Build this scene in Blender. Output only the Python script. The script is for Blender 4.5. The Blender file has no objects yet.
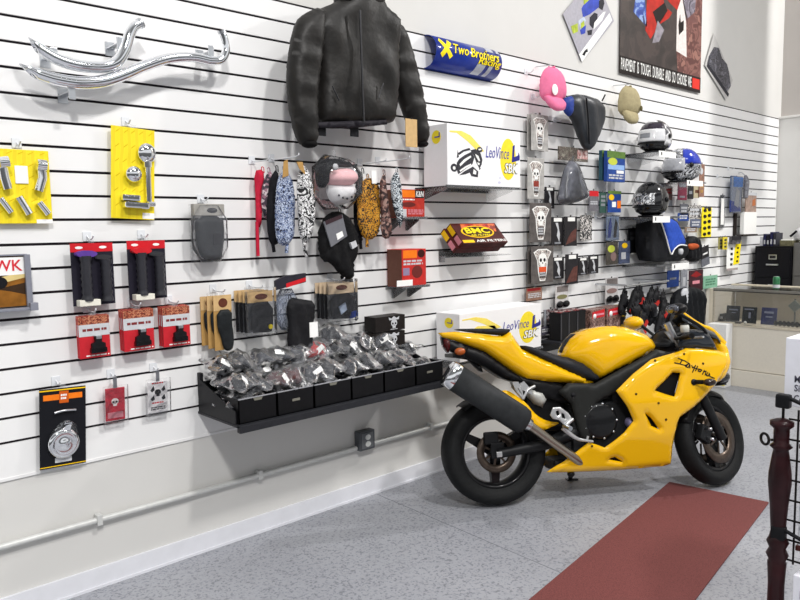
import bpy, bmesh, math, random
from mathutils import Vector, Matrix, geometry
random.seed(7)
SC = bpy.context.scene
COL = SC.collection
PI = math.pi

# ------------------------------------------------------------------ materials
def lin(h):
    h = h.lstrip('#')
    o = []
    for i in (0, 2, 4):
        c = int(h[i:i+2], 16) / 255
        o.append(c / 12.92 if c <= .04045 else ((c + .055) / 1.055) ** 2.4)
    return (o[0], o[1], o[2], 1)

MATS = {}
def mat(name, col, rough=.5, metal=0., var=.06, scale=40, bump=0., bscale=60, coat=0., spec=.2, trans=0., ior=1.45, sheen=0.):
    """procedural principled material: a colour with a slight noise variation and optional bump"""
    if name in MATS: return MATS[name]
    m = bpy.data.materials.new(name); m.use_nodes = True
    nt = m.node_tree; b = nt.nodes['Principled BSDF']
    b.inputs['Roughness'].default_value = rough
    b.inputs['Metallic'].default_value = metal
    b.inputs['Coat Weight'].default_value = coat
    b.inputs['Coat Roughness'].default_value = .06
    b.inputs['Specular IOR Level'].default_value = spec
    b.inputs['Transmission Weight'].default_value = trans
    b.inputs['IOR'].default_value = ior
    tc = nt.nodes.new('ShaderNodeTexCoord')
    c = lin(col)
    nz = nt.nodes.new('ShaderNodeTexNoise'); nz.inputs['Scale'].default_value = scale; nz.inputs['Detail'].default_value = 3
    nt.links.new(tc.outputs['Object'], nz.inputs['Vector'])
    rp = nt.nodes.new('ShaderNodeValToRGB')
    rp.color_ramp.elements[0].position = .3; rp.color_ramp.elements[1].position = .7
    rp.color_ramp.elements[0].color = tuple(max(0, x * (1 - var)) for x in c[:3]) + (1,)
    rp.color_ramp.elements[1].color = tuple(min(1, x * (1 + var)) for x in c[:3]) + (1,)
    nt.links.new(nz.outputs['Fac'], rp.inputs['Fac'])
    nt.links.new(rp.outputs['Color'], b.inputs['Base Color'])
    if bump:
        n2 = nt.nodes.new('ShaderNodeTexNoise'); n2.inputs['Scale'].default_value = bscale; n2.inputs['Detail'].default_value = 4
        nt.links.new(tc.outputs['Object'], n2.inputs['Vector'])
        bp = nt.nodes.new('ShaderNodeBump'); bp.inputs['Strength'].default_value = bump; bp.inputs['Distance'].default_value = .01
        nt.links.new(n2.outputs['Fac'], bp.inputs['Height']); nt.links.new(bp.outputs['Normal'], b.inputs['Normal'])
    MATS[name] = m
    return m

def pattern(name, cols, scale, kind='voronoi', rough=.7, dist=0., stretch=(1, 1, 1), coat=0.):
    """procedural print: flat colours of a voronoi / noise / wave / brick pattern"""
    if name in MATS: return MATS[name]
    m = bpy.data.materials.new(name); m.use_nodes = True
    nt = m.node_tree; b = nt.nodes['Principled BSDF']; b.inputs['Roughness'].default_value = rough
    b.inputs['Coat Weight'].default_value = coat
    tc = nt.nodes.new('ShaderNodeTexCoord')
    mp = nt.nodes.new('ShaderNodeMapping'); mp.inputs['Scale'].default_value = stretch
    nt.links.new(tc.outputs['Object'], mp.inputs['Vector'])
    if kind == 'voronoi':
        t = nt.nodes.new('ShaderNodeTexVoronoi'); t.inputs['Scale'].default_value = scale
        sp = nt.nodes.new('ShaderNodeSeparateColor'); nt.links.new(t.outputs['Color'], sp.inputs['Color']); out = sp.outputs[0]
    elif kind == 'noise':
        t = nt.nodes.new('ShaderNodeTexNoise'); t.inputs['Scale'].default_value = scale; t.inputs['Detail'].default_value = 2
        t.inputs['Distortion'].default_value = dist; out = t.outputs['Fac']
    else:
        t = nt.nodes.new('ShaderNodeTexWave'); t.inputs['Scale'].default_value = scale; t.inputs['Distortion'].default_value = dist
        t.inputs['Detail'].default_value = 1; out = t.outputs['Fac']
    nt.links.new(mp.outputs['Vector'], t.inputs['Vector'])
    rp = nt.nodes.new('ShaderNodeValToRGB'); cr = rp.color_ramp; cr.interpolation = 'CONSTANT'
    n = len(cols); lo, hi = (.0, 1.) if kind == 'voronoi' else (.32, .68)
    while len(cr.elements) < n: cr.elements.new(.5)
    for i, cc in enumerate(cols):
        cr.elements[i].position = 0 if i == 0 else lo + (hi - lo) * i / n
        cr.elements[i].color = lin(cc)
    nt.links.new(out, rp.inputs['Fac']); nt.links.new(rp.outputs['Color'], b.inputs['Base Color'])
    MATS[name] = m
    return m

def film(name, col='#f4f6fb', haze=.06, rough=.1, bump=.4, bscale=40, gloss=1.):
    """thin clear plastic: see-through with fresnel gloss, a crinkle bump and a slight milky haze"""
    if name in MATS: return MATS[name]
    m = bpy.data.materials.new(name); m.use_nodes = True
    nt = m.node_tree; nt.nodes.remove(nt.nodes['Principled BSDF']); out = nt.nodes['Material Output']
    N = nt.nodes.new; L = nt.links.new
    tr = N('ShaderNodeBsdfTransparent'); gl = N('ShaderNodeBsdfGlossy'); df = N('ShaderNodeBsdfDiffuse')
    gl.inputs['Roughness'].default_value = rough; df.inputs['Color'].default_value = lin(col)
    tc = N('ShaderNodeTexCoord'); nz = N('ShaderNodeTexNoise'); nz.inputs['Scale'].default_value = bscale; nz.inputs['Detail'].default_value = 2
    bp = N('ShaderNodeBump'); bp.inputs['Strength'].default_value = bump; bp.inputs['Distance'].default_value = .02
    L(tc.outputs['Object'], nz.inputs['Vector']); L(nz.outputs['Fac'], bp.inputs['Height'])
    fr = N('ShaderNodeFresnel'); fr.inputs['IOR'].default_value = 1.0+.45*gloss
    for q in (gl, fr): L(bp.outputs['Normal'], q.inputs['Normal'])
    m1 = N('ShaderNodeMixShader'); m2 = N('ShaderNodeMixShader'); m1.inputs['Fac'].default_value = haze
    L(tr.outputs['BSDF'], m1.inputs[1]); L(df.outputs['BSDF'], m1.inputs[2])
    L(fr.outputs['Fac'], m2.inputs['Fac']); L(m1.outputs['Shader'], m2.inputs[1]); L(gl.outputs['BSDF'], m2.inputs[2])
    L(m2.outputs['Shader'], out.inputs['Surface'])
    MATS[name] = m
    return m

WHITE = mat('white_card', '#f2f2f0', .45, var=.02)
PAPER = mat('white_paper', '#efefec', .7, var=.02)
BLACK = mat('black_plastic', '#17171a', .42, var=.15)
BLACKG = mat('gloss_black', '#0d0d10', .18, var=.1, coat=.4)
INK = mat('black_ink', '#141418', .6)
DGREY = mat('dark_grey_plastic', '#37383c', .5, var=.12)
GREY = mat('grey_print', '#8d9096', .55)
LGREY = mat('light_grey_print', '#c3c5c9', .55)
CHROME = mat('chrome', '#f0f2f5', .07, 1., var=.01)
SATIN = mat('satin_metal', '#cfd2d6', .28, 1., var=.05)
STEEL = mat('brushed_steel', '#a59c90', .28, 1., var=.12, scale=90)
RED = mat('red_print', '#c8222b', .45)
DRED = mat('dark_red_print', '#8c1c1f', .5)
YEL = mat('yellow_print', '#f7e01c', .5)
GOLD = mat('gold_print', '#f5c518', .5)
ORANGE = mat('orange_print', '#f07a1a', .5)
BLUE = mat('blue_print', '#2446a6', .5)
NAVY = mat('navy_print', '#20306c', .4)
PURPLE = mat('purple_print', '#5a3d92', .5)
KRAFT = mat('kraft_card', '#c9a877', .75, var=.08)
TAN = mat('tan_card', '#b08a52', .75, var=.08)
BROWN = mat('brown_print', '#5e3324', .6, var=.2)
GREEN = mat('green_print', '#4d8c62', .5)
CLEAR = film('clear_plastic', '#eef1f6', .10, .1, .15, 20)
CRINKLE = film('crinkled_plastic', '#c6c9d2', .09, .28, .6, 26, .62)
ACRYL = film('acrylic', '#e4e8ee', .10, .08, .0, 10)

# ------------------------------------------------------------------ mesh helpers
WPOS = {}
class MB:
    def __init__(s): s.v, s.f, s.sm, s.mi = [], [], [], []; s.cur = 0
    def add(s, vs, fs, smooth=False, M=None):
        b = len(s.v)
        s.v += [tuple(M @ Vector(p)) if M is not None else tuple(p) for p in vs]
        for f in fs: s.f.append(tuple(b + i for i in f)); s.sm.append(smooth); s.mi.append(s.cur)
        return s
    def box(s, x0, x1, y0, y1, z0, z1, M=None, bev=0.):
        x0, x1 = min(x0, x1), max(x0, x1); y0, y1 = min(y0, y1), max(y0, y1); z0, z1 = min(z0, z1), max(z0, z1)
        if bev:
            bev = min(bev, .45 * min(x1-x0, y1-y0, z1-z0))
            bm = bmesh.new(); bmesh.ops.create_cube(bm, size=1)
            for v in bm.verts: v.co = Vector(((x0+x1)/2+v.co.x*(x1-x0), (y0+y1)/2+v.co.y*(y1-y0), (z0+z1)/2+v.co.z*(z1-z0)))
            bmesh.ops.bevel(bm, geom=bm.edges[:], offset=bev, segments=2, profile=.6, affect='EDGES')
            bm.verts.index_update()
            s.add([v.co[:] for v in bm.verts], [[v.index for v in f.verts] for f in bm.faces], False, M); bm.free(); return s
        v = [(x, y, z) for x in (x0, x1) for y in (y0, y1) for z in (z0, z1)]
        return s.add(v, [(0,1,3,2),(4,6,7,5),(0,4,5,1),(2,3,7,6),(0,2,6,4),(1,5,7,3)], False, M)
    def prism(s, pts, y0, y1, M=None):
        """polygon in x,z pushed from y0 to y1"""
        n = len(pts)
        v = [(x, y0, z) for x, z in pts] + [(x, y1, z) for x, z in pts]
        f = [tuple(range(n)), tuple(range(2*n-1, n-1, -1))] + [(i, i+n, (i+1) % n + n, (i+1) % n) for i in range(n)]
        return s.add(v, f, False, M)
    def tube(s, path, r, n=12, M=None, smooth=4, caps=True):
        P = [Vector(p) for p in path]; R = list(r) if isinstance(r, (list, tuple)) else [r] * len(P)
        if smooth > 1 and len(P) > 2:
            Q, RR = [], []
            for i in range(len(P) - 1):
                p0, p1, p2, p3 = P[max(i-1, 0)], P[i], P[i+1], P[min(i+2, len(P)-1)]
                for k in range(smooth):
                    t = k / smooth
                    Q.append(.5 * ((2*p1) + (-p0+p2)*t + (2*p0-5*p1+4*p2-p3)*t*t + (-p0+3*p1-3*p2+p3)*t**3)); RR.append(R[i]+(R[i+1]-R[i])*t)
            Q.append(P[-1]); RR.append(R[-1]); P, R = Q, RR
        vs, fs = [], []; up = None
        for i, p in enumerate(P):
            d = (P[min(i+1, len(P)-1)] - P[max(i-1, 0)]).normalized()
            if up is None:
                up = Vector((0, 0, 1)) if abs(d.z) < .9 else Vector((0, 1, 0))
            a = d.cross(up).normalized(); up = a.cross(d).normalized()
            for k in range(n):
                t = 2*PI*k/n; vs.append(tuple(p + (a*math.cos(t) + up*math.sin(t)) * R[i]))
        m = len(P)
        for i in range(m-1):
            for k in range(n): fs.append((i*n+k, i*n+(k+1) % n, (i+1)*n+(k+1) % n, (i+1)*n+k))
        s.add(vs, fs, True, M)
        if caps: s.add(vs[:n], [tuple(range(n-1, -1, -1))], False, M); s.add(vs[-n:], [tuple(range(n))], False, M)
        return s
    def lathe(s, prof, M=None, n=32, closed=False, arc=None):
        """profile of (radius, height) spun about local z"""
        vs, fs = [], []; m = len(prof); full = arc is None; a0, a1 = (0, 2*PI) if full else arc
        k1 = n if full else n + 1
        for k in range(k1):
            t = a0 + (a1-a0)*k/n
            for r, h in prof: vs.append((r*math.cos(t), r*math.sin(t), h))
        for k in range(n):
            k2 = (k+1) % k1
            for i in range(m if closed else m-1):
                j = (i+1) % m; fs.append((k*m+i, k2*m+i, k2*m+j, k*m+j))
        return s.add(vs, fs, True, M)
    def ball(s, c, rx, ry=None, rz=None, n=16, m=10, M=None, fn=None):
        ry = rx if ry is None else ry; rz = rx if rz is None else rz
        vs, fs = [], []
        for i in range(m+1):
            a = PI*i/m
            for k in range(n):
                t = 2*PI*k/n; p = Vector((math.sin(a)*math.cos(t), math.sin(a)*math.sin(t), math.cos(a)))
                if fn: p = Vector(fn(p))
                vs.append((c[0]+rx*p.x, c[1]+ry*p.y, c[2]+rz*p.z))
        for i in range(m):
            for k in range(n): fs.append((i*n+k, (i+1)*n+k, (i+1)*n+(k+1) % n, i*n+(k+1) % n))
        return s.add(vs, fs, True, M)
    def disc(s, c, r, axis='y', h=.004, n=24):
        x, y, z = c
        M = Matrix.Translation(c) @ {'y': Matrix.Rotation(PI/2, 4, 'X'), 'x': Matrix.Rotation(PI/2, 4, 'Y'), 'z': Matrix.Identity(4)}[axis]
        return s.lathe([(0, -h/2), (r, -h/2), (r, h/2), (0, h/2)], M, n)
    def text(s, txt, x0, x1, z0, z1, y, ext=.0008, shear=0., bold=0., fmap=None, M=None):
        vs, fs = glyphs(txt, shear, bold, ext)
        ax, bx = min(p[0] for p in vs), max(p[0] for p in vs); az, bz = min(p[1] for p in vs), max(p[1] for p in vs)
        o = []
        for p in vs:
            q = (x0+(p[0]-ax)/(bx-ax)*(x1-x0), y-p[2], z0+(p[1]-az)/(bz-az)*(z1-z0))
            o.append(fmap(*q) if fmap else q)
        return s.add(o, fs, False, M)
    def stroke(s, pts, w, y, fmap=None, h=.001):
        """flat pen stroke in x,z"""
        for (a, b), (c, d) in zip(pts, pts[1:]):
            L = math.hypot(c-a, d-b) or 1e-6; ex, ez = (c-a)/L*w*.4, (d-b)/L*w*.4; nx, nz = -(d-b)/L*w/2, (c-a)/L*w/2
            q = [(a-ex+nx, b-ez+nz), (a-ex-nx, b-ez-nz), (c+ex-nx, d+ez-nz), (c+ex+nx, d+ez+nz)]
            f = fmap or (lambda x, y, z: (x, y, z))
            v = [f(x, y, z) for x, z in q] + [f(x, y+h, z) for x, z in q]
            s.add(v, [(0,1,2,3),(7,6,5,4),(0,4,5,1),(1,5,6,2),(2,6,7,3),(3,7,4,0)])
        return s
    def build(s, name, m, parent=None, M=None, base=True, weld=False):
        me = bpy.data.meshes.new(name)
        me.from_pydata(s.v, [], s.f)
        me.polygons.foreach_set('use_smooth', s.sm)
        ms = m if isinstance(m, (list, tuple)) else [m]
        for q in ms: me.materials.append(q)
        if len(ms) > 1: me.polygons.foreach_set('material_index', s.mi)
        bm = bmesh.new(); bm.from_mesh(me)
        if weld: bmesh.ops.remove_doubles(bm, verts=bm.verts, dist=1e-5)
        bmesh.ops.recalc_face_normals(bm, faces=bm.faces)
        bm.to_mesh(me); bm.free()
        if M is not None: me.transform(M)
        lo = [min(v.co[i] for v in me.vertices) for i in range(3)]; hi = [max(v.co[i] for v in me.vertices) for i in range(3)]
        c = Vector(((lo[0]+hi[0])/2, (lo[1]+hi[1])/2, lo[2] if base else (lo[2]+hi[2])/2))
        me.transform(Matrix.Translation(-c))
        o = bpy.data.objects.new(name, me); COL.objects.link(o)
        WPOS[o.name] = c
        if parent is not None:
            o.parent = parent; o.location = c - WPOS[parent.name]
        else: o.location = c
        return o

GL = {}
def glyphs(txt, shear, bold, ext):
    k = (txt, shear, bold)
    if k not in GL:
        cu = bpy.data.curves.new('lettering', 'FONT'); cu.body = txt; cu.shear = shear; cu.offset = bold; cu.resolution_u = 2
        o = bpy.data.objects.new('lettering', cu)
        me = o.to_mesh(); GL[k] = ([tuple(v.co) for v in me.vertices], [tuple(p.vertices) for p in me.polygons])
        o.to_mesh_clear(); bpy.data.objects.remove(o); bpy.data.curves.remove(cu)
    vs, fs = GL[k]; n = len(vs)
    cnt = {}
    for f in fs:
        for a, b in zip(f, f[1:] + f[:1]): cnt[(a, b)] = 1
    rim = [(a, b) for (a, b) in cnt if (b, a) not in cnt]
    V = [(x, y, ext) for x, y, z in vs] + [(x, y, 0) for x, y, z in vs]
    F = list(fs) + [tuple(i+n for i in reversed(f)) for f in fs] + [(b, a, a+n, b+n) for a, b in rim]
    return V, F

def inside(p, poly):
    x, y = p; c = False; n = len(poly); j = n-1
    for i in range(n):
        a, b = poly[i], poly[j]
        if (a[1] > y) != (b[1] > y) and x < (b[0]-a[0])*(y-a[1])/(b[1]-a[1])+a[0]: c = not c
        j = i
    return c
def segd(p, a, b):
    dx, dy = b[0]-a[0], b[1]-a[1]; L = dx*dx+dy*dy
    t = 0 if L == 0 else max(0, min(1, ((p[0]-a[0])*dx+(p[1]-a[1])*dy)/L))
    return math.hypot(p[0]-a[0]-t*dx, p[1]-a[1]-t*dy)
def resample(poly, s):
    o = []
    for a, b in zip(poly, poly[1:]+poly[:1]):
        L = math.hypot(b[0]-a[0], b[1]-a[1]); n = max(1, int(round(L/s)))
        o += [(a[0]+(b[0]-a[0])*k/n, a[1]+(b[1]-a[1])*k/n) for k in range(n)]
    return o
def soften(poly, it=1):
    """round the corners of an outline (Chaikin)"""
    for _ in range(it):
        o = []
        for a, b in zip(poly, poly[1:]+poly[:1]):
            o += [(a[0]*.75+b[0]*.25, a[1]*.75+b[1]*.25), (a[0]*.25+b[0]*.75, a[1]*.25+b[1]*.75)]
        poly = o
    return poly
def mesh2d(outline, holes=(), s=.02):
    loops = [resample(list(l), s) for l in [outline] + list(holes)]
    pts, edges = [], []
    for l in loops:
        b = len(pts); pts += l; edges += [(b+i, b+(i+1) % len(l)) for i in range(len(l))]
    nb = len(pts); B = list(pts)
    xs = [p[0] for p in loops[0]]; ys = [p[1] for p in loops[0]]
    segs = [(pts[a], pts[b]) for a, b in edges]
    r = 0; y = min(ys) + s*.5
    while y < max(ys):
        x = min(xs) + (s*.5 if r % 2 else 0)
        while x < max(xs):
            p = (x, y)
            if inside(p, loops[0]) and not any(inside(p, h) for h in loops[1:]):
                if min(segd(p, a, b) for a, b in segs) > s*.55: pts.append(p)
            x += s
        y += s*.87; r += 1
    V, E_, F, *_ = geometry.delaunay_2d_cdt([Vector(p) for p in pts], edges, [], 0, 1e-7)
    V = [(v.x, v.y) for v in V]; out = []
    for f in F:
        c = (sum(V[i][0] for i in f)/len(f), sum(V[i][1] for i in f)/len(f))
        if inside(c, loops[0]) and not any(inside(c, h) for h in loops[1:]): out.append(tuple(f))
    D = [min(segd(p, a, b) for a, b in segs) for p in V]
    D = [0 if d < 1e-5 else d for d in D]
    return V, out, D
def rims(F):
    e = {}
    for f in F:
        for a, b in zip(f, f[1:]+f[:1]): e[(a, b)] = 1
    return [(a, b) for a, b in e if (b, a) not in e]
def inflate(mb, outline, hw, yc=0., r=.03, edge=.25, s=.02, back=1., holes=(), wave=None, M=None):
    """solid from a side outline in x,z: half thickness hw(x,z), edges rounded over r"""
    V, F, D = mesh2d(outline, holes, s)
    H = hw if callable(hw) else (lambda x, z: hw)
    Y = yc if callable(yc) else (lambda x, z: yc)
    n = len(V); fr, bk = [], []
    for (x, z), d in zip(V, D):
        t = min(d/r, 1.); f = edge+(1-edge)*math.sqrt(max(0, 1-(1-t)**2)); h = H(x, z)
        w = wave(x, z)*t if wave else 0
        fr.append((x, Y(x, z)-h*f-w, z)); bk.append((x, Y(x, z)+h*f*back-w*.3, z))
    faces = list(F)+[tuple(i+n for i in reversed(f)) for f in F]+[(b, a, a+n, b+n) for a, b in rims(F)]
    return mb.add(fr+bk, faces, True, M)
def shell(mb, outline, yf, th=.006, r=.02, roll=.02, holes=(), s=.02, sides=(-1,)):
    """panel on the surface y = side*yf(x,z), edges rolled inwards"""
    V, F, D = mesh2d(outline, holes, s); n = len(V)
    for sd in sides:
        a, b = [], []
        for (x, z), d in zip(V, D):
            t = min(d/r, 1.); f = 1-math.sqrt(max(0, 1-(1-t)**2))
            y = yf(x, z)-roll*f; a.append((x, sd*y, z)); b.append((x, sd*(y-th), z))
        mb.add(a+b, list(F)+[tuple(i+n for i in reversed(f)) for f in F]+[(q, p, p+n, q+n) for p, q in rims(F)], True)
    return mb
def ell(cx, cz, rx, rz, n=20, a=0): return [(cx+rx*math.cos(2*PI*k/n+a), cz+rz*math.sin(2*PI*k/n+a)) for k in range(n)]

def tag(o, label, cat, group=None, kind=None):
    o['label'] = label; o['category'] = cat
    if group: o['group'] = group
    if kind: o['kind'] = kind
    return o
def struct(mb, name, m, label=None, cat=None):
    o = mb.build(name, m); o['kind'] = 'structure'
    o['label'] = label; o['category'] = cat
    return o
def empty(name, loc, label, cat, group=None, rot=None):
    o = bpy.data.objects.new(name, None); COL.objects.link(o); o.location = loc; o.empty_display_size = .1
    if rot is not None: o.rotation_euler = rot
    WPOS[o.name] = Vector(loc)
    return tag(o, label, cat, group)
def dup(o, off, label=None, parent=None):
    c = o.copy(); COL.objects.link(c)
    if parent is None:
        c.location = o.location + Vector(off)
        if label: c['label'] = label
    else: c.parent = parent
    for ch in o.children: dup(ch, off, None, c)
    return c
def turn(o, ax, deg):
    r = list(o.rotation_euler); r['xyz'.index(ax)] += math.radians(deg); o.rotation_euler = r
    return o
def lerp(t, pts):
    if t <= pts[0][0]: return pts[0][1]
    for (a, b), (c, d) in zip(pts, pts[1:]):
        if t <= c: return b+(d-b)*(t-a)/(c-a)
    return pts[-1][1]

# packs hung on the wall: a card with parts laid out in its own 0..1 face coordinates
def pack(name, label, cat, rc, off, th, m, parts=(), group=None, rot=0, hang=True, bev=.002, tilt=0):
    x0, x1, z0, z1 = rc; W, Hh = x1-x0, z1-z0
    root = MB().box(x0, x1, -off, -off+th, z0, z1, bev=bev).build(name, m)
    tag(root, label, cat, group)
    X = lambda u: x0+u*W
    Z = lambda v: z0+v*Hh
    for p in parts:
        k, pn = p[0], p[1]; b = MB(); lab = None
        if k == 'rect':
            u0, v0, u1, v1, pm, d = p[2:8]; b.box(X(u0), X(u1), -off-d, -off+.0004, Z(v0), Z(v1), bev=min(.003, d*.4) if d > .004 else 0)
        elif k == 'dome':
            uc, vc, ru, rv, pm, d = p[2:8]; b.ball((X(uc), -off, Z(vc)), ru*W, d, rv*Hh, 18, 10)
        elif k == 'bar':
            u0, v0, u1, v1, r, pm, d = p[2:9]; a, c = Vector((X(u0), -off-d, Z(v0))), Vector((X(u1), -off-d, Z(v1)))
            b.tube([a, c], r, 14)
        elif k == 'grip':
            u0, v0, u1, v1, r, pm, d = p[2:9]; n = 14; P, R = [], []
            for i in range(n+1):
                t = i/n; P.append((X(u0+(u1-u0)*t), -off-d, Z(v0+(v1-v0)*t))); R.append(r*(1.12 if i % 2 else .9) if 0 < i < n-1 else r*1.15)
            b.tube(P, R, 16, smooth=1)
        elif k == 'text':
            s_, u0, v0, u1, v1, pm = p[1:7]; pn = 'lettering'; sh = p[7] if len(p) > 7 else 0; dd = p[8] if len(p) > 8 else 0
            b.text(s_, X(u0), X(u1), Z(v0), Z(v1), -off-dd, .0012, sh, .012)
        elif k == 'lines':
            u0, v0, u1, v1, nr, pm, d = p[2:9]; rr = random.Random(pn+str(u0)); hh = (v1-v0)/nr
            for i in range(nr):
                u = u0
                while u < u1-.02:
                    w = rr.uniform(.05, .16)*(u1-u0)/.6; b.box(X(u), X(min(u+w, u1)), -off-d, -off, Z(v0+hh*(i+.2)), Z(v0+hh*(i+.8))); u += w*1.25
        elif k == 'poly':
            pts, pm, d = p[2:5]; b.prism([(X(u), Z(v)) for u, v in pts], -off-d, -off+.0004)
        elif k == 'oval':
            uc, vc, ru, rv, pm, d = p[2:8]; b.prism(ell(X(uc), Z(vc), ru*W, rv*Hh, 24), -off-d, -off+.0004)
        elif k == 'puff':
            pts, pm, d = p[2:5]; inflate(b, soften([(X(u), Z(v)) for u, v in pts], 1), d, -off-d*.9, r=min(W, Hh)*.2, edge=.2, s=min(W, Hh)*.1)
        elif k == 'skull':
            uc, vc, ru, pm, d = p[2:7]; r = ru*W; cx, cz = X(uc), Z(vc)
            b.prism([(cx+r*a, cz+r*c) for a, c in [(-.95,.2),(-.8,.75),(-.35,1.05),(.35,1.05),(.8,.75),(.95,.2),(.8,-.25),(.5,-.4),(.45,-.95),(-.45,-.95),(-.5,-.4),(-.8,-.25)]], -off-d, -off)
            e = MB()
            for sx in (-1, 1): e.prism(ell(cx+sx*.42*r, cz+.12*r, .26*r, .26*r, 12), -off-d-.0006, -off-d+.0003)
            e.prism([(cx, cz-.1*r), (cx+.14*r, cz-.36*r), (cx-.14*r, cz-.36*r)], -off-d-.0006, -off-d+.0003)
            q = b.build(pn, pm, root); e.build('eye_socket', INK, q); continue
        b.build(pn, pm, root)
    if hang:
        xc = (x0+x1)/2
        MB().box(xc-.012, xc+.012, -off+th*.3, -off+th*.3+.0012, z1-.004, z1+.014).build('hang_tab', CLEAR, root)
    if rot: turn(root, 'y', rot)
    if tilt: turn(root, 'x', tilt)
    return root

HOOKM = mat('hook_plastic', '#dfe2e6', .25, var=.02)
def hook(rc, off, what, group=None):
    """slatwall hook whose arm runs just above a pack's hang tab"""
    x0, x1, z0, z1 = rc; xc = (x0+x1)/2; z = z1+.018
    b = MB(); b.tube([(xc, -.004, z+.012), (xc, -.03, z), (xc, -off-.01, z), (xc, -off-.03, z+.014)], .0032, 8, smooth=3)
    b.box(xc-.018, xc+.018, -.005, .0, z-.01, z+.03, bev=.001)
    o = b.build('display_hook', HOOKM)
    return tag(o, what, 'hook', 'slatwall hooks')
def cloth(name, label, cat, pts, off, hw, m, group=None, r=.02, amp=.008, freq=90, s=.016, parts=(), soft=1, seed=0):
    ph = seed*1.7
    w = lambda x, z: amp*math.sin(freq*(x+.25*z)+ph)+amp*.5*math.sin(freq*1.9*x-40*z+ph*2)
    b = MB(); inflate(b, soften(pts, soft), hw, -off, r=r, edge=.15, s=s, wave=w)
    o = b.build(name, m); tag(o, label, cat, group)
    tx, tz = max(pts, key=lambda p: p[1])
    q = MB(); q.tube([(tx-.006, -off, tz-.02), (tx-.006, -off+.004, tz+.008), (tx+.006, -off+.004, tz+.008), (tx+.006, -off, tz-.02)], .0025, 6, smooth=3); q.build('hang_loop', m, o)
    return o

# ------------------------------------------------------------------ camera
cam = bpy.data.cameras.new('camera'); co = bpy.data.objects.new('camera', cam); COL.objects.link(co); SC.camera = co
cam.sensor_width = 36; cam.lens = 720/800*36; cam.clip_end = 60
co.matrix_world = Matrix([[0.7355204, 0.0791482, -0.6728635, 0.0], [-0.677299, 0.0615556, -0.7331282, -3.23973], [-0.0166073, 0.9949605, 0.0988824, 1.59624], [0, 0, 0, 1]])

# ------------------------------------------------------------------ setting
GRV = 0.1016
Z0 = 2.4700                    # height of the first counted groove
ZT, ZB = Z0+3*GRV, .596        # top and bottom of the slatted panel
WALLM = mat('slat_wall_paint', '#e9e9e9', .42, var=.012, scale=6)
UPW = mat('wall_paint', '#d3d2cf', .65, var=.015, scale=4)
GROOVE = mat('groove_dark', '#201a20', .6)
XL, XR = -1.2, 8.93
b = MB()
g = .0058
zs = [Z0-i*GRV for i in range(-3, 18)]
# slat faces between grooves, each groove a recessed channel
tops = zs
for i, z in enumerate(tops):
    nxt = tops[i+1] if i+1 < len(tops) else None
    hi_, lo_ = z-g, (nxt+g) if nxt else ZB
    b.cur = 0
    b.box(XL, XR, 0, .016, lo_, hi_)
    b.cur = 1
    b.box(XL, XR, .0095, .016, z-g, z+g)
b.cur = 2
b.box(XL, 9.0, .004, .06, 0, ZB)
b.box(XL, 12.0, .004, .06, ZT+g, 5.2)
b.box(XL, XR+.02, .016, .06, ZB, ZT+g)
b.cur = 0
b.box(XL, XR, -.004, .004, ZB-.012, ZB)
struct(b, 'wall_left', [WALLM, GROOVE, UPW], 'white slatwall with dark horizontal grooves and plain wall above and below', 'wall')
b = MB(); b.box(8.95, 9.02, -6.5, .06, 0, 2.79); b.cur = 1; b.box(8.99, 9.06, -6.5, .06, 2.79, 5.2)
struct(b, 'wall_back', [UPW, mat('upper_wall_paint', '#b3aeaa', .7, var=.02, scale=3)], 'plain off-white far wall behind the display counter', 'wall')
b = MB(); b.box(8.93, 8.99, -6.5, 0, 2.775, 2.80, bev=.004)
struct(b, 'trim_1', UPW, 'thin ledge running along the far wall', 'trim')
b = MB(); b.box(XL, 8.9, -.010, .0035, 0, .094)
b.box(XL, 8.9, -.016, .0, .0, .012)
struct(b, 'baseboard_left', mat('baseboard_paint', '#dfe0e6', .45, var=.03, scale=12), 'pale grey painted baseboard under the slatted panel', 'baseboard')

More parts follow.
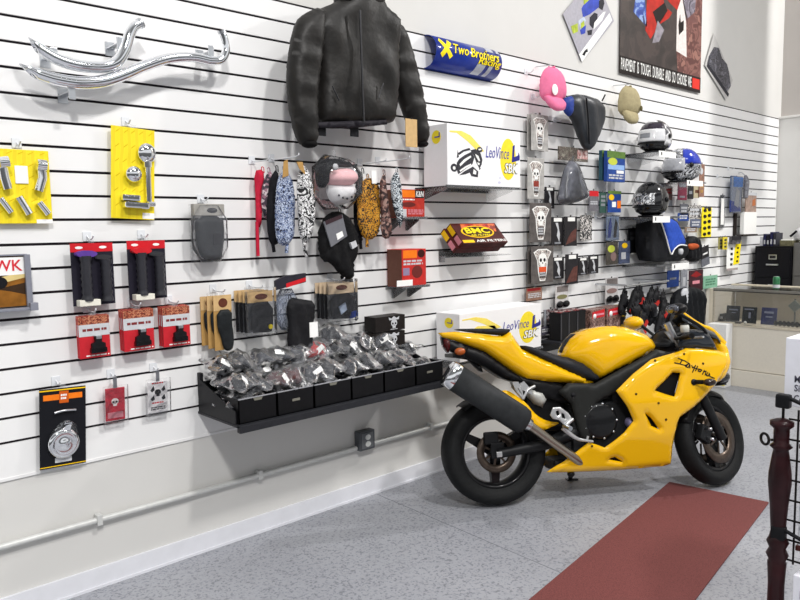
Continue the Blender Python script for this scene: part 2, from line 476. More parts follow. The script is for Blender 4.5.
# painted concrete floor with speckles and one joint
def floor_mat():
    m = bpy.data.materials.new('painted_concrete'); m.use_nodes = True; nt = m.node_tree; p = nt.nodes['Principled BSDF']
    tc = nt.nodes.new('ShaderNodeTexCoord')
    def noise(sc, det, lo, hi, c0, c1):
        n = nt.nodes.new('ShaderNodeTexNoise'); n.inputs['Scale'].default_value = sc; n.inputs['Detail'].default_value = det
        r = nt.nodes.new('ShaderNodeValToRGB'); r.color_ramp.elements[0].position = lo; r.color_ramp.elements[1].position = hi
        r.color_ramp.elements[0].color = lin(c0); r.color_ramp.elements[1].color = lin(c1)
        nt.links.new(tc.outputs['Object'], n.inputs['Vector']); nt.links.new(n.outputs['Fac'], r.inputs['Fac']); return r
    a = noise(1.3, 5, .35, .68, '#94969d', '#a0a2a8'); s1 = noise(85, 2, .36, .46, '#8a8d96', '#ffffff'); s2 = noise(55, 2, .52, .74, '#ffffff', '#d0d0d2')
    m1 = nt.nodes.new('ShaderNodeMix'); m1.data_type = 'RGBA'; m1.blend_type = 'MULTIPLY'; m1.inputs['Factor'].default_value = .55
    m2 = nt.nodes.new('ShaderNodeMix'); m2.data_type = 'RGBA'; m2.blend_type = 'MULTIPLY'; m2.inputs['Factor'].default_value = .5
    nt.links.new(a.outputs['Color'], m1.inputs['A']); nt.links.new(s1.outputs['Color'], m1.inputs['B'])
    nt.links.new(m1.outputs['Result'], m2.inputs['A']); nt.links.new(s2.outputs['Color'], m2.inputs['B'])
    nt.links.new(m2.outputs['Result'], p.inputs['Base Color'])
    p.inputs['Roughness'].default_value = .38
    n = nt.nodes.new('ShaderNodeTexNoise'); n.inputs['Scale'].default_value = 120
    bp = nt.nodes.new('ShaderNodeBump'); bp.inputs['Strength'].default_value = .15; bp.inputs['Distance'].default_value = .004
    nt.links.new(tc.outputs['Object'], n.inputs['Vector']); nt.links.new(n.outputs['Fac'], bp.inputs['Height']); nt.links.new(bp.outputs['Normal'], p.inputs['Normal'])
    return m
b = MB(); b.box(-3, 12, -7, .06, -.1, 0)
b.cur = 1; b.prism([(2.733, 0), (2.737, 0), (2.66, 2.2), (2.656, 2.2)], 0, .0006, Matrix.Rotation(PI/2, 4, 'X'))
struct(b, 'floor', [floor_mat(), mat('floor_joint', '#75777d', .7)], 'grey speckled painted concrete floor with a fine joint', 'floor')

# surface conduit with its box and clips
METALC = mat('conduit_metal', '#cfd0ce', .4, .15, var=.05)
b = MB(); b.tube([(XL, -.022, .322), (2.585, -.022, .318)], .0135, 10); b.tube([(2.71, -.022, .318), (6.9, -.022, .312)], .0135, 10)
o = b.build('conduit', METALC); tag(o, 'grey metal conduit running low along the white wall', 'conduit')
for x in (1.10, 1.93, 3.2, 4.6):
    q = MB(); q.box(x-.012, x+.012, -.04, -.0005, .298, .346, bev=.003); q.build('clip', METALC, o)
ob = MB().box(2.59, 2.705, -.052, .0, .300, .415, bev=.006).build('outlet_box', mat('outlet_grey', '#5d6064', .45, .3))
tag(ob, 'grey metal outlet box on the low wall conduit', 'outlet')
q = MB(); q.box(2.604, 2.691, -.056, -.05, .312, .403, bev=.003); pl = q.build('cover_plate', mat('outlet_plate', '#7d8084', .4, .4), ob)
for zc in (.337, .378):
    q = MB(); q.prism(ell(2.648, zc, .02, .016), -.0585, -.054); so = q.build('socket', mat('socket_white', '#d6d8d6', .4), pl)
    q = MB()
    for dx in (-.007, .007): q.box(2.648+dx-.0015, 2.648+dx+.0015, -.0592, -.0583, zc-.002, zc+.008)

# ------------------------------------------------------------------ red floor mat
ang = math.atan2(-1.173+1.428, 4.128-2.385)
b = MB(); b.box(-2.85, 0, -.56, 0, .0, .011, bev=.004)
q = b.build('floor_mat', pattern('mat_fibre', ['#5a2b29', '#673230', '#713a38', '#612e2b'], 170, 'noise', .9), M=Matrix.Translation((4.135, -1.172, 0)) @ Matrix.Rotation(math.radians(8.5), 4, 'Z'))
tag(q, 'long brick-red carpet mat on the grey floor beside the yellow motorcycle', 'floor mat')

# ------------------------------------------------------------------ chrome exhaust pipes
def exhaust(pts, rad, label, brackets):
    root = MB(); P = [(x, -.115, z) for x, z in pts]
    root.tube(P[1:], rad[1:], 20, smooth=6, caps=False)
    # slash-cut open tip: the upper edge of the mouth runs out to a point
    a, c = Vector(P[1]), Vector(P[2]); d = (a-c).normalized(); up = Vector((0, 1, 0)).cross(d).normalized(); sd = Vector((0, 1, 0))
    if up.z < 0: up = -up
    vs, fs = [], []; n = 24; r = rad[1]; L = (Vector(P[0])-a).length
    for rr, base in ((r, 0), (r*.82, 0)):
        for k in range(n):
            t = 2*PI*k/n; o = up*math.cos(t)*rr+sd*math.sin(t)*rr
            cut = L*(.5+.5*math.cos(t))**.8
            vs += [tuple(a+o), tuple(a+o*(1-.35*cut/L)+d*cut+up*.004*cut/L)]
    for ring in (0, 2*n):
        for k in range(n): fs.append((ring+2*k, ring+2*((k+1) % n), ring+2*((k+1) % n)+1, ring+2*k+1))
    for k in range(n): fs.append((2*k+1, 2*((k+1) % n)+1, 2*n+2*((k+1) % n)+1, 2*n+2*k+1))
    root.add(vs, fs, True)
    o = root.build('exhaust_pipe', CHROME); tag(o, label, 'exhaust pipe', 'chrome exhaust pipes')
    q = MB(); q.tube([tuple(Vector(P[-2]).lerp(Vector(P[-1]), .75)), tuple(Vector(P[-1])+(Vector(P[-1])-Vector(P[-2]))*.06)], rad[-1]*1.18, 18); q.build('flange', SATIN, o)
    q = MB(); q.disc(tuple(a+d*.006), r*.8, 'y', .002)
    dk = MB(); dk.tube([tuple(a-d*.02), tuple(a-d*.015)], r*.8, 16); dk.build('dark_bore', INK, o)
    for bx, bz in brackets:
        q = MB(); q.box(bx-.014, bx+.014, -.118, -.113, bz-.03, bz+.03, bev=.002); q.box(bx-.016, bx+.016, -.115, -.0003, bz-.002, bz+.002); q.box(bx-.02, bx+.02, -.004, -.0003, bz-.03, bz+.03)
        q.build('mounting_tab', SATIN, o)
    return o
exhaust([(0.9007, 2.344), (0.9509, 2.3287), (1.0093, 2.3004), (1.086, 2.2854), (1.1832, 2.2905), (1.2518, 2.3184), (1.2935, 2.3763), (1.3166, 2.4424), (1.3382, 2.4793), (1.3703, 2.5016)], [.02,.022,.024,.025,.025,.025,.024,.023,.021,.02], 'shorter upper chrome exhaust pipe with slash-cut tip and short upturned end', [(1.0025, 2.3131), (1.2732, 2.3981)])
exhaust([(0.8649, 2.2323), (0.9374, 2.2303), (1.0043, 2.2172), (1.0977, 2.2147), (1.1966, 2.2349), (1.288, 2.2754), (1.374, 2.3205), (1.4865, 2.3684), (1.6029, 2.3916), (1.6928, 2.3887), (1.7501, 2.4014), (1.7783, 2.4445), (1.7751, 2.4898), (1.7587, 2.5328)], [.022,.023,.026,.027,.027,.026,.024,.023,.022,.021,.020,.019,.018,.017], 'longer lower chrome exhaust pipe sweeping across the wall to a hooked end', [(1.0637, 2.1747), (1.6998, 2.4282)])

# ------------------------------------------------------------------ yellow blister cards
YCARD = pattern('yellow_card_print', ['#f0da12', '#f3df1a', '#f5e222', '#ebd20f'], 9, 'wave', .5, 2.)
def yel_marks(n, seed):
    rr = random.Random(seed); o = []
    for i in range(n):
        for j in range(5):
            u, v = .08+.19*j+rr.uniform(-.02, .02), .93-i*.16
            if v < .1: continue
            o.append(('poly', 'printed_mark', [(u, v), (u+.09, v+.035), (u+.1, v+.05), (u+.01, v+.015)], mat('ochre_print', '#d9b90c', .6), .0006))
    return o
r_ = (0.7615, 0.9834, 1.6418, 1.9392)
k = pack('blister_card', 'yellow blister card of chrome foot pegs cut by the picture edge', 'blister card', r_, .03, .004, YCARD, yel_marks(6, 1) + [
    ('rect', 'leaflet', .40, .54, .62, .78, WHITE, .006), ('rect', 'barcode_label', .72, .0, 1., .055, WHITE, .001)])
def pegs(k, rc, off, L):
    x0, x1, z0, z1 = rc; W, H = x1-x0, z1-z0
    for (pn, pts, r) in L:
        b = MB(); P = [(x0+u*W, -off-r*1.05, z0+v*H) for u, v in pts]; b.tube(P, r, 14, smooth=1)
        b.build(pn, CHROME, k)
pegs(k, r_, .03, [('foot_peg', [(.19, .74), (.21, .60), (.25, .46)], .018), ('foot_peg', [(.84, .74), (.84, .62), (.76, .44)], .018), ('clevis', [(.12, .80), (.28, .82)], .024), ('clevis', [(.75, .80), (.91, .79)], .024),
                 ('pivot_rod', [(.12, .34), (.28, .15)], .013), ('pivot_rod', [(.42, .36), (.58, .13)], .016), ('pivot_rod', [(.76, .29), (.91, .13)], .014)])
hook(r_, .03, 'metal display hook above the yellow card of foot pegs')
r_ = (1.2263, 1.4236, 1.6585, 2.0632)
k = pack('blister_card', 'tall yellow blister card holding a chrome lever assembly and round knob', 'blister card', r_, .03, .004, YCARD, yel_marks(6, 2) + [
    ('rect', 'barcode_label', .72, .01, 1., .075, WHITE, .001)], rot=3.2)
x0, x1, z0, z1 = r_; W, H = x1-x0, z1-z0
def P_(u, v, d): return (x0+u*W, -.03-d, z0+v*H)
b = MB(); b.ball(P_(.78, .735, .016), .044, .018, .046, 9, 8); b.build('scalloped_knob', CHROME, k)
b = MB(); b.ball(P_(.47, .49, .02), .037, .022, .037, 20, 12); b.build('round_cap', CHROME, k)
b = MB(); b.tube([P_(.80, .66, .014), P_(.82, .40, .014), P_(.84, .20, .014)], .0135, 14, smooth=1); b.tube([P_(.79, .64, .016), P_(.80, .58, .016)], .019, 14); b.build('lever_stem', CHROME, k)
b = MB(); b.box(*[P_(.24, 0, 0)[0], P_(.80, 0, 0)[0]], -.075, -.03, P_(0, .115, 0)[2], P_(0, .185, 0)[2], bev=.008); b.box(P_(.2, 0, 0)[0], P_(.62, 0, 0)[0], -.06, -.03, P_(0, .195, 0)[2], P_(0, .265, 0)[2], bev=.008); b.tube([P_(.80, .175, .02), P_(.96, .175, .02)], .012, 12); b.build('clamp_block', CHROME, k)
hook(r_, .03, 'metal display hook above the tall yellow card with the chrome lever')

# ------------------------------------------------------------------ framed sign cut by the left edge
r_ = (0.7161, 0.8573, 1.3083, 1.5127)
k = pack('product_sign', 'small framed sign with big red letters on a white band at the picture edge', 'sign', r_, .045, .008, mat('sign_brown_photo', '#3b2a1c', .4, var=.35, scale=12), [
    ('rect', 'white_band', 0, .62, 1., .97, WHITE, .001), ('text', 'HAWK', -.35, .70, .95, .92, mat('sign_red', '#d4313c', .5), 0, .0012),
    ('poly', 'swoosh', [(0, .50), (.5, .57), (1, .62), (1, .46), (.55, .40), (.2, .36), (.6, .30), (1, .22), (1, .0), (0, .0)], mat('sign_gold_photo', '#8a5a22', .4, var=.4, scale=14), .0008),
    ('poly', 'pale_streak', [(0, .54), (.6, .62), (1, .63), (1, .56), (.6, .5), (0, .44)], mat('sign_cream', '#d9c486', .4), .0014),
    ('oval', 'dark_disc', .32, .48, .22, .12, INK, .002)], hang=False)
x0, x1, z0, z1 = r_
b = MB(); b.box(x1, x1+.022, -.06, -.0005, z0-.008, z1+.004, bev=.002); b.box(x0, x1+.03, -.075, -.0005, z0-.018, z0-.006, bev=.002); b.box(x1+.004, x1+.034, -.085, -.06, z0-.02, z0+.012, bev=.002); b.box(x0, x1+.012, -.05, -.035, z1, z1+.006)
b.build('sign_frame', mat('frame_grey', '#8b8d98', .35, .2), k)

# ------------------------------------------------------------------ handlebar grip packs
CARDK = mat('grip_card_black', '#25232e', .4)
GRIP = mat('grip_rubber', '#2b2b31', .35, var=.2, spec=.6)
CLR2 = film('blister_clear', '#dfe4ee', .025, .08, .25, 25, .8)
for i, (r_, oval, lb) in enumerate([((1.0389, 1.2181, 1.2881, 1.5558), PURPLE, 'left black and red twin handlebar grip pack with purple oval badge'), ((1.2813, 1.4588, 1.2952, 1.5609), RED, 'right black and red twin handlebar grip pack with red badge')]):
    k = pack('handlebar_grip_pack', lb, 'grip pack', r_, .05, .004, CARDK, [
        ('rect', 'red_header', 0, .86, 1, 1, RED, .001), ('oval', 'white_flash', .2, .93, .09, .022, WHITE, .0015), ('oval', 'white_flash', .76, .93, .09, .022, WHITE, .0015),
        ('grip', 'grip', .29, .08, .29, .80, .022, GRIP, .026), ('grip', 'grip', .76, .06, .76, .74, .021, GRIP, .026),
        ('oval', 'badge', .31, .83, .24, .055, oval, .04), ('rect', 'price_label', .07, .0, .56, .10, mat('cream_label', '#dfdccf', .6), .044),
        ('oval', 'grip_cap_print', .74, .77, .2, .04, DGREY, .01),], group='twin handlebar grip packs')
    hook(r_, .05, ['metal display hook above the grip pack with the purple badge', 'metal display hook above the grip pack with the red badge'][i])

# ------------------------------------------------------------------ red and grey switch packs on short hooks
def switch_pack(rc, off, label, grp):
    return pack('switch_pack', label, 'blister card', rc, off, .012, mat('pack_red', '#bf2731', .45), [
        ('rect', 'photo_band', 0, .80, 1, 1, pattern('bronze_photo', ['#5a2018', '#93402a', '#c08060', '#6e2a1c'], 90, 'noise', .4), .001),
        ('rect', 'grey_band', 0, .52, 1, .80, LGREY, .001), ('lines', 'small_print', .12, .62, .9, .72, 1, mat('maroon_print', '#7b2f31', .5), .0014),
        ('poly', 'switch', [(.36, .12), (.36, .34), (.48, .38), (.46, .52), (.70, .52), (.68, .38), (.80, .34), (.80, .12)], BLACK, .018),
        ('rect', 'chrome_tip', .50, .45, .68, .53, SATIN, .020), ('rect', 'switch_base', .32, .12, .84, .24, BLACKG, .022),
        ('lines', 'small_print', .2, .03, .95, .08, 1, WHITE, .0008)], group=grp)
cols = [((1.0451, 1.1756, 1.0619, 1.2442), 2, 'in the left stack'), ((1.2366, 1.376, 1.0681, 1.2533), 3, 'in the middle stack'), ((1.4196, 1.5525, 1.0664, 1.2515), 3, 'in the right stack')]
for ci, (r_, n, where) in enumerate(cols):
    for j in range(n):
        off = .075-j*.022; dx = .001*j
        rr = (r_[0]+dx, r_[1]+dx, r_[2]+.001*j, r_[3]+.001*j)
        switch_pack(rr, off, ['front', 'second', 'rearmost'][j]+' red and grey switch pack '+where, 'red and grey switch packs')
    hook(r_, .08, 'metal display hook carrying the red and grey switch packs '+where)

# ------------------------------------------------------------------ black card with chrome derby cover
r_ = (0.8691, 1.058, 0.6013, 0.943)
k = pack('blister_card', 'black blister card with orange bar and shiny round chrome cover low on wall', 'blister card', r_, .03, .004, mat('card_black', '#16171c', .4), [
    ('rect', 'orange_bar', .08, .855, .92, .925, ORANGE, .001), ('rect', 'logo_block', .42, .81, .62, .96, mat('logo_orange', '#c75a18', .5), .002), ('lines', 'small_print', .45, .85, .59, .93, 2, WHITE, .0024),
    ('rect', 'edge_line', .0, .97, 1., .985, GOLD, .0006), ('rect', 'edge_line', .0, .015, 1., .025, GOLD, .0006),
    ('rect', 'label', .32, .06, .68, .12, LGREY, .001)], rot=3)
x0, x1, z0, z1 = r_; W, H = x1-x0, z1-z0
b = MB(); Mx = Matrix.Translation((x0+.5*W, -.034, z0+.30*H)) @ Matrix.Rotation(PI/2, 4, 'X')
b.lathe([(0, .022), (.018, .021), (.03, .012), (.045, .018), (.058, .016), (.066, .006), (.066, 0)], Mx, 28); b.build('chrome_cover', CHROME, k)
b = MB(); b.prism([(x0+.42*W, z0+.43*H), (x0+.6*W, z0+.43*H), (x0+.66*W, z0+.56*H), (x0+.5*W, z0+.56*H)], -.05, -.03); b.build('chrome_arm', CHROME, k)
b = MB(); b.tube([(x0+.3*W, -.04, z0+.70*H), (x0+.5*W, -.045, z0+.72*H), (x0+.76*W, -.04, z0+.71*H)], .005, 10); b.build('clear_handle', SATIN, k)
b = MB(); inflate(b, soften([(x0+.16*W, z0+.14*H), (x0+.84*W, z0+.14*H), (x0+.84*W, z0+.48*H), (x0+.62*W, z0+.60*H), (x0+.4*W, z0+.56*H), (x0+.16*W, z0+.40*H)], 2), .028, -.034, r=.03, edge=.1, s=.02, back=.05); b.build('clear_blister', CLR2, k)
hook(r_, .03, 'metal display hook above the black card with orange bar')

# ------------------------------------------------------------------ two air fresheners
for r_, m_, ink, lb, red in [((1.1537, 1.2402, 0.7581, 0.9055), mat('freshener_red', '#c0283c', .7, var=.1), WHITE, 'pink-red skull air freshener in a clear bag', True), ((1.3484, 1.4423, 0.7575, 0.9062), mat('freshener_white', '#eceaec', .7), INK, 'white playing-card style air freshener in a clear bag', False)]:
    parts = [('rect', 'clear_bag', -.14, -.05, 1.14, 1.08, CLR2, .012)]
    if red: parts += [('skull', 'skull_print', .48, .56, .2, WHITE, .001), ('rect', 'text_band', .1, .08, .9, .26, mat('pale_pink_print', '#d78a96', .6), .0008)]
    else: parts += [('skull', 'skull_print', .5, .62, .17, INK, .001), ('poly', 'spade_print', [(.12, .72), (.28, .86), (.34, .72), (.2, .66)], INK, .001), ('poly', 'spade_print', [(.12, .45), (.3, .56), (.34, .42), (.2, .38)], INK, .001),
                    ('poly', 'spade_print', [(.68, .72), (.84, .84), (.9, .7), (.76, .66)], INK, .001), ('poly', 'spade_print', [(.68, .45), (.84, .56), (.9, .42), (.76, .38)], INK, .001),
                    ('lines', 'red_print', .2, .9, .8, .97, 1, RED, .001), ('lines', 'red_print', .2, .28, .8, .35, 1, RED, .001), ('lines', 'small_print', .14, .08, .88, .2, 2, DGREY, .001)]
    k = pack('air_freshener', lb, 'air freshener', r_, .03, .006, m_, parts, rot=2)
    x0, x1, z0, z1 = r_; xc = (x0+x1)/2
    b = MB(); b.box(xc-.008, xc+.008, -.032, -.029, z1, z1+.05); b.build('hang_strap', mat('strap_grey', '#7c7e84', .4, .4), k)
    hook((x0, x1, z0, z1+.035), .03, 'metal display hook above the '+('pink-red' if red else 'white')+' air freshener')

# ------------------------------------------------------------------ leather jacket
LEATHER = mat('black_leather', '#151311', .5, var=.5, scale=9, bump=.35, bscale=22, spec=.45)
LINING = mat('jacket_lining', '#0d0c0d', .8)
rt = (2.5362, 2.1618)
jk = empty('leather_jacket', (rt[0], -.18, rt[1]), 'black leather jacket hanging open-cuffed high on the slatted wall', 'jacket')
b = MB()
torso = [(2.2796, 2.7153), (2.4032, 2.7735), (2.4654, 2.8611), (2.6813, 2.9057), (2.6858, 2.8019), (2.7658, 2.7797), (2.8098, 2.7393), (2.7918, 2.6123), (2.7886, 2.4763), (2.7785, 2.3662), (2.7594, 2.1947), (2.7066, 2.1738), (2.3832, 2.1364), (2.241, 2.1348), (2.2388, 2.2546), (2.2557, 2.381), (2.2411, 2.5026), (2.1961, 2.6223)]
def jw(x, z): return .006*math.sin(22*x+4*math.sin(5*z))+.004*math.sin(26*z+12*x)+.003*math.sin(50*x-25*z)
inflate(b, soften(torso, 1), .088, -.19, r=.09, edge=.3, s=.026, wave=jw)
b.build('torso', LEATHER, jk)
b = MB()
inflate(b, soften([(2.25, 2.7103), (2.1692, 2.6665), (2.1139, 2.6185), (2.0809, 2.5184), (2.0521, 2.3722), (2.0535, 2.2534), (2.0725, 2.1354), (2.1043, 2.0311), (2.1581, 2.0101), (2.2148, 2.0435), (2.2125, 2.1575), (2.2164, 2.2713), (2.2393, 2.3969), (2.2694, 2.5483), (2.2796, 2.6673)], 1), .062, -.22, r=.06, edge=.25, s=.024, wave=lambda x, z: .005*math.sin(45*z+8*x)+.002*math.sin(80*z))
b.build('sleeve', LEATHER, jk)
b = MB()
inflate(b, soften([(2.7573, 2.7924), (2.8469, 2.7598), (2.8998, 2.7085), (2.9523, 2.5889), (2.998, 2.4654), (3.0441, 2.3163), (3.0743, 2.151), (3.065, 2.0978), (2.9904, 2.0813), (2.9513, 2.1532), (2.8979, 2.2621), (2.8384, 2.3901), (2.8037, 2.5399), (2.7692, 2.6706)], 1), .06, -.15, r=.055, edge=.25, s=.024, wave=lambda x, z: .005*math.sin(48*z-9*x)+.002*math.sin(85*z))
b.build('sleeve', LEATHER, jk)
for c, o_, r1 in [(((2.1586, 2.0249)), -.235, .040), (((3.0275, 2.0895)), -.155, .034)]:
    b = MB(); b.ball((c[0], o_, c[1]), r1, .045, .02, 18, 8); b.build('open_cuff', LINING, jk)
b = MB(); b.tube([(x, -.305, z) for x, z in [(2.449, 2.7132), (2.4514, 2.5645), (2.4538, 2.4144), (2.4566, 2.2732), (2.4599, 2.1512)]], .006, 8); b.build('zipper', mat('zip_metal', '#4a4a4c', .3, .8), jk)
b = MB()
inflate(b, soften([(2.374, 2.7532), (2.4229, 2.8574), (2.6855, 2.912), (2.6825, 2.7914), (2.6034, 2.761), (2.4525, 2.7431)], 1), .075, -.20, r=.04, edge=.3, s=.022); b.build('collar', LEATHER, jk)
b = MB(); inflate(b, [(2.1971, 2.134), (2.3369, 2.151), (2.6684, 2.1904), (2.6751, 2.1642), (2.4151, 2.122), (2.3034, 2.113), (2.2024, 2.1099)], .03, -.24, r=.02, s=.02); b.build('hem_lining', mat('lining_white_edge', '#26242a', .6), jk)
for pts in ([(2.2696, 2.3133), (2.3118, 2.244)], [(2.6122, 2.3693), (2.5747, 2.2871)]):
    b = MB(); b.tube([(x, -.292, z) for x, z in pts], .004, 6); b.build('pocket_zip', mat('zip_metal', '#4a4a4c', .3, .8), jk)
for (u, v) in ((321, 130), (354, 130)):
    x, z = (2.2441, 2.1027) if u == 321 else (2.4607, 2.1145)
    b = MB(); b.box(x-.028, x+.028, -.226, -.220, z-.03, z+.03, bev=.003); b.build('belt_tab', BLACK, jk)
x0, x1, z0, z1 = (2.8163, 2.9061, 2.0541, 2.2099)
b = MB().box(x0, x1, -.242, -.238, z0, z1, bev=.001); t = b.build('swing_tag', KRAFT); tag(t, 'brown card swing tag hanging from the leather jacket sleeve', 'tag')
b = MB(); b.box((x0+x1)/2-.006, (x0+x1)/2+.006, -.242, -.236, z1-.002, z1+.01); b.build('hang_loop', INK, t)
# the hanger arm that carries it
x, z = (2.6459, 2.8402)
b = MB(); b.tube([(x, -.0, z), (x, -.05, z), (x, -.09, z-.02)], .008, 8); o = b.build('hanger_arm', SATIN); tag(o, 'metal wall arm carrying the black leather jacket', 'hook')

# ------------------------------------------------------------------ bowed blue racing sleeve held between two grooves
x0, x1 = (3.2087, -0.0, 2.6972)[0], (3.8262, 0.0, 2.6931)[0]
za, zb = Z0+.105, Z0+.305
zm, hh = (za+zb)/2, (zb-za)/2
def bow(z): t = max(-1, min(1, (z-zm)/hh)); return -.105*math.sqrt(max(0, 1-t*t))-.004
b = MB(); n = 20; vs = []; fs = []
for i in range(n+1):
    t = PI*i/n; y, z = -.105*math.sin(t)-.004, zm+hh*math.cos(t)
    y2, z2 = -.101*math.sin(t)-.004, zm+(hh-.003)*math.cos(t)
    vs += [(x0, y, z), (x1, y, z), (x0, y2, z2), (x1, y2, z2)]
for i in range(n):
    a, c = 4*i, 4*i+4; fs += [(a, c, c+1, a+1), (a+2, a+3, c+3, c+2), (a, a+2, c+2, c), (a+1, c+1, c+3, a+3)]
b.add(vs, fs, True); sl = b.build('bowed_banner', mat('sleeve_blue', '#20348c', .3, coat=.3)); tag(sl, 'shiny blue bowed banner with yellow racing lettering on the wall', 'banner')
fm = lambda x, y, z: (x, bow(z)+y, z)
def dens(name, txt, u0, u1, v0, v1, m, d, bold=0, sh=.3, skew=-.0):
    # lettering bent onto the sleeve, split in small rows so that it follows the curve
    b = MB(); X0, X1 = x0+(x1-x0)*u0, x0+(x1-x0)*u1; b.text(txt, X0, X1, zm+hh*v0, zm+hh*v1, -d, .001, sh, bold, lambda x, y, z: fm(x, y, z)); b.build(name, m, sl)
dens('outline_lettering', 'Two Brothers', .25, .95, -.06, .56, INK, .002, .045)
dens('lettering', 'Two Brothers', .25, .95, -.06, .56, YEL, .0035, .012)
dens('outline_lettering', 'Racing', .62, .98, -.50, .05, INK, .002, .045)
dens('lettering', 'Racing', .62, .98, -.50, .05, YEL, .0035, .012)
b = MB()
for A, B_ in (((.075, .55), (.20, -.25)), ((.20, .55), (.085, -.25))):
    L = [(A[0]+(B_[0]-A[0])*t/8, A[1]+(B_[1]-A[1])*t/8) for t in range(9)]; b.stroke([(x0+(x1-x0)*u, zm+hh*v) for u, v in L], .03, -.003, fm)
b.build('cross_logo', YEL, sl)
b = MB(); b.box(x0, x1, -.006, .002, zm-hh-.006, zm-hh+.004); b.build('mounting_edge', NAVY, sl)
for lo, hi_, um, w in ((.55, .93, .80, .11), (.55, .93, .93, .05), (-.93, -.35, .70, .13), (-.93, -.35, .85, .06)):
    b = MB(); P = []
    for i in range(9):
        v = lo+(hi_-lo)*i/8; u = um+(v*.05); P.append((u, v))
    V = []
    for u, v in P: V += [fm(x0+(x1-x0)*(u-w/2), -.001, zm+hh*v), fm(x0+(x1-x0)*(u+w/2), -.001, zm+hh*v)]
    b.add(V, [(2*i, 2*i+1, 2*i+3, 2*i+2) for i in range(8)]); b.build('silver_stripe', mat('silver_stripe', '#b9bcc6', .35, .3), sl)

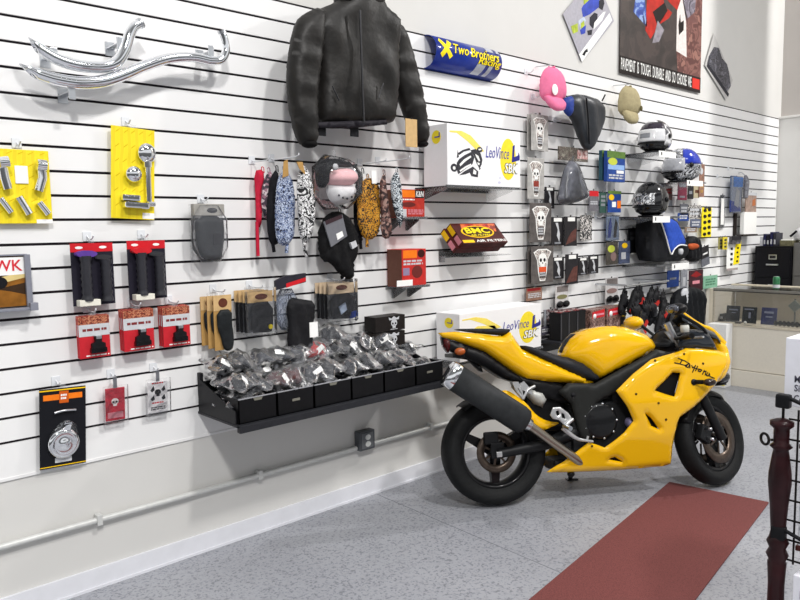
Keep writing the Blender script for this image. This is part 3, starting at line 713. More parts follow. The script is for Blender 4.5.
# ------------------------------------------------------------------ exhaust boxes with motorcycle print
def sbk_box(x0, x1, y0, y1, z0, z1, label, full=True):
    """white carton, front face at y0"""
    bx = MB().box(x0, x1, y0, y1, z0, z1, bev=.003).build('exhaust_box', mat('box_white', '#f1f1f3', .38, var=.01)); tag(bx, label, 'box', 'white exhaust boxes')
    W, H = x1-x0, z1-z0; X = lambda u: x0+W*u; Z = lambda v: z0+H*v; yf = y0
    q = MB(); q.prism([(X(u), Z(v)) for u, v in [(.03, .86), (.12, .86), (.26, .74), (.40, .58), (.48, .60), (.44, .66), (.30, .84), (.18, .90), (.03, .885)]], yf-.001, yf+.0004); q.build('yellow_swoosh', mat('swoosh_yellow', '#f4e06a', .5), bx)
    q = MB(); q.prism(ell(X(.82), Z(.50), .115*W, .36*H, 28), yf-.001, yf+.0004); q.build('yellow_disc', mat('swoosh_yellow2', '#f5df35', .5), bx)
    q = MB(); q.text('LeoVince', X(.50), X(.83), Z(.50), Z(.70), yf-.0012, .001, .25, -.004); q.build('lettering', mat('leo_blue', '#3a3a9c', .5), bx)
    q = MB(); q.prism([(X(u), Z(v)) for u, v in [(.885, .74), (.915, .76), (.905, .55), (.965, .58), (.975, .64), (.99, .56), (.985, .50), (.87, .45)]], yf-.0022, yf-.0008); q.build('slanted_letter', mat('leo_blue2', '#2f2f86', .5), bx)
    q = MB(); q.text('SBK', X(.755), X(.965), Z(.25), Z(.44), yf-.0014, .001, .2, .05); q.build('outline_lettering', INK, bx)
    q = MB(); q.text('SBK', X(.76), X(.96), Z(.26), Z(.43), yf-.003, .001, .2, .02); q.build('lettering', PAPER, bx)
    if full:
        inkp = mat('halftone_ink', '#3b3a40', .6, var=.5, scale=70)
        q = MB()
        for poly in [[(0.126, 0.295), (0.12, 0.261), (0.104, 0.237), (0.082, 0.228), (0.06, 0.237), (0.044, 0.261), (0.038, 0.295), (0.044, 0.329), (0.06, 0.353), (0.082, 0.363), (0.104, 0.353), (0.12, 0.329)], [(0.116, 0.375), (0.15, 0.443), (0.22, 0.512), (0.306, 0.575), (0.346, 0.488), (0.32, 0.375), (0.24, 0.3), (0.186, 0.243), (0.134, 0.193), (0.118, 0.257)], [(0.294, 0.6), (0.366, 0.63), (0.43, 0.562), (0.454, 0.458), (0.442, 0.375), (0.414, 0.307), (0.374, 0.4), (0.342, 0.508)], [(0.456, 0.623), (0.451, 0.599), (0.437, 0.581), (0.418, 0.575), (0.399, 0.581), (0.385, 0.599), (0.38, 0.623), (0.385, 0.646), (0.399, 0.664), (0.418, 0.67), (0.437, 0.664), (0.451, 0.646)], [(0.21, 0.568), (0.15, 0.508), (0.126, 0.528), (0.194, 0.593), (0.282, 0.637), (0.294, 0.603)], [(0.326, 0.333), (0.398, 0.257), (0.39, 0.162), (0.306, 0.172), (0.282, 0.233), (0.23, 0.2), (0.146, 0.177), (0.21, 0.243)], [(0.118, 0.45), (0.13, 0.583), (0.144, 0.475)], [(0.41, 0.338), (0.43, 0.307), (0.41, 0.282)]]:
            q.prism([(X(u), Z(v)) for u, v in poly], yf-.0012, yf+.0004)
        mo = q.build('motorcycle_print', inkp, bx)
        q = MB()
        for poly in [[(0.1, 0.29), (0.095, 0.269), (0.082, 0.26), (0.069, 0.269), (0.064, 0.29), (0.069, 0.311), (0.082, 0.32), (0.095, 0.311)], [(0.15, 0.358), (0.21, 0.443), (0.294, 0.512), (0.306, 0.488), (0.226, 0.407), (0.16, 0.323)], [(0.15, 0.257), (0.23, 0.333), (0.302, 0.382), (0.298, 0.358), (0.23, 0.297), (0.158, 0.233)], [(0.354, 0.547), (0.398, 0.518), (0.422, 0.443), (0.406, 0.422), (0.374, 0.488)], [(0.398, 0.633), (0.434, 0.643), (0.442, 0.623), (0.406, 0.607)], [(0.334, 0.292), (0.37, 0.257), (0.366, 0.203), (0.326, 0.213)], [(0.382, 0.412), (0.418, 0.397), (0.41, 0.363), (0.39, 0.373)]]:
            q.prism([(X(u), Z(v)) for u, v in poly], yf-.0018, yf-.001)
        q.build('print_highlight', WHITE, mo)
        q = MB(); q.prism(ell(X(.69), Z(.09), .02*W, .022*H, 14), yf-.001, yf); q.prism(ell(X(.70), Z(.17), .012*W, .014*H, 10), yf-.001, yf); q.build('small_seal', mat('seal_lilac', '#cfcfe4', .6), bx)
    else:
        q = MB(); q.prism([(X(u), Z(v)) for u, v in [(.12, .62), (.20, .70), (.40, .66), (.45, .52), (.34, .46), (.2, .52)]], yf-.001, yf+.0004); q.build('yellow_flare', mat('swoosh_yellow', '#f4e06a', .5), bx)
    # small badge on the left end
    Rm = lambda u, v, d: (x0-d, y0+(y1-y0)*u, Z(v))
    q = MB(); pts = ell(.45, .80, .19, .11, 16); n = len(pts)
    q.add([Rm(u, v, .001) for u, v in pts]+[Rm(u, v, -.0004) for u, v in pts], [tuple(range(n)), tuple(range(2*n-1, n-1, -1))]+[(i, i+n, (i+1) % n+n, (i+1) % n) for i in range(n)]); q.build('end_badge', mat('swoosh_yellow2', '#f5df35', .5), bx)
    q = MB(); q.box(x0-.0016, x0-.0008, y0+(y1-y0)*.30, y0+(y1-y0)*.52, Z(.79), Z(.81)); q.box(x0-.0016, x0-.0008, y0+(y1-y0)*.30, y0+(y1-y0)*.34, Z(.80), Z(.87)); q.build('end_lettering', mat('leo_blue', '#3a3a9c', .5), bx)
    return bx
def clear_shelf(x0, x1, yd, z, label, th=.006, group='clear shelves on the slatted wall', tagrect=None):
    b = MB(); b.box(x0, x1, -yd, -.0003, z-th, z, bev=.001); b.box(x0, x1, -.006, -.0003, z-.02, z-th, bev=.001); b.box(x0, x1, -yd-.004, -yd, z-.010, z+.006, bev=.001)
    s_ = b.build('wall_shelf', ACRYL); tag(s_, label, 'shelf', group)
    for x in (x0+.05, x1-.05):
        q = MB(); q.prism([(0, 0), (0, -.07), (.02, -.07), (yd*.85, -.012), (yd*.85, 0)], -.002, .002, Matrix.Translation((x, -.0004, z-th-.0005)) @ Matrix.Rotation(-PI/2, 4, 'Z')); q.build('shelf_bracket', ACRYL, s_)
    return s_
X0, X1 = (3.144, -0.22, 1.8444)[0], (3.8366, -0.24, 1.8555)[0]
zz = (3.3535, -0.24, 1.8368)[2]
sbk_box(X0, X1, -.25, -.05, zz+.008, (3.4384, -0.25, 2.2111)[2], 'upper white exhaust box with black motorcycle print on clear wall shelf')
clear_shelf(X0-.03, X1-.0, .262, zz+.007, 'clear wall shelf holding the upper white exhaust box')
X0, X1 = (3.2375, -0.22, 0.9653)[0], (4.0702, -0.24, 0.8771)[0]
zz = (3.6255, -0.25, 1.064)[2]
sbk_box(X0, X1, -.25, -.05, zz-.30, zz, 'lower white exhaust box behind the yellow motorcycle tail', False)
clear_shelf(X0-.03, X1, .262, zz-.301, 'clear wall shelf holding the lower white exhaust box behind the motorcycle')

# ------------------------------------------------------------------ air filter cartons on clear brackets
def carton(rc, y0, depth, name, label, m, parts, side, grp=None):
    k = pack(name, label, 'box', rc, y0, depth, m, parts, group=grp, hang=False, bev=.0015)
    x0, x1, z0, z1 = rc
    q = MB(); q.box(x0-.0008, x0+.0004, -y0+.002, -y0+depth-.002, z0+.002, z1-.002); q.build('side_print', side, k)
    return k
SIDEB = mat('carton_brown', '#6b463a', .55, var=.1)
r_ = (2.8589, 3.0672, 1.6596, 1.8239)
filt = [('rect', 'orange_band', .05, .72, .62, .97, ORANGE, .001), ('rect', 'logo_field', .62, .70, .98, .99, INK, .001), ('text', 'K&N', .65, .74, .97, .95, PAPER, .2, .0012),
        ('lines', 'small_print', .08, .60, .6, .68, 1, WHITE, .001)]
carton(r_, .13, .12, 'filter_carton', 'upper red and orange filter carton with white logo beside the bandanas', mat('carton_red', '#b8372c', .45, var=.15, scale=30), filt+[('oval', 'filter_picture', .36, .46, .28, .09, mat('filter_pic', '#6a2a26', .5), .001), ('rect', 'grey_foot', .1, .0, .28, .3, LGREY, .001), ('lines', 'small_print', .34, .1, .95, .3, 3, mat('pale_pink_print', '#d78a96', .6), .001)], SIDEB)
clear_shelf(r_[0]-.01, r_[1]+.01, .14, r_[2]-.0005, 'clear wall shelf under the upper red filter carton')
r_ = (2.8652, 3.0629, 1.253, 1.4733)
carton(r_, .14, .13, 'filter_carton', 'lower red filter carton with brown side and orange corner on its bracket', mat('carton_red2', '#c0302c', .45, var=.15, scale=30), [
    ('rect', 'orange_band', .05, .76, .62, .97, ORANGE, .001), ('oval', 'dark_emblem', .80, .87, .15, .11, mat('emblem_dark', '#3a1512', .5), .001), ('lines', 'white_print', .06, .56, .86, .72, 2, LGREY, .001),
    ('rect', 'blue_print_block', .04, .30, .3, .5, mat('violet_grey', '#8d7f9c', .5), .001), ('oval', 'filter_picture', .62, .38, .22, .17, mat('filter_pic', '#6a2a26', .5), .001), ('rect', 'price_label', -.22, .02, .42, .18, WHITE, .002)], SIDEB)
clear_shelf(r_[0]-.01, r_[1]+.02, .15, r_[2]-.0005, 'clear wall shelf under the lower red filter carton')
# two tilted cartons
xa, xb = (3.3163, -0.12, 1.5811)[0], (3.7612, -0.14, 1.5615)[0]
zt_, zl = (3.5415, -0.07, 1.65)[2], (3.4894, -0.2, 1.4574)[2]
def tilted(label, j):
    H = .17; W = xb-xa-.01; b = MB(); dk = mat('carton_maroon', '#4a1d1c', .4, var=.4, scale=15)
    b.box(0, W, 0, .045, 0, H, bev=.002); k = b.build('filter_carton', dk); tag(k, label, 'box', 'tilted filter cartons')
    if j == 0:
        for nm, sh, m_ in (('fiery_print', [(.15, .62), (.9, .55), (.97, .96), (.2, .96)], pattern('fiery_photo', ['#6b1d18', '#c0392b', '#e0703a', '#8a2f22'], 14, 'noise', .35)), ):
            q = MB(); q.prism([(u*W, v*H) for u, v in sh], -.0012, .0003); q.build(nm, m_, k)
        q = MB(); q.prism(ell(.47*W, .55*H, .36*W, .30*H, 30), -.0022, .0003); e = q.build('yellow_ring', GOLD, k)
        q = MB(); q.prism(ell(.47*W, .55*H, .325*W, .255*H, 30), -.0032, -.001); e2 = q.build('dark_oval', mat('oval_dark', '#3a1a12', .4), e)
        q = MB(); q.text('BMC', .20*W, .73*W, .46*H, .74*H, -.0034, .001, 0, .03); q.build('lettering', YEL, k)
        q = MB(); q.text('AIR FILTERS', .26*W, .70*W, .33*H, .42*H, -.0034, .001, .2, .01); q.build('lettering', YEL, k)
        q = MB(); q.text('AIR FILTERS', .30*W, .98*W, .04*H, .15*H, -.0022, .001, 0, .02); q.build('lettering', PAPER, k)
        q = MB(); q.box(.02*W, .26*W, -.0016, .0003, .03*H, .16*H); q.build('yellow_block', GOLD, k)
    q = MB(); q.box(-.001, .0003, .004, .041, .55*H, .95*H); q.build('yellow_end', GOLD, k)
    q = MB(); q.box(-.001, .0003, .004, .041, .1*H, .45*H); q.build('print_end', mat('pale_pink_print', '#d78a96', .6), k)
    k.rotation_euler = (math.radians(-42), 0, 0)
    return k
cy, sy = math.cos(math.radians(42)), math.sin(math.radians(42))
for j, lb in enumerate(('front tilted maroon filter carton with yellow oval logo on clear bracket', 'rear tilted maroon filter carton behind the one with the yellow oval logo')):
    k = tilted(lb, j)
    base = Vector(((xa+xb)/2-.020*j, -.225+.047*j*cy+.03, zl+.024-.047*j*sy)); k.location = base
b = MB()
b.box(xa, xb, -.235, -.0003, zl-.046, zl-.040, bev=.001)
b.box(xa, xb, -.006, -.0003, zl-.055, zl-.01, bev=.001); b.box(xa, xa+.008, -.05, -.0003, zl-.08, zl-.0405); b.box(xb-.008, xb, -.05, -.0003, zl-.08, zl-.0405)
o = b.build('wall_shelf', ACRYL); tag(o, 'clear wall shelf under the two tilted filter cartons', 'shelf', 'clear shelves on the slatted wall')

# ------------------------------------------------------------------ gloves in bags, insole packs, bandanas, cap
GLOVE = mat('glove_black', '#19191c', .6, var=.3, scale=20, bump=.4, bscale=50)
GLOVEG = mat('glove_leather', '#1f2224', .45, var=.35, scale=12, bump=.5, bscale=30)
r_ = (1.5865, 1.7593, 1.4511, 1.7276)
k = pack('bagged_gloves', 'pair of dark gloves in a clear bag with grey oval header card', 'gloves', r_, .05, .006, CLR2, [
    ('rect', 'header_card', .05, .80, .98, 1.0, mat('header_grey', '#9b9892', .6), .03), ('oval', 'header_emblem', .60, .89, .16, .045, INK, .0312),
    ('puff', 'glove', [(.10, .80), (.95, .80), (.98, .45), (.90, .22), (.84, .02), (.60, .0), (.40, .02), (.22, .10), (.10, .35)], GLOVEG, .022),
    ('rect', 'dark_patch', .55, .30, .78, .50, INK, .05), ('puff', 'clear_bag', [(-.03, .0), (1.03, .0), (1.03, .98), (-.03, .98)], CRINKLE, .034)])
hook(r_, .05, 'metal display hook above the bagged dark gloves')
def insole(rc, off, label, grp, shape=True):
    parts = [('rect', 'kraft_header', 0, .72, 1, 1, KRAFT, .002), ('oval', 'header_emblem', .52, .86, .25, .085, BROWN, .003)]
    if shape: parts.append(('puff', 'glove', [(.12, .74), (.95, .74), (.92, .45), (1.0, .30), (.98, .06), (.80, -.02), (.55, -.02), (.38, .06), (.30, .25), (.12, .40)], GLOVEG, .012))
    return pack('glove_pack', label, 'glove pack', rc, off, .004, TAN, parts, group=grp)
for j, (bx, lb) in enumerate([((1.6697, 1.7667, 1.0197, 1.2887), 'front glove pack with kraft header in the left trio'), ((1.6488, 1.7479, 1.0292, 1.2863), 'middle glove pack with kraft header in the left trio'), ((1.6278, 1.7237, 1.0441, 1.2841), 'rear glove pack with kraft header in the left trio')]):
    insole(bx, .09-.025*j, lb, 'glove packs with kraft headers')
hook((1.6697, 1.7667, 1.0197, 1.2887), .095, 'metal display hook carrying the left trio of glove packs')
fr = (1.8466, 1.9975, 1.0766, 1.2944)
for j, lb in enumerate(['front wide glove pack with a yellow dot sticker', 'second wide glove pack behind the yellow dot sticker one', 'third wide glove pack behind the yellow dot sticker one', 'fourth wide glove pack behind the yellow dot sticker one']):
    rr = (fr[0]-.012*j, fr[1]-.012*j, fr[2]+.002*j, fr[3]+.002*j)
    k = pack('glove_pack', lb, 'glove pack', rr, .10-.021*j, .004, CLR2, [('rect', 'kraft_header', 0.02, .74, 1, 1, KRAFT, .002), ('oval', 'header_emblem', .55, .87, .24, .07, BROWN, .003)] + ([
        ('puff', 'glove', [(.10, .75), (.97, .75), (.95, .05), (.70, .02), (.40, .05), (.10, .05)], GLOVE, .010), ('oval', 'yellow_dot', .80, .16, .085, .055, YEL, .024), ('rect', 'clear_bag', -.06, -.02, 1.03, 1.08, CLR2, .03)] if j == 0 else [('rect', 'dark_glove', .05, .04, .97, .73, GLOVE, .008)]), group='wide glove packs with kraft headers')
hook(fr, .105, 'metal display hook carrying the wide glove packs')
fr = (2.3493, 2.5308, 1.0969, 1.3021)
for j, lb in enumerate(['front glove pack with blue sticker right of the hanging black glove', 'second glove pack behind the blue sticker one', 'third glove pack behind the blue sticker one', 'fourth glove pack behind the blue sticker one']):
    rr = (fr[0]-.013*j, fr[1]-.013*j, fr[2]+.002*j, fr[3]+.002*j)
    k = pack('glove_pack', lb, 'glove pack', rr, .10-.021*j, .004, CLR2, [('rect', 'kraft_header', .0, .72, 1, 1, mat('kraft_pale', '#cdb79a', .7), .002), ('oval', 'header_emblem', .52, .88, .22, .07, BROWN, .003)] + ([
        ('puff', 'glove', [(.05, .72), (.98, .72), (.98, .05), (.70, .02), (.40, .05), (.05, .05)], GLOVE, .010), ('poly', 'blue_sticker', [(.76, .02), (.95, .06), (.96, .22), (.80, .20)], BLUE, .026), ('poly', 'photo_insert', [(.30, .38), (.56, .48), (.62, .28), (.40, .16)], mat('pale_blue_print', '#a9b7cc', .5), .024), ('rect', 'clear_bag', -.04, -.02, 1.03, 1.1, CLR2, .03)] if j == 0 else [('rect', 'dark_glove', .05, .04, .97, .71, GLOVE, .008)]), group='glove packs right of the hanging black glove')
hook(fr, .105, 'metal display hook carrying the glove packs right of the hanging black glove')

# long black glove under a red header
pts = [(2.0907, 1.2525), (2.1526, 1.2373), (2.2484, 1.219), (2.2387, 1.1287), (2.2169, 1.0664), (2.2258, 0.9468), (2.1924, 0.9242), (2.1423, 0.9576), (2.0922, 0.964), (2.0629, 1.0098), (2.079, 1.1075), (2.0636, 1.1872)]
k = cloth('black_glove', 'long black glove with white tag hanging from a red and black header', 'glove', pts, .12, .028, GLOVE, amp=.005, freq=70)
x0, x1, z0, z1 = (2.0025, 2.1869, 1.2945, 1.3719)
b = MB(); b.prism([(x0, z0), (x1, z0+.03), (x1, z1), (x0+.3*(x1-x0), z1-.01), (x0, z1-.03)], -.13, -.11); hd = b.build('header_card', mat('header_dark', '#2c2a33', .45), k)
b = MB(); b.prism([(x0+.06, z0+.008), (x1-.002, z0+.035), (x1-.002, z0+.055), (x0+.06, z0+.03)], -.132, -.1295); b.build('red_flash', RED, hd)
x0, x1, z0, z1 = (2.1822, 2.2467, 1.0333, 1.1129)
b = MB().box(x0, x1-.012, -.158, -.155, z0, z1, bev=.001); t = b.build('price_tag', WHITE, k)
b = MB(); x0, x1, z0, z1 = (2.0282, 2.1644, 1.0782, 1.2925)
inflate(b, soften([(x0, z0), (x1, z0), (x1, z1), (x0, z1)], 1), .012, -.075, r=.04, s=.03); b.build('clear_bag', film('bag_blueish', '#aebdda', .25, .12, .8, 40), k)

# mesh glove with grey header and a long dark strap
pts = [(2.3094, 1.6375), (2.3712, 1.6907), (2.4394, 1.6963), (2.5149, 1.6527), (2.5618, 1.547), (2.5523, 1.4692), (2.5149, 1.415), (2.5267, 1.3307), (2.4765, 1.317), (2.4287, 1.3529), (2.3624, 1.4216), (2.3155, 1.4237), (2.2853, 1.5103)]
k = cloth('mesh_glove', 'black mesh glove with tilted grey header card hanging below the bagged cap', 'glove', pts, .11, .035, mat('mesh_black', '#121214', .75, var=.3, scale=30, bump=.5, bscale=110), amp=.006)
b = MB(); c = [(2.2925, 1.6368), (2.4174, 1.6762), (2.4482, 1.5602), (2.3377, 1.5038)]; b.prism(c, -.158, -.15); hd = b.build('header_card', mat('card_greyish', '#6f7076', .5), k)
b = MB(); c = [(2.3711, 1.5723), (2.4123, 1.5877), (2.4217, 1.5607), (2.3802, 1.5401)]; b.prism(c, -.160, -.157); b.build('price_label', WHITE, hd)
b = MB(); c = [(2.3003, 1.6419), (2.4116, 1.6761), (2.4179, 1.6574), (2.3062, 1.6209)]; b.prism(c, -.160, -.157); b.build('dark_header_band', mat('dark_band', '#3b2b30', .5), hd)
b = MB(); c = [(2.4719, 1.5216), (2.5074, 1.5344), (2.5207, 1.5039), (2.4849, 1.4885)]; b.prism(c, -.156, -.14); b.build('grey_patch', LGREY, k)
pts = [(2.4752, 1.3482), (2.5615, 1.3548), (2.5933, 1.1926), (2.6011, 1.0764), (2.5788, 1.0728), (2.5439, 1.2535), (2.4947, 1.2908)]
cloth('black_strap', 'long black strap hanging behind the mesh glove', 'strap', pts, .045, .012, mat('strap_black', '#16161a', .6), amp=.002)

# bandanas
B_RED = mat('bandana_red', '#c4243f', .8, var=.1)
B_FLO = pattern('bandana_floral', ['#2a2430', '#8d6a78', '#c9b9bd', '#4a3a48'], 70, 'voronoi')
B_BLU = pattern('bandana_blue_camo', ['#1b2036', '#5b6f9c', '#c6d0e2', '#2c3a62'], 62, 'noise', dist=1.5)
B_FLM = pattern('bandana_flame', ['#141419', '#141419', '#e9e9ea', '#141419', '#e9e9ea'], 16, 'noise', dist=3.)
B_BLK = mat('bandana_black', '#17171c', .8, var=.2)
B_TIG = pattern('bandana_tiger', ['#1a1512', '#1a1512', '#c07f18', '#d9a030', '#17120f'], 42, 'noise', dist=2.)
B_BRN = pattern('bandana_paisley', ['#2a1c1c', '#6b4a44', '#a08076', '#3a2626'], 75, 'voronoi')
B_BW = pattern('bandana_blackwhite', ['#1d2733', '#1d2733', '#dfe6ea', '#33485c'], 36, 'noise', dist=2.5)
def bandana(pts, off, m, label, seed, tail=None, hw=.022, soft=1):
    k = cloth('bandana', label, 'bandana', pts, off, hw, m, 'bandanas on hooks', amp=.007, freq=100, seed=seed, soft=soft)
    if tail:
        b = MB(); b.tube([(x, -off, z) for x, z in tail], [.009]*len(tail), 8); b.build('tie', m, k)
    return k
bandana([(1.9464, 1.8957), (1.9993, 1.9078), (2.0029, 1.8528), (1.9859, 1.7265), (1.9753, 1.6102), (1.9467, 1.6257), (1.9519, 1.7513)], .05, B_RED, 'plain red bandana, leftmost of the hanging bandanas', 1, [(1.9531, 1.6408), (1.9522, 1.5499), (1.9518, 1.4687)])
bandana([(1.9751, 1.8404), (2.0128, 1.9017), (2.0353, 1.8725), (2.0185, 1.7512), (2.0022, 1.64), (1.9683, 1.6754), (1.9602, 1.7604)], .085, B_FLO, 'grey floral bandana between the red and the blue camouflage ones', 2)
bandana([(1.9953, 1.8595), (2.0386, 1.911), (2.0521, 1.8011), (2.0338, 1.6394), (2.0356, 1.5327), (1.9933, 1.5186), (1.9714, 1.5595), (1.9654, 1.6997)], .12, B_BLK, 'plain black bandana tucked behind the blue camouflage one', 3, [(1.9945, 1.5489), (2.0039, 1.4879)])
bandana([(2.005, 1.8481), (2.0485, 1.9043), (2.0941, 1.8409), (2.1018, 1.7248), (2.0962, 1.5773), (2.0576, 1.5221), (2.0096, 1.5183), (1.9821, 1.5692), (1.9883, 1.7238)], .17, B_BLU, 'blue and white camouflage bandana in the middle of the left bunch', 4, [(2.0522, 1.5374), (2.044, 1.4818)], .028)
bandana([(2.0753, 1.8591), (2.1139, 1.9207), (2.1496, 1.892), (2.171, 1.8014), (2.187, 1.725), (2.1714, 1.6376), (2.1564, 1.571), (2.1173, 1.5205), (2.0824, 1.5672), (2.0803, 1.6735)], .235, B_FLM, 'black bandana with white flames at the right of the left bunch', 5, [(2.1068, 1.5668), (2.1106, 1.5053), (2.1214, 1.4639)], .026)
bandana([(2.5898, 1.8818), (2.6421, 1.9283), (2.63, 1.7601), (2.6181, 1.6024), (2.6229, 1.5118), (2.5869, 1.5353), (2.5621, 1.6757)], .07, B_BLK, 'plain black bandana at the left of the tiger print one', 6, [(2.6092, 1.5461), (2.6148, 1.4836)])
bandana([(2.5691, 1.8342), (2.6358, 1.8914), (2.7088, 1.8492), (2.7208, 1.7311), (2.7096, 1.5894), (2.6707, 1.539), (2.6114, 1.5347), (2.569, 1.5802), (2.5509, 1.702)], .12, B_TIG, 'orange tiger print bandana with a white tag', 7, [(2.6192, 1.5514), (2.6176, 1.4953)], .028)
bandana([(2.6753, 1.8465), (2.7143, 1.9146), (2.7274, 1.8368), (2.7392, 1.702), (2.7668, 1.5769), (2.7274, 1.5321), (2.6827, 1.5557), (2.6864, 1.7017)], .17, B_BRN, 'brown paisley bandana between the tiger print and blue-white ones', 8)
bandana([(2.7103, 1.8576), (2.7649, 1.9265), (2.7934, 1.8376), (2.8064, 1.7302), (2.7875, 1.5821), (2.7584, 1.6563), (2.7297, 1.7294)], .22, B_BW, 'dark blue bandana with white branching print beside the filter carton', 9)
for rc, off, what in [((1.9354, 1.9935, 1.8914, 1.9263), .14, 'metal display hook that carries the red bandana'), ((2.039, 2.1235, 1.9027, 1.943), .22, 'metal display hook that carries the blue camouflage bandana'), ((2.6242, 2.7281, 1.8941, 1.95), .2, 'metal display hook that carries the tiger print bandana'), ((2.7741, 2.8517, 1.9219, 1.9676), .24, 'metal display hook that carries the dark blue and white bandana')]:
    hook(rc, off, what)
for pts, off in (([(2.0235, 1.9347), (2.0475, 1.9457), (2.0504, 1.8669), (2.0145, 1.8558)], .2), ([(2.0572, 1.9299), (2.0931, 1.9316), (2.1088, 1.8678), (2.0738, 1.8962)], .262), ([(2.622, 1.9185), (2.6586, 1.92), (2.6604, 1.8478), (2.6273, 1.8468)], .162)):
    b = MB(); b.prism(pts, -off-.003, -off); t = b.build('hang_tag', WHITE if off == .162 else TAN)
    tag(t, {.2: 'tan card tag clipped on the blue camouflage bandana', .262: 'tan card tag clipped on the white flame bandana', .162: 'white paper tag clipped on the tiger print bandana'}[off], 'tag', 'bandana tags')

# bagged pink and white cap
PINK = mat('cap_pink', '#e9b9bd', .8, var=.05)
x0, x1, z0, z1 = (2.2587, 2.5219, 1.7286, 1.9689); W, H = x1-x0, z1-z0; cx = (x0+x1)/2
b = MB(); inflate(b, soften([(x0+u*W, z0+v*H) for u, v in [(.26, .50), (1.0, .50), (1.02, .22), (.82, .03), (.55, -.02), (.32, .12)]], 2), .065, -.13, r=.09, edge=.1, s=.02, back=.3); k = b.build('cap', mat('cap_white', '#dcdcde', .7)); tag(k, 'pink, white and black cap sealed in a clear hanging bag', 'cap')
b = MB(); inflate(b, soften([(x0+u*W, z0+v*H) for u, v in [(.20, .70), (.55, .82), (.97, .80), (1.0, .50), (.80, .42), (.50, .40), (.26, .46)]], 2), .088, -.13, r=.06, edge=.3, s=.02, back=.3); b.build('pink_band', PINK, k)
b = MB(); inflate(b, soften([(x0+u*W, z0+v*H) for u, v in [(.05, .50), (.04, .80), (.20, .99), (.55, 1.02), (.90, .92), (.92, .84), (.66, .84), (.40, .80), (.26, .70), (.22, .36), (.10, .38)]], 1), .085, -.13, r=.05, edge=.3, s=.02, back=.3); b.build('black_brim', GLOVE, k)
b = MB(); b.disc((x0+.27*W, -.222, z0+.80*H), .017, 'y', .006); b.build('round_badge', LGREY, k)
b = MB()
for u, v in ((.45, .20), (.55, .15), (.66, .13), (.78, .17), (.88, .24)): b.ball((x0+u*W, -.185, z0+v*H), .006)
b.build('stud', mat('stud_dark', '#55565c', .4, .6), k)
b = MB(); inflate(b, soften([(x0-.02, z0-.03), (x1+.02, z0-.02), (x1+.03, z1), (x0-.01, z1+.03)], 1), .12, -.135, r=.12, edge=.1, s=.03, back=.6, wave=lambda x, z: .004*math.sin(70*x+30*z)); b.build('clear_bag', CLR2, k)
b = MB(); b.box(cx-.01, cx+.01, -.137, -.135, z1, z1+.05); b.build('hang_tab', CLEAR, k)

# two small crown boxes above the tray
for j, (bx, lb) in enumerate([((2.6435, 2.8727, 1.0052, 1.0926), 'upper small black box with white skull emblem'), ((2.6411, 2.8706, 0.9115, 0.9993), 'lower small black box with white skull emblem above the tray')]):
    k = pack('small_box', lb, 'box', bx, .15, .10, mat('box_black', '#201c1b', .45, var=.1), [('skull', 'skull_emblem', .62, .44, .11, LGREY, .001), ('poly', 'crown_emblem', [(.46, .72), (.44, .92), (.53, .82), (.62, .96), (.71, .82), (.80, .92), (.78, .72)], LGREY, .001), ('lines', 'small_print', .5, .06, .75, .14, 1, LGREY, .001)], group='small black skull boxes', hang=False)
x0, x1, z0, z1 = bx
clear_shelf(x0-.02, x1+.01, .155, z0-.0008, 'clear wall shelf under the small black skull boxes')

# ------------------------------------------------------------------ black tray shelf with six bins of bagged goods
BINM = mat('bin_black', '#131315', .38, var=.1)
SHELFM = mat('shelf_dark_grey', '#2b2c30', .42, .1, var=.1)
TX0, TX1 = 1.61, 2.985; ZS = .705
b = MB(); b.box(TX0, TX1, -.40, -.0005, ZS, ZS+.012, bev=.002); b.box(TX0, TX1, -.405, -.375, ZS-.022, ZS+.013, bev=.004)
sh = b.build('tray_shelf', SHELFM); tag(sh, 'long black wall shelf carrying the row of six black bins', 'shelf')
for x in (TX0+.004, TX1-.02):
    b = MB(); b.box(x, x+.018, -.03, -.0003, ZS-.0, ZS+.205, bev=.003); b.prism([(-.012, 0), (-.36, 0), (-.36, .06), (-.03, .16), (-.012, .16)], 0, .005, Matrix.Translation((x+.004, 0, ZS+.012)) @ Matrix.Rotation(PI/2, 4, 'Z') @ Matrix.Scale(1, 4)) ; b.build('end_bracket', mat('bracket_black', '#1d1d20', .45), sh)
div = [1.622, 1.830, 2.045, 2.282, 2.506, 2.742, 2.962]
binlab = ['first black bin from the left end of the tray shelf', 'second black bin from the left end of the tray shelf', 'third black bin from the left end of the tray shelf', 'fourth black bin from the left end of the tray shelf', 'fifth black bin from the left end of the tray shelf', 'rightmost black bin on the tray shelf, nearest the motorcycle']
for i in range(6):
    a, c = div[i]+.003, div[i+1]-.003; y0, y1, z0, z1 = -.372, -.035, ZS+.0125, ZS+.125; t = .004
    b = MB(); b.box(a, c, y0, y1, z0, z0+t); b.box(a, c, y0, y0+t, z0, z1); b.box(a, c, y1-t, y1, z0, z1+.04); b.box(a, a+t, y0, y1, z0, z1); b.box(c-t, c, y0, y1, z0, z1)
    o = b.build('storage_bin', BINM); tag(o, binlab[i], 'bin', 'black bins on the tray shelf')
    m = (a+c)/2
    if i in (1, 5):
        q = MB(); q.box(m-.022, m+.022, y0-.003, y0+.001, z1-.055, z1-.043, bev=.001); q.build('label_holder', mat('holder_grey', '#77756c', .4), o)
    else:
        q = MB(); q.prism([(m-.025, z1-.002), (m-.018, z1-.014), (m+.018, z1-.014), (m+.025, z1-.002)], y0-.003, y0); q.build('finger_notch', mat('holder_grey', '#77756c', .4), o)
    q = MB(); q.box(a+.001, c-.001, y0-.001, y0+.006, z1, z1+.004); q.build('clear_rim', mat('rim_grey', '#9a9ba0', .3), o)
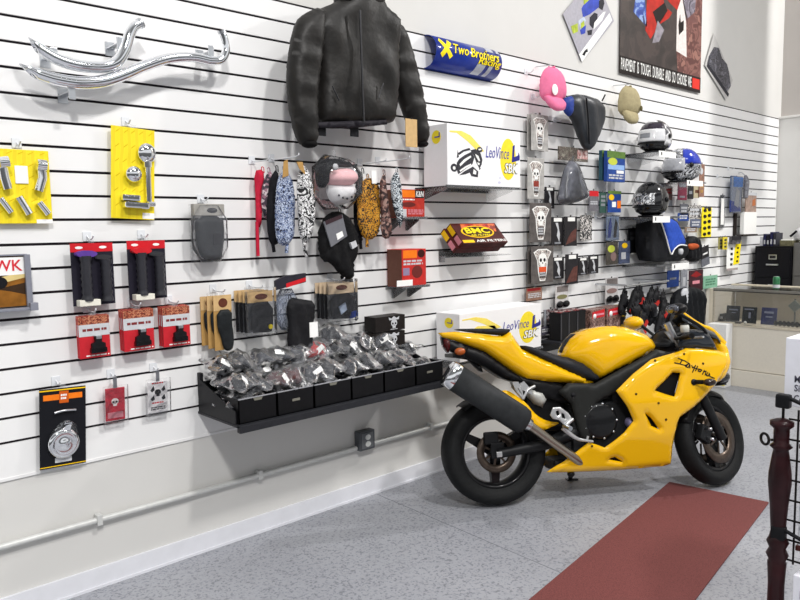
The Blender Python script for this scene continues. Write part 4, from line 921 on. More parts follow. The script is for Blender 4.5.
# bagged black goods heaped over the bins, each bag a thing of its own
BAGIN = [mat('bag_item_black', '#131417', .5, var=.4, scale=25, bump=.6, bscale=40), mat('bag_item_grey', '#2b2d33', .5, var=.4, scale=25, bump=.6, bscale=40), mat('bag_item_brown', '#4b2b2b', .55, var=.5, scale=35, bump=.5, bscale=40), mat('bag_item_red', '#a8302e', .55, var=.3)]
rr = random.Random(5)
def bag(x, y, z, rx, ry, rz, kind, label, lab):
    ph = [rr.uniform(0, 6) for _ in range(8)]
    M = Matrix.Translation((x, y, z)) @ Matrix.Rotation(rr.uniform(-.5, .5), 4, 'Z') @ Matrix.Rotation(rr.uniform(-.35, .35), 4, 'Y') @ Matrix.Rotation(rr.uniform(.0, .5), 4, 'X')
    def fn(p):
        k = 1+.16*math.sin(4*p.x+ph[0])*math.sin(3*p.z+ph[1])+.10*math.sin(7*p.y+5*p.x+ph[2])
        return (p.x*k, p.y*k, max(-.8, min(.9, p.z*k)))
    b = MB(); b.ball((0, 0, 0), rx*.86, ry*.84, rz*.82, 20, 12, M=M, fn=fn); o = b.build('bagged_item', BAGIN[kind]); tag(o, label, 'bagged item', 'bagged items on the tray')
    def tri(t): return abs((t/PI) % 2-1)*2-1
    def fn2(p):
        # sharp random folds and pulled-out corners of the bag
        k = 1+.08*tri(5*p.x+3*p.z+ph[0])+.07*tri(7*p.y-5*p.x+ph[3])+.045*tri(11*p.x+7*p.z+ph[4])
        c = (abs(p.x)*abs(p.y)*4)**2; k *= 1+.20*c
        return (p.x*k, p.y*k, p.z*k*(1-.4*c))
    b = MB(); b.ball((0, 0, 0), rx, ry, rz, 34, 22, M=M, fn=fn2); b.build('plastic_bag', CRINKLE, o)
    if lab:
        b = MB(); Q = M @ Matrix.Translation((rr.uniform(-.3, .3)*rx, -ry*.72, rz*.62)) @ Matrix.Rotation(rr.uniform(-.8, .8), 4, 'Y') @ Matrix.Rotation(math.radians(-40), 4, 'X')
        b.box(-.026, .026, -.001, .001, -.013, .013, Q); b.build('white_label', WHITE, o)
    return o
bn = ['the first bin', 'the second bin', 'the third bin', 'the fourth bin', 'the fifth bin', 'the rightmost bin']
spots = []
for i in range(6):
    a, c = div[i], div[i+1]; m = (a+c)/2; w = (c-a)/4
    top = [2, 2, 2, 3, 2, 1][i]
    for lay in range(top+1):
        for row, dy in (('front', -.275), ('back', -.13)):
            if lay >= 2 and row == 'front': continue
            if i == 5 and (lay > 1 or (lay == 1 and row == 'front')): continue
            for side, dx in (('left', -w), ('right', w)):
                if lay == 3 and side == 'right': continue
                if lay == 1 and row == 'front' and side == ('left' if i % 2 else 'right'): dx *= .6
                spots.append((i, lay, row, side, m+dx, dy, w))
lay_w = ['sunk in', 'low on', 'high on', 'topmost on']
for n_, (i, lay, row, side, x, dy, w) in enumerate(spots):
    kind = 2 if (i == 1 and row == 'front' and lay == 1) else 3 if (i == 2 and row == 'back' and lay == 2 and side == 'right') else rr.choice([0, 0, 0, 1])
    col = ['black', 'dark grey', 'brown', 'red'][kind]
    k_ = rr.uniform(.95, 1.2) if lay else .85
    bag(x+rr.uniform(-.012, .012)*(lay > 0), dy+rr.uniform(-.012, .006)*(lay > 0), ZS+.092+.082*lay+rr.uniform(-.008, .010), w*k_, .062*k_, .046 if lay else .040, kind,
        f'{col} item in crinkled bag, {row} {side}, {lay_w[lay]} {bn[i]}', rr.random() < .4)

# ------------------------------------------------------------------ posters above the slatted panel
PB = (5.4426, 6.9774, 2.7472, 3.7483)
def zplane_poly(b, pts, y): b.prism(pts, y, y+.0008)
pq = [(5.4499, 2.848), (6.9029, 2.8238), (6.9753, 3.8023), (5.4494, 3.7652)]
px0, px1 = pq[0][0], pq[1][0]; pz0 = (pq[0][1]+pq[1][1])/2; pz1 = (pq[2][1]+pq[3][1])/2
b = MB(); b.box(px0, px1, -.012, -.0095, pz0, pz1); po = b.build('poster', pattern('poster_asphalt', ['#2b2523', '#352d2b', '#413734', '#3a302f'], 5, 'noise', .3, 1.)); tag(po, 'big dark racing poster with red motorcycle and white slogan above the slatted wall', 'poster')
W = px1-px0; 
def PU(u0, v0):  # from pixel-free poster fractions, measured off the lower left corner in metres
    return (px0+u0*W, pz0+v0*W)
def pp(name, m, polys, d=.0130):
    q = MB()
    for pl in polys: q.prism([PU(*p) for p in pl], -d, -d+.0012)
    q.build(name, m, po)
pp('warm_blur', pattern('poster_warm', ['#6a403c', '#83584f', '#5a322e', '#94685c'], 8, 'noise', .35, 1.), [[(.70, .0), (1, .0), (1, .60), (.86, .62), (.78, .42), (.66, .25)]], .0128)
pp('blue_rider', pattern('poster_blue', ['#213f90', '#3a5ab0', '#8aa4d0', '#1b2d68'], 11, 'noise', .35, 1.), [[(.03, .66), (.20, .62), (.26, .72), (.24, .92), (.02, .92)], [(.14, .36), (.30, .30), (.26, .48), (.18, .50)]])
pp('red_fairing', mat('poster_red', '#b02a20', .35, var=.25, scale=12), [[(.28, .28), (.34, .24), (.52, .42), (.46, .56), (.30, .58)], [(.54, .50), (.68, .46), (.72, .62), (.58, .68)], [(.44, .34), (.56, .40), (.60, .44), (.48, .46)]])
pp('dark_gap', mat('poster_dark', '#1d1716', .35), [[(.24, .62), (.34, .60), (.36, .86), (.26, .86)], [(.36, .40), (.50, .48), (.54, .44), (.42, .33)]], .0138)
pp('red_rider', pattern('poster_rider', ['#93302a', '#4a3a40', '#c0b6b0', '#30262a'], 14, 'noise', .35, 1.), [[(.38, .66), (.66, .70), (.76, .80), (.70, .95), (.40, .95)]], .0132)
pp('white_tail', mat('poster_white', '#ded6d2', .35, var=.1), [[(.66, .22), (.80, .20), (.78, .42), (.72, .56), (.66, .46)]], .0140)
pp('black_mark', mat('poster_dark', '#1d1716', .35), [[(.69, .32), (.75, .36), (.75, .42), (.71, .40), (.70, .45), (.68, .38)]], .0148)
pp('grey_wheel', pattern('poster_wheel', ['#6a6470', '#8a8490', '#4a4450', '#a39da6'], 8, 'noise', .35, 1.), [[(.72, .58), (.80, .44), (.90, .50), (.92, .72), (.84, .86), (.76, .82)]], .0136)
pp('pale_nose', mat('poster_grey', '#8f8a92', .35, var=.3, scale=20), [[(.36, .22), (.44, .24), (.50, .32), (.42, .36)]], .0150)
pp('black_track', mat('poster_track', '#221c1b', .35, var=.1), [[(0, 0), (1, 0), (1, .098), (0, .098)]], .0146)
q = MB(); q.text('PAVEMENT  IS  TOUGH.  DURABLE  AND  SO  CHOOSE  WE', px0+.012*W, px0+.87*W, pz0+.022*W, pz0+.088*W, -.0150, .0008, 0, .004); q.build('slogan', PAPER, po)
pp('red_logo_block', mat('poster_logo_red', '#d8352a', .4), [[(.885, .02), (.985, .02), (.985, .085), (.885, .085)]], .0156)

dg = [(4.6546, 3.1601), (4.9086, 2.8488), (5.3598, 3.2337), (5.0768, 3.5447)]
b = MB(); b.prism(dg, -.010, -.0085); do = b.build('poster', mat('poster_grey_bg', '#a9a7b0', .4, var=.08)); tag(do, 'small tilted poster of a blue and green race motorcycle left of the big poster', 'poster')
def dpp(name, m, polys, d=.011):
    q = MB()
    A, Bv, Cv = Vector(dg[0]), Vector(dg[1])-Vector(dg[0]), Vector(dg[3])-Vector(dg[0])
    for pl in polys: q.prism([tuple(A+Bv*u+Cv*v) for u, v in pl], -d, -d+.001)
    q.build(name, m, do)
dpp('white_strip', PAPER, [[(.84, 0), (1, 0), (1, 1), (.84, 1)]])
for o_ in (po, do):
    c_ = WPOS[o_.name]; q = MB(); q.box(c_.x-.02, c_.x+.02, -.0088 if o_ is do else -.0096, .0035, c_.z+.3, c_.z+.34); q.build('mounting_tape', CLEAR, o_)
dpp('blue_bodywork', mat('poster_bike_blue', '#3348b0', .4, var=.3, scale=15), [[(.25, .42), (.40, .38), (.48, .55), (.55, .80), (.42, .90), (.30, .80), (.22, .6)]])
dpp('blue_bodywork', mat('poster_bike_blue', '#3348b0', .4, var=.3, scale=15), [[(.50, .22), (.60, .20), (.66, .30), (.56, .38)]])
dpp('pale_bodywork', mat('poster_bike_pale', '#b9c3d6', .4, var=.3, scale=25), [[(.36, .25), (.52, .22), (.50, .42), (.40, .40)]], .0114)
dpp('green_rider', mat('poster_lime', '#a8b83a', .4, var=.35, scale=30), [[(.12, .55), (.24, .5), (.28, .72), (.14, .75)], [(.30, .06), (.44, .04), (.50, .16), (.38, .22)], [(.44, .28), (.52, .24), (.54, .34), (.46, .38)]], .0118)
dpp('dark_wheel', mat('poster_tyre', '#22222c', .4, var=.3), [[(.52, .52), (.62, .46), (.74, .50), (.74, .64), (.62, .72), (.54, .66)], [(.66, .36), (.74, .34), (.80, .42), (.74, .48)]], .0122)
dpp('dark_wheel', mat('poster_tyre', '#22222c', .4, var=.3), [[(.46, .86), (.56, .80), (.66, .86), (.60, .96), (.50, .98)]], .0122)
dpp('white_fairing', WHITE, [[(.68, .58), (.76, .50), (.80, .76), (.74, .92), (.70, .86)]], .0126)
dpp('dark_runner_mark', INK, [[(.90, .06), (.96, .10), (.94, .16), (.97, .20), (.91, .22), (.89, .14)]], .0116)

dg2 = [(7.1691, 3.4382), (6.993, 3.1109), (7.4797, 2.8331), (7.6316, 3.049)]
b = MB(); b.prism(dg2, -.010, -.0085); do = b.build('poster', mat('poster_pale', '#bcbab8', .5, var=.05)); tag(do, 'small tilted poster of a dark motorcycle right of the big poster', 'poster')
def dpp2(name, m, polys, d):
    q = MB()
    for pl in polys: q.prism(pl, -d, -d+.001)
    q.build(name, m, do)
dpp2('dark_motorcycle', pattern('dark_bike_photo', ['#34343c', '#55555f', '#23232a', '#6c6c76'], 16, 'noise', .4, 1.), [[(7.1792, 3.3076), (7.2903, 3.315), (7.3638, 3.2296), (7.4822, 3.1878), (7.534, 3.1161), (7.5904, 2.9845), (7.5002, 2.9146), (7.3569, 2.9764), (7.1495, 3.0659), (7.0372, 3.1265), (7.0757, 3.2072)]], .0112)
q = MB(); c_ = WPOS[do.name]; q.box(c_.x-.02, c_.x+.02, -.0088, .0035, c_.z+.3, c_.z+.34); q.build('mounting_tape', CLEAR, do)
dpp2('dark_strip', mat('dark_strip', '#2c2c34', .5), [[(7.0275, 3.1064), (7.5269, 2.868), (7.5484, 2.9001), (7.058, 3.1388)]], .0118)

# ------------------------------------------------------------------ far cluster of packs, hats and helmets
def hat(rc, off, m, label, brim, badge=None, tilt=0):
    x0, x1, z0, z1 = rc; W, H = x1-x0, z1-z0; X = lambda u: x0+u*W; Z = lambda v: z0+v*H
    b = MB(); inflate(b, soften([(X(u), Z(v)) for u, v in [(.06, .26), (.02, .55), (.12, .84), (.36, 1.0), (.66, .99), (.90, .82), (1.0, .55), (.98, .34), (.80, .22), (.4, .18)]], 2), W*.26, -off, r=W*.40, edge=.1, s=W*.07, back=.5)
    k = b.build('baseball_cap', m); tag(k, label, 'cap')
    b = MB(); inflate(b, soften([(X(u), Z(v)) for u, v in brim], 2), W*.10, lambda x, z: -off-.14*W-.25*(Z(.3)-z), r=W*.2, edge=.35, s=W*.07); b.build('brim', m, k)
    b = MB(); b.ball((X(.45), -off-.03, Z(.97)), .012, .012, .008); b.build('button', m, k)
    b = MB(); b.tube([(X(.42), -off+.02, Z(.97)), (X(.45), -off+.01, z1+.006), (X(.48), -off+.02, Z(.97))], .003, 6); b.build('hang_loop', m, k)
    if badge:
        u, v, r, bm_ = badge; b = MB(); b.ball((X(u), -off-W*.25, Z(v)), r, .006, r*1.1, 18, 8); b.build('round_badge', bm_, k)
    b = MB(); b.tube([(X(.45), -.004, z1+.02), (X(.45), -off-.02, z1+.008)], .004, 8); h = b.build('display_hook', SATIN); tag(h, 'metal display hook that carries the '+label.split(' ')[0]+' cap', 'hook', 'slatwall hooks')
    return k
PK = mat('cap_hot_pink', '#e7799f', .8, var=.05)
hat((4.2027, 4.4889, 2.404, 2.716), .13, PK, 'pink baseball cap with white round badge, brim hanging down', [(.04, .34), (.82, .30), (.84, .14), (.70, .02), (.42, -.02), (.16, .06), (.05, .18)], (.30, .44, .035, WHITE))
hat((5.237, 5.5291, 2.3993, 2.7066), .13, mat('cap_khaki', '#a59a78', .85, var=.1), 'khaki baseball cap hanging between the black hip bag and the helmets', [(.02, .36), (.75, .32), (.72, .14), (.58, .01), (.28, -.02), (.04, .08)], (.78, .42, .02, mat('olive_patch', '#5c5638', .8)))
# hip-shaped black leather tail bag with blue left top
DKL = mat('tail_bag_leather', '#22262c', .4, var=.35, scale=10, bump=.3, bscale=20, spec=.6)
pts = [(4.4934, 2.526), (4.658, 2.5619), (4.9685, 2.5404), (4.9851, 2.4144), (4.9583, 2.3519), (4.8909, 2.2417), (4.8102, 2.1618), (4.7564, 2.1586), (4.689, 2.2277), (4.6356, 2.311), (4.5706, 2.3774), (4.5071, 2.4143)]
b = MB(); inflate(b, soften(pts, 1), .05, -.15, r=.08, edge=.25, s=.024, wave=lambda x, z: .010*math.sin(34*x+6*z)); k = b.build('tail_bag', DKL); tag(k, 'black leather tail bag with blue left flap hanging point down', 'bag')
b = MB(); inflate(b, soften([(4.4181, 2.5023), (4.5295, 2.5284), (4.5308, 2.4371), (4.4939, 2.3704), (4.4316, 2.3996), (4.4064, 2.4526)], 1), .03, -.185, r=.04, edge=.2, s=.02); b.build('blue_flap', mat('flap_blue', '#2a3f8a', .5, var=.2), k)
b = MB(); b.tube([(x, -.203, z) for x, z in [(4.6755, 2.5258), (4.7042, 2.37), (4.7204, 2.1967)]], .006, 6); b.build('seam_piping', INK, k)
b = MB(); b.tube([(x, -.15, z) for x, z in [(4.9727, 2.5436), (5.0139, 2.5931)]], .006, 6); b.build('hang_strap', INK, k)

SKG = mat('sticker_bag_grey', '#a9a7a4', .4, var=.2, scale=30)
SKP = pattern('skull_print_grey', ['#2a2524', '#e9e4de', '#5a3a34', '#cfc8c2'], 48, 'noise', .5, 1.5)
def sticker(rc, off, label, accent, big=False, grp='skull sticker packs'):
    p = [('poly', 'skull_outline', [(.10, .84), (.30, .92), (.70, .92), (.90, .84), (.74, .62), (.70, .30), (.62, .06), (.38, .06), (.30, .30), (.26, .62)], PAPER, .001),
         ('poly', 'skull_print', [(.15, .83), (.30, .89), (.70, .89), (.85, .83), (.70, .60), (.66, .30), (.60, .09), (.40, .09), (.34, .30), (.30, .60)], SKP, .0016),
         ('skull', 'skull_face', .5, .60, .20, PAPER, .002), ('rect', 'jaw_print', .36, .14, .64, .40, mat('jaw_print', '#4e4846', .5), .0022), ('lines', 'teeth_print', .38, .18, .62, .38, 3, LGREY, .003),]
    if accent: p.append(('rect', 'accent_patch', .34, .30, .66, .44, accent, .0034))
    return pack('sticker_pack', label, 'sticker pack', rc, off, .004, mat('sticker_black', '#5a5553', .45, var=.3, scale=25) if big else SKG, p, group=grp)
sticker((4.18, 4.3801, 2.1318, 2.3845), .08, 'topmost grey skull sticker pack in the column beside the white exhaust box', None)
sticker((4.1518, 4.3457, 1.7905, 2.0807), .07, 'second skull sticker pack down in the column, reddish skull', mat('sticker_red', '#8d3a30', .5))
sticker((4.1638, 4.4207, 1.4816, 1.7625), .08, 'third skull sticker pack down, large white skull over a dark back', None, True)
sticker((4.1817, 4.4476, 1.1816, 1.452), .08, 'lowest skull sticker pack with bright orange mouth', mat('sticker_orange', '#d9562a', .5), True)
sticker((4.18, 4.3801, 2.1318, 2.3845), .045, 'rear skull sticker pack hanging behind the topmost one', None)
sticker((4.1817, 4.4476, 1.1816, 1.452), .05, 'rear skull sticker pack hanging behind the orange-mouthed one', None, True)
GLP = pattern('flame_print_dark', ['#1b1a1d', '#1b1a1d', '#d8d4d0', '#3a3536'], 26, 'noise', .5, 2.)
def small(rc, off, label, m, parts, grp, cat='accessory pack', name='accessory_pack', th=.006): return pack(name, label, cat, rc, off, th, m, parts, group=grp)
FL = lambda: [('rect', 'white_header', .18, .84, .82, .97, PAPER, .001), ('poly', 'white_streak', [(.3, .80), (.5, .55), (.42, .35), (.62, .12), (.66, .4), (.58, .6), (.5, .8)], LGREY, .001), ('lines', 'grey_print', .25, .04, .75, .14, 1, GREY, .001)]
DK = mat('pack_dark', '#252326', .5, var=.2); RB = mat('pack_reddish', '#5e3a34', .5, var=.3)
small((4.3843, 4.5019, 1.7244, 1.8814), .05, 'small black flame pack beside the second skull sticker', DK, FL(), 'black flame packs')
small((4.4522, 4.6111, 1.4495, 1.6617), .06, 'black flame pack right of the third skull sticker', DK, FL(), 'black flame packs')
small((4.5966, 4.7616, 1.4416, 1.665), .075, 'black pack with red-brown flame, second from the third skull sticker', DK, [('rect', 'white_header', .25, .84, .82, .97, PAPER, .001), ('poly', 'red_flame', [(.1, .05), (.9, .2), (.95, .6), (.6, .5), (.3, .3)], RB, .001)], 'black flame packs')
small((4.8458, 5.0067, 1.4775, 1.6768), .05, 'black and white flame pack hanging alone on the third row', GLP, [], 'black flame packs')
small((4.4603, 4.6139, 1.1976, 1.3632), .06, 'black and white pack right of the orange-mouthed skull sticker', DK, FL(), 'black flame packs')
small((4.606, 4.7723, 1.1504, 1.3804), .08, 'dark pack with red-brown flame, longest in the lower flame row', DK, [('rect', 'white_header', .25, .84, .82, .97, PAPER, .001), ('poly', 'red_flame', [(.05, .05), (.9, .1), (.95, .6), (.6, .55), (.3, .3)], RB, .001)], 'black flame packs')
small((4.8226, 4.955, 1.2077, 1.3454), .05, 'left black flame pack of the lower pair', DK, FL(), 'black flame packs')
small((4.9648, 5.1062, 1.2115, 1.3516), .05, 'right black flame pack of the lower pair', DK, FL(), 'black flame packs')
small((4.1659, 4.3513, 1.0565, 1.1518), .05, 'wide brown pack under the lowest skull sticker', mat('pack_brown', '#8a6a5a', .5, var=.2), [('rect', 'red_top', .05, .75, .9, .95, DRED, .001), ('lines', 'pale_print', .1, .2, .9, .6, 3, LGREY, .001)], None)
def shades(rc, off, label, m):
    x0, x1, z0, z1 = rc; W, H = x1-x0, z1-z0
    k = pack('sunglasses_pack', label, 'sunglasses', rc, off, .004, mat('clear_card_grey', '#c9c6c6', .4, var=.1), [('rect', 'grey_header', .1, .72, .95, .98, mat('shades_header', '#77706e', .5, var=.2), .001), ('oval', 'green_patch', .5, .5, .4, .1, m, .002)], group='sunglasses packs')
    b = MB()
    for sx in (-.24, .24): b.ball((x0+W*(.5+sx), -off-.012, z0+H*.18), W*.26, .012, H*.15, 12, 8)
    b.tube([(x0+W*.1, -off-.012, z0+H*.24), (x0+W*.9, -off-.012, z0+H*.24)], .006, 8); b.build('sunglasses', BLACKG, k)
    return k
shades((4.5063, 4.6756, 0.9731, 1.145), .06, 'sunglasses pack with a mossy label under the flame packs', mat('moss', '#7c7a55', .6))
shades((5.1984, 5.3907, 0.9491, 1.1609), .06, 'sunglasses pack hanging alone above the red-fronted cartons', mat('rose_grey', '#8d7470', .6))
small((4.3631, 4.5397, 0.8495, 0.9779), .06, 'dark floral pack between the lower exhaust box and the black cartons', pattern('dark_floral', ['#2a2628', '#5a3a3a', '#8a8486', '#3a3436'], 70, 'voronoi'), [('rect', 'grey_edge', 0, 0, .15, 1, GREY, .001)], None)
small((4.2873, 4.5248, 0.796, 0.8561), .08, 'wide low grey and violet pack beside the lower exhaust box', mat('violet_dark', '#4d4a58', .5, var=.3), [('lines', 'pale_print', .1, .3, .9, .8, 2, LGREY, .001)], None)
small((4.2816, 4.3986, 0.7062, 0.7884), .08, 'small dark pack under the wide grey and violet pack', DK, [('lines', 'pale_print', .1, .3, .9, .8, 2, GREY, .001)], None)

# grey cone-shaped bagged item with camouflage header
hd = (4.4703, 4.8477, 2.0761, 2.1753)
k = pack('header_card', 'camouflage header card over the grey cone-shaped bag', 'header card', hd, .11, .012, pattern('camo_header', ['#3a332e', '#6a665c', '#4a3a36', '#8a867a'], 40, 'noise', .5, 1.), [('rect', 'pink_print', .62, .2, .98, .85, pattern('pinkish', ['#b98a86', '#d8c4c0', '#8a5a56'], 60, 'voronoi'), .001)])
pts = [(4.5824, 2.0716), (4.6467, 2.0822), (4.6865, 2.0399), (4.7545, 1.9234), (4.8376, 1.8122), (4.7299, 1.7804), (4.5732, 1.7451), (4.4467, 1.7621), (4.4831, 1.8715), (4.5322, 2.0038)]
b = MB(); inflate(b, soften(pts, 1), .05, -.11, r=.07, edge=.1, s=.02, back=.5, wave=lambda x, z: .012*math.sin(45*x+10*z)); k = b.build('seat_cover', mat('grey_cover', '#6d6f78', .35, var=.35, scale=12)); tag(k, 'grey cone-shaped cover in a clear bag under the camouflage header', 'cover')
b = MB(); b.tube([(x, -.165, z) for x, z in [(4.5119, 1.9858), (4.4878, 1.884), (4.4887, 1.7973)]], [.004, .009, .012], 8); b.tube([(x, -.165, z) for x, z in [(4.5881, 2.0034), (4.6543, 1.9033), (4.7084, 1.8157)]], [.004, .008, .010], 8); b.build('bag_glint', CLEAR, k)
b = MB(); x_, z_ = pts[1]; b.box(x_-.012, x_+.012, -.112, -.110, z_-.01, z_+.03); b.build('hang_tab', CLEAR, k)
b = MB(); inflate(b, soften([(x+(x-pts[0][0])*.06, z) for x, z in pts], 1), .06, -.112, r=.07, edge=.1, s=.025, back=.5); b.build('clear_bag', CLR2, k)

BGP = [('rect', 'green_band', 0, .78, 1, 1, mat('pack_olive', '#5c7a3a', .5, var=.2), .001), ('rect', 'blue_band', .05, .40, .95, .56, mat('pack_lightblue', '#8fb2e0', .5), .001), ('oval', 'lime_spot', .3, .66, .25, .12, mat('lime', '#c2cc4a', .5), .002), ('rect', 'white_patch', .52, .28, .92, .38, WHITE, .001), ('lines', 'pale_print', .1, .08, .9, .26, 2, LGREY, .001)]
NVP = mat('pack_navyblue', '#27468c', .5, var=.15)
small((5.0866, 5.3554, 1.9378, 2.178), .13, 'blue and green boxed accessory in front on the upper hook', NVP, BGP, 'blue and green packs', th=.03)
small((5.0862, 5.3465, 1.9519, 2.1852), .085, 'blue and green boxed accessory behind on the upper hook', mat('pack_tealdark', '#2c4f5c', .5, var=.15), BGP[:1], 'blue and green packs', th=.03)
small((4.9365, 5.0643, 1.7077, 1.8677), .07, 'small grey pack with red top, left of the green packs', mat('pack_grey', '#6c6a70', .5, var=.2), [('rect', 'red_header', 0, .72, 1, .98, RED, .001), ('lines', 'pale_print', .1, .3, .9, .5, 2, LGREY, .001)], None)
small((5.0863, 5.1816, 1.6923, 1.855), .07, 'narrow dark green pack between the red-topped and multicoloured packs', mat('pack_green', '#35524a', .5, var=.2), [('lines', 'pale_print', .15, .3, .8, .9, 3, GREY, .001)], None)
small((5.1799, 5.3771, 1.6964, 1.8695), .085, 'multicoloured pack with blue, yellow and orange print', NVP, [('rect', 'orange_patch', .7, .2, .98, .55, ORANGE, .001), ('oval', 'yellow_patch', .25, .7, .2, .14, GOLD, .002), ('rect', 'white_patch', .3, .25, .6, .5, WHITE, .001), ('rect', 'green_band', 0, .86, 1, 1, mat('pack_olive', '#5c7a3a', .5), .001)], None)
small((5.2024, 5.3933, 1.4729, 1.6645), .06, 'clear bag with pale blue parts under the multicoloured pack', mat('pack_paleblue', '#97a9c4', .4, var=.3), [('poly', 'blue_cable', [(.1, .1), (.3, .1), (.4, .6), (.3, .95), (.15, .6)], BLUE, .004), ('poly', 'blue_cable', [(.55, .1), (.75, .1), (.85, .7), (.7, .9), (.6, .5)], DGREY, .004), ('rect', 'clear_bag', -.05, -.02, 1.05, 1.05, CLR2, .012)], None)
small((5.1904, 5.366, 1.2729, 1.4571), .07, 'left of two photo packs above the black strap, yellow and red print', mat('pack_photo', '#4a4640', .5, var=.4, scale=50), [('oval', 'yellow_spot', .4, .7, .3, .16, mat('lime', '#c2cc4a', .5), .002), ('oval', 'pale_spot', .6, .35, .25, .2, mat('rose_grey', '#8d7470', .6), .002)], None)
small((5.3814, 5.5566, 1.2725, 1.4607), .07, 'right of two photo packs above the black strap, blue-grey print', mat('pack_photo2', '#47506a', .5, var=.4, scale=50), [('oval', 'gold_spot', .5, .8, .25, .12, GOLD, .002), ('rect', 'pale_patch', .2, .2, .6, .5, LGREY, .002)], None)
pk = small((5.5819, 5.7309, 1.3491, 1.5669), .04, 'plain black rectangular strap pack left of the blue and black bag', mat('strap_pack', '#101013', .5), [('rect', 'white_foot', .3, -.03, .95, .02, WHITE, .001), ('lines', 'faint_print', .2, .5, .8, .9, 2, DGREY, .001)], None)

# helmets
def helmet(c, R_, yaw, shell_m, visor_m, label, peak=False, gfx=None, trim=None):
    """full-face helmet, face towards local -y"""
    M = Matrix.Translation(c) @ Matrix.Rotation(math.radians(yaw), 4, 'Z')
    def hs(p):
        x, y, z = p
        k = 1.0
        if y < 0 and z < .1: y *= 1+.20*min(1, -z+.1)          # chin bar pushed forward
        if z < -.55: z = -.55-(-.55-z)*.55; x *= .94; y *= .94
        return (x*.84, y*1.02, z*.98)
    k = MB(); k.ball((0, 0, 0), R_, n=32, m=22, M=M, fn=hs)
    o = k.build('helmet', shell_m); tag(o, label, 'helmet', 'full-face helmets')
    def patch(az0, az1, e0, e1, sc, n=16, m=8):
        vs, fs = [], []
        for i in range(m+1):
            for j in range(n+1):
                a = math.radians(az0+(az1-az0)*j/n); e = math.radians(e0+(e1-e0)*i/m)
                p = hs((math.sin(a)*math.cos(e), -math.cos(a)*math.cos(e), math.sin(e))); vs.append(tuple(R_*sc*q for q in p))
        for i in range(m):
            for j in range(n): q = i*(n+1)+j; fs.append((q, q+1, q+n+2, q+n+1))
        return vs, fs
    def part(nm, m_, *a, **kw):
        b = MB(); v, f = patch(*a, **kw); v2, f2 = patch(*a[:4], a[4]-.05); n0 = len(v)
        b.add(v+v2, f+[tuple(n0+i for i in reversed(g_)) for g_ in f2]+[(q, p, p+n0, q+n0) for p, q in rims(f)], True, M); return b.build(nm, m_, o)
    v = part('visor', visor_m, -62, 62, -14, 24, 1.03)
    b = MB(); b.tube([M @ Vector((R_*1.04*p[0], R_*1.04*p[1], R_*1.04*p[2])) for p in [hs((math.sin(math.radians(a))*.95, -math.cos(math.radians(a))*.95, -.30)) for a in range(-62, 63, 12)]], .006, 6, smooth=2); b.build('visor_seal', INK, o)
    if gfx:
        for nm, m_, a in gfx: part(nm, m_, *a)
    for s_ in (-1, 1):
        p = hs((s_*1.0, -.15, .04)); b = MB(); b.lathe([(0, .012), (.018, .010), (.022, 0)], M @ Matrix.Translation((R_*p[0], R_*p[1], R_*p[2])) @ Matrix.Rotation(s_*PI/2, 4, 'Y'), 14); b.build('visor_pivot', BLACK, o)
    b = MB(); b.lathe([(R_*.62, 0), (R_*.72, .0), (R_*.70, .014), (R_*.60, .014)], M @ Matrix.Translation((0, R_*-.03, -R_*.80)) @ Matrix.Scale(.84, 4, (1, 0, 0)), 28, closed=True); b.build('neck_roll', trim or INK, o)
    return o
HW = mat('helmet_white', '#dcdde0', .2, coat=.6, var=.03)
HB = mat('helmet_black', '#141417', .15, coat=.8, var=.1)
HGR = pattern('helmet_graphic', ['#17171b', '#d5d7db', '#17171b', '#8e9298'], 13, 'noise', .2, 2.5, coat=.5)
HBL = mat('helmet_blue', '#2338a8', .18, coat=.7, var=.1)
HPG = pattern('helmet_paint_dots', ['#e0e0e2', '#55565c', '#e8e8ea', '#1c1c22', '#c9c9cc'], 34, 'voronoi', .25, coat=.4)
p = (5.7205, 2.3084)
helmet((p[0], -.19, p[1]), .155, -84, HB, HW, 'upper helmet, white and black with dark lower half', gfx=[('dark_brow', mat('helmet_plum', '#2a2230', .2, coat=.6), (-66, 66, 25, 48, 1.02)), ('dotted_cheek_graphic', HPG, (64, 150, -26, 44, 1.014)), ('white_crown', HW, (-50, 40, 54, 84, 1.016)), ('visor_decal', GREY, (-30, 10, -2, 12, 1.042))])
clear_shelf(p[0]-.16, p[0]+.17, .33, p[1]-.150*.80-.004, 'clear wall shelf under the upper white and black helmet')
p2 = (6.2084, 2.0952)
helmet((p2[0], -.19, p2[1]), .170, -112, HGR, mat('visor_smoke', '#b4b6bc', .15, coat=1.), 'middle helmet, black with blue crown and silver visor', gfx=[('blue_crown', HBL, (56, 150, 6, 66, 1.014)), ('dark_chin', HB, (-60, 40, -55, -18, 1.02)), ('patterned_brow', HGR, (-60, 50, 27, 60, 1.015))])
clear_shelf(p2[0]-.2, p2[0]+.17, .33, p2[1]-.172*.80-.004, 'clear wall shelf under the middle blue-crowned helmet')
p3 = (5.6351, 1.7888)
helmet((p3[0], -.21, p3[1]), .165, -80, HB, mat('visor_dark', '#18181c', .08, coat=1.), 'lower helmet, glossy black with silver splash graphic', gfx=[('silver_splash', HGR, (-60, 34, -12, 20, 1.045))])
clear_shelf(p3[0]-.18, p3[0]+.20, .37, p3[1]-.165*.80-.004, 'clear wall shelf under the lower black and silver helmet')
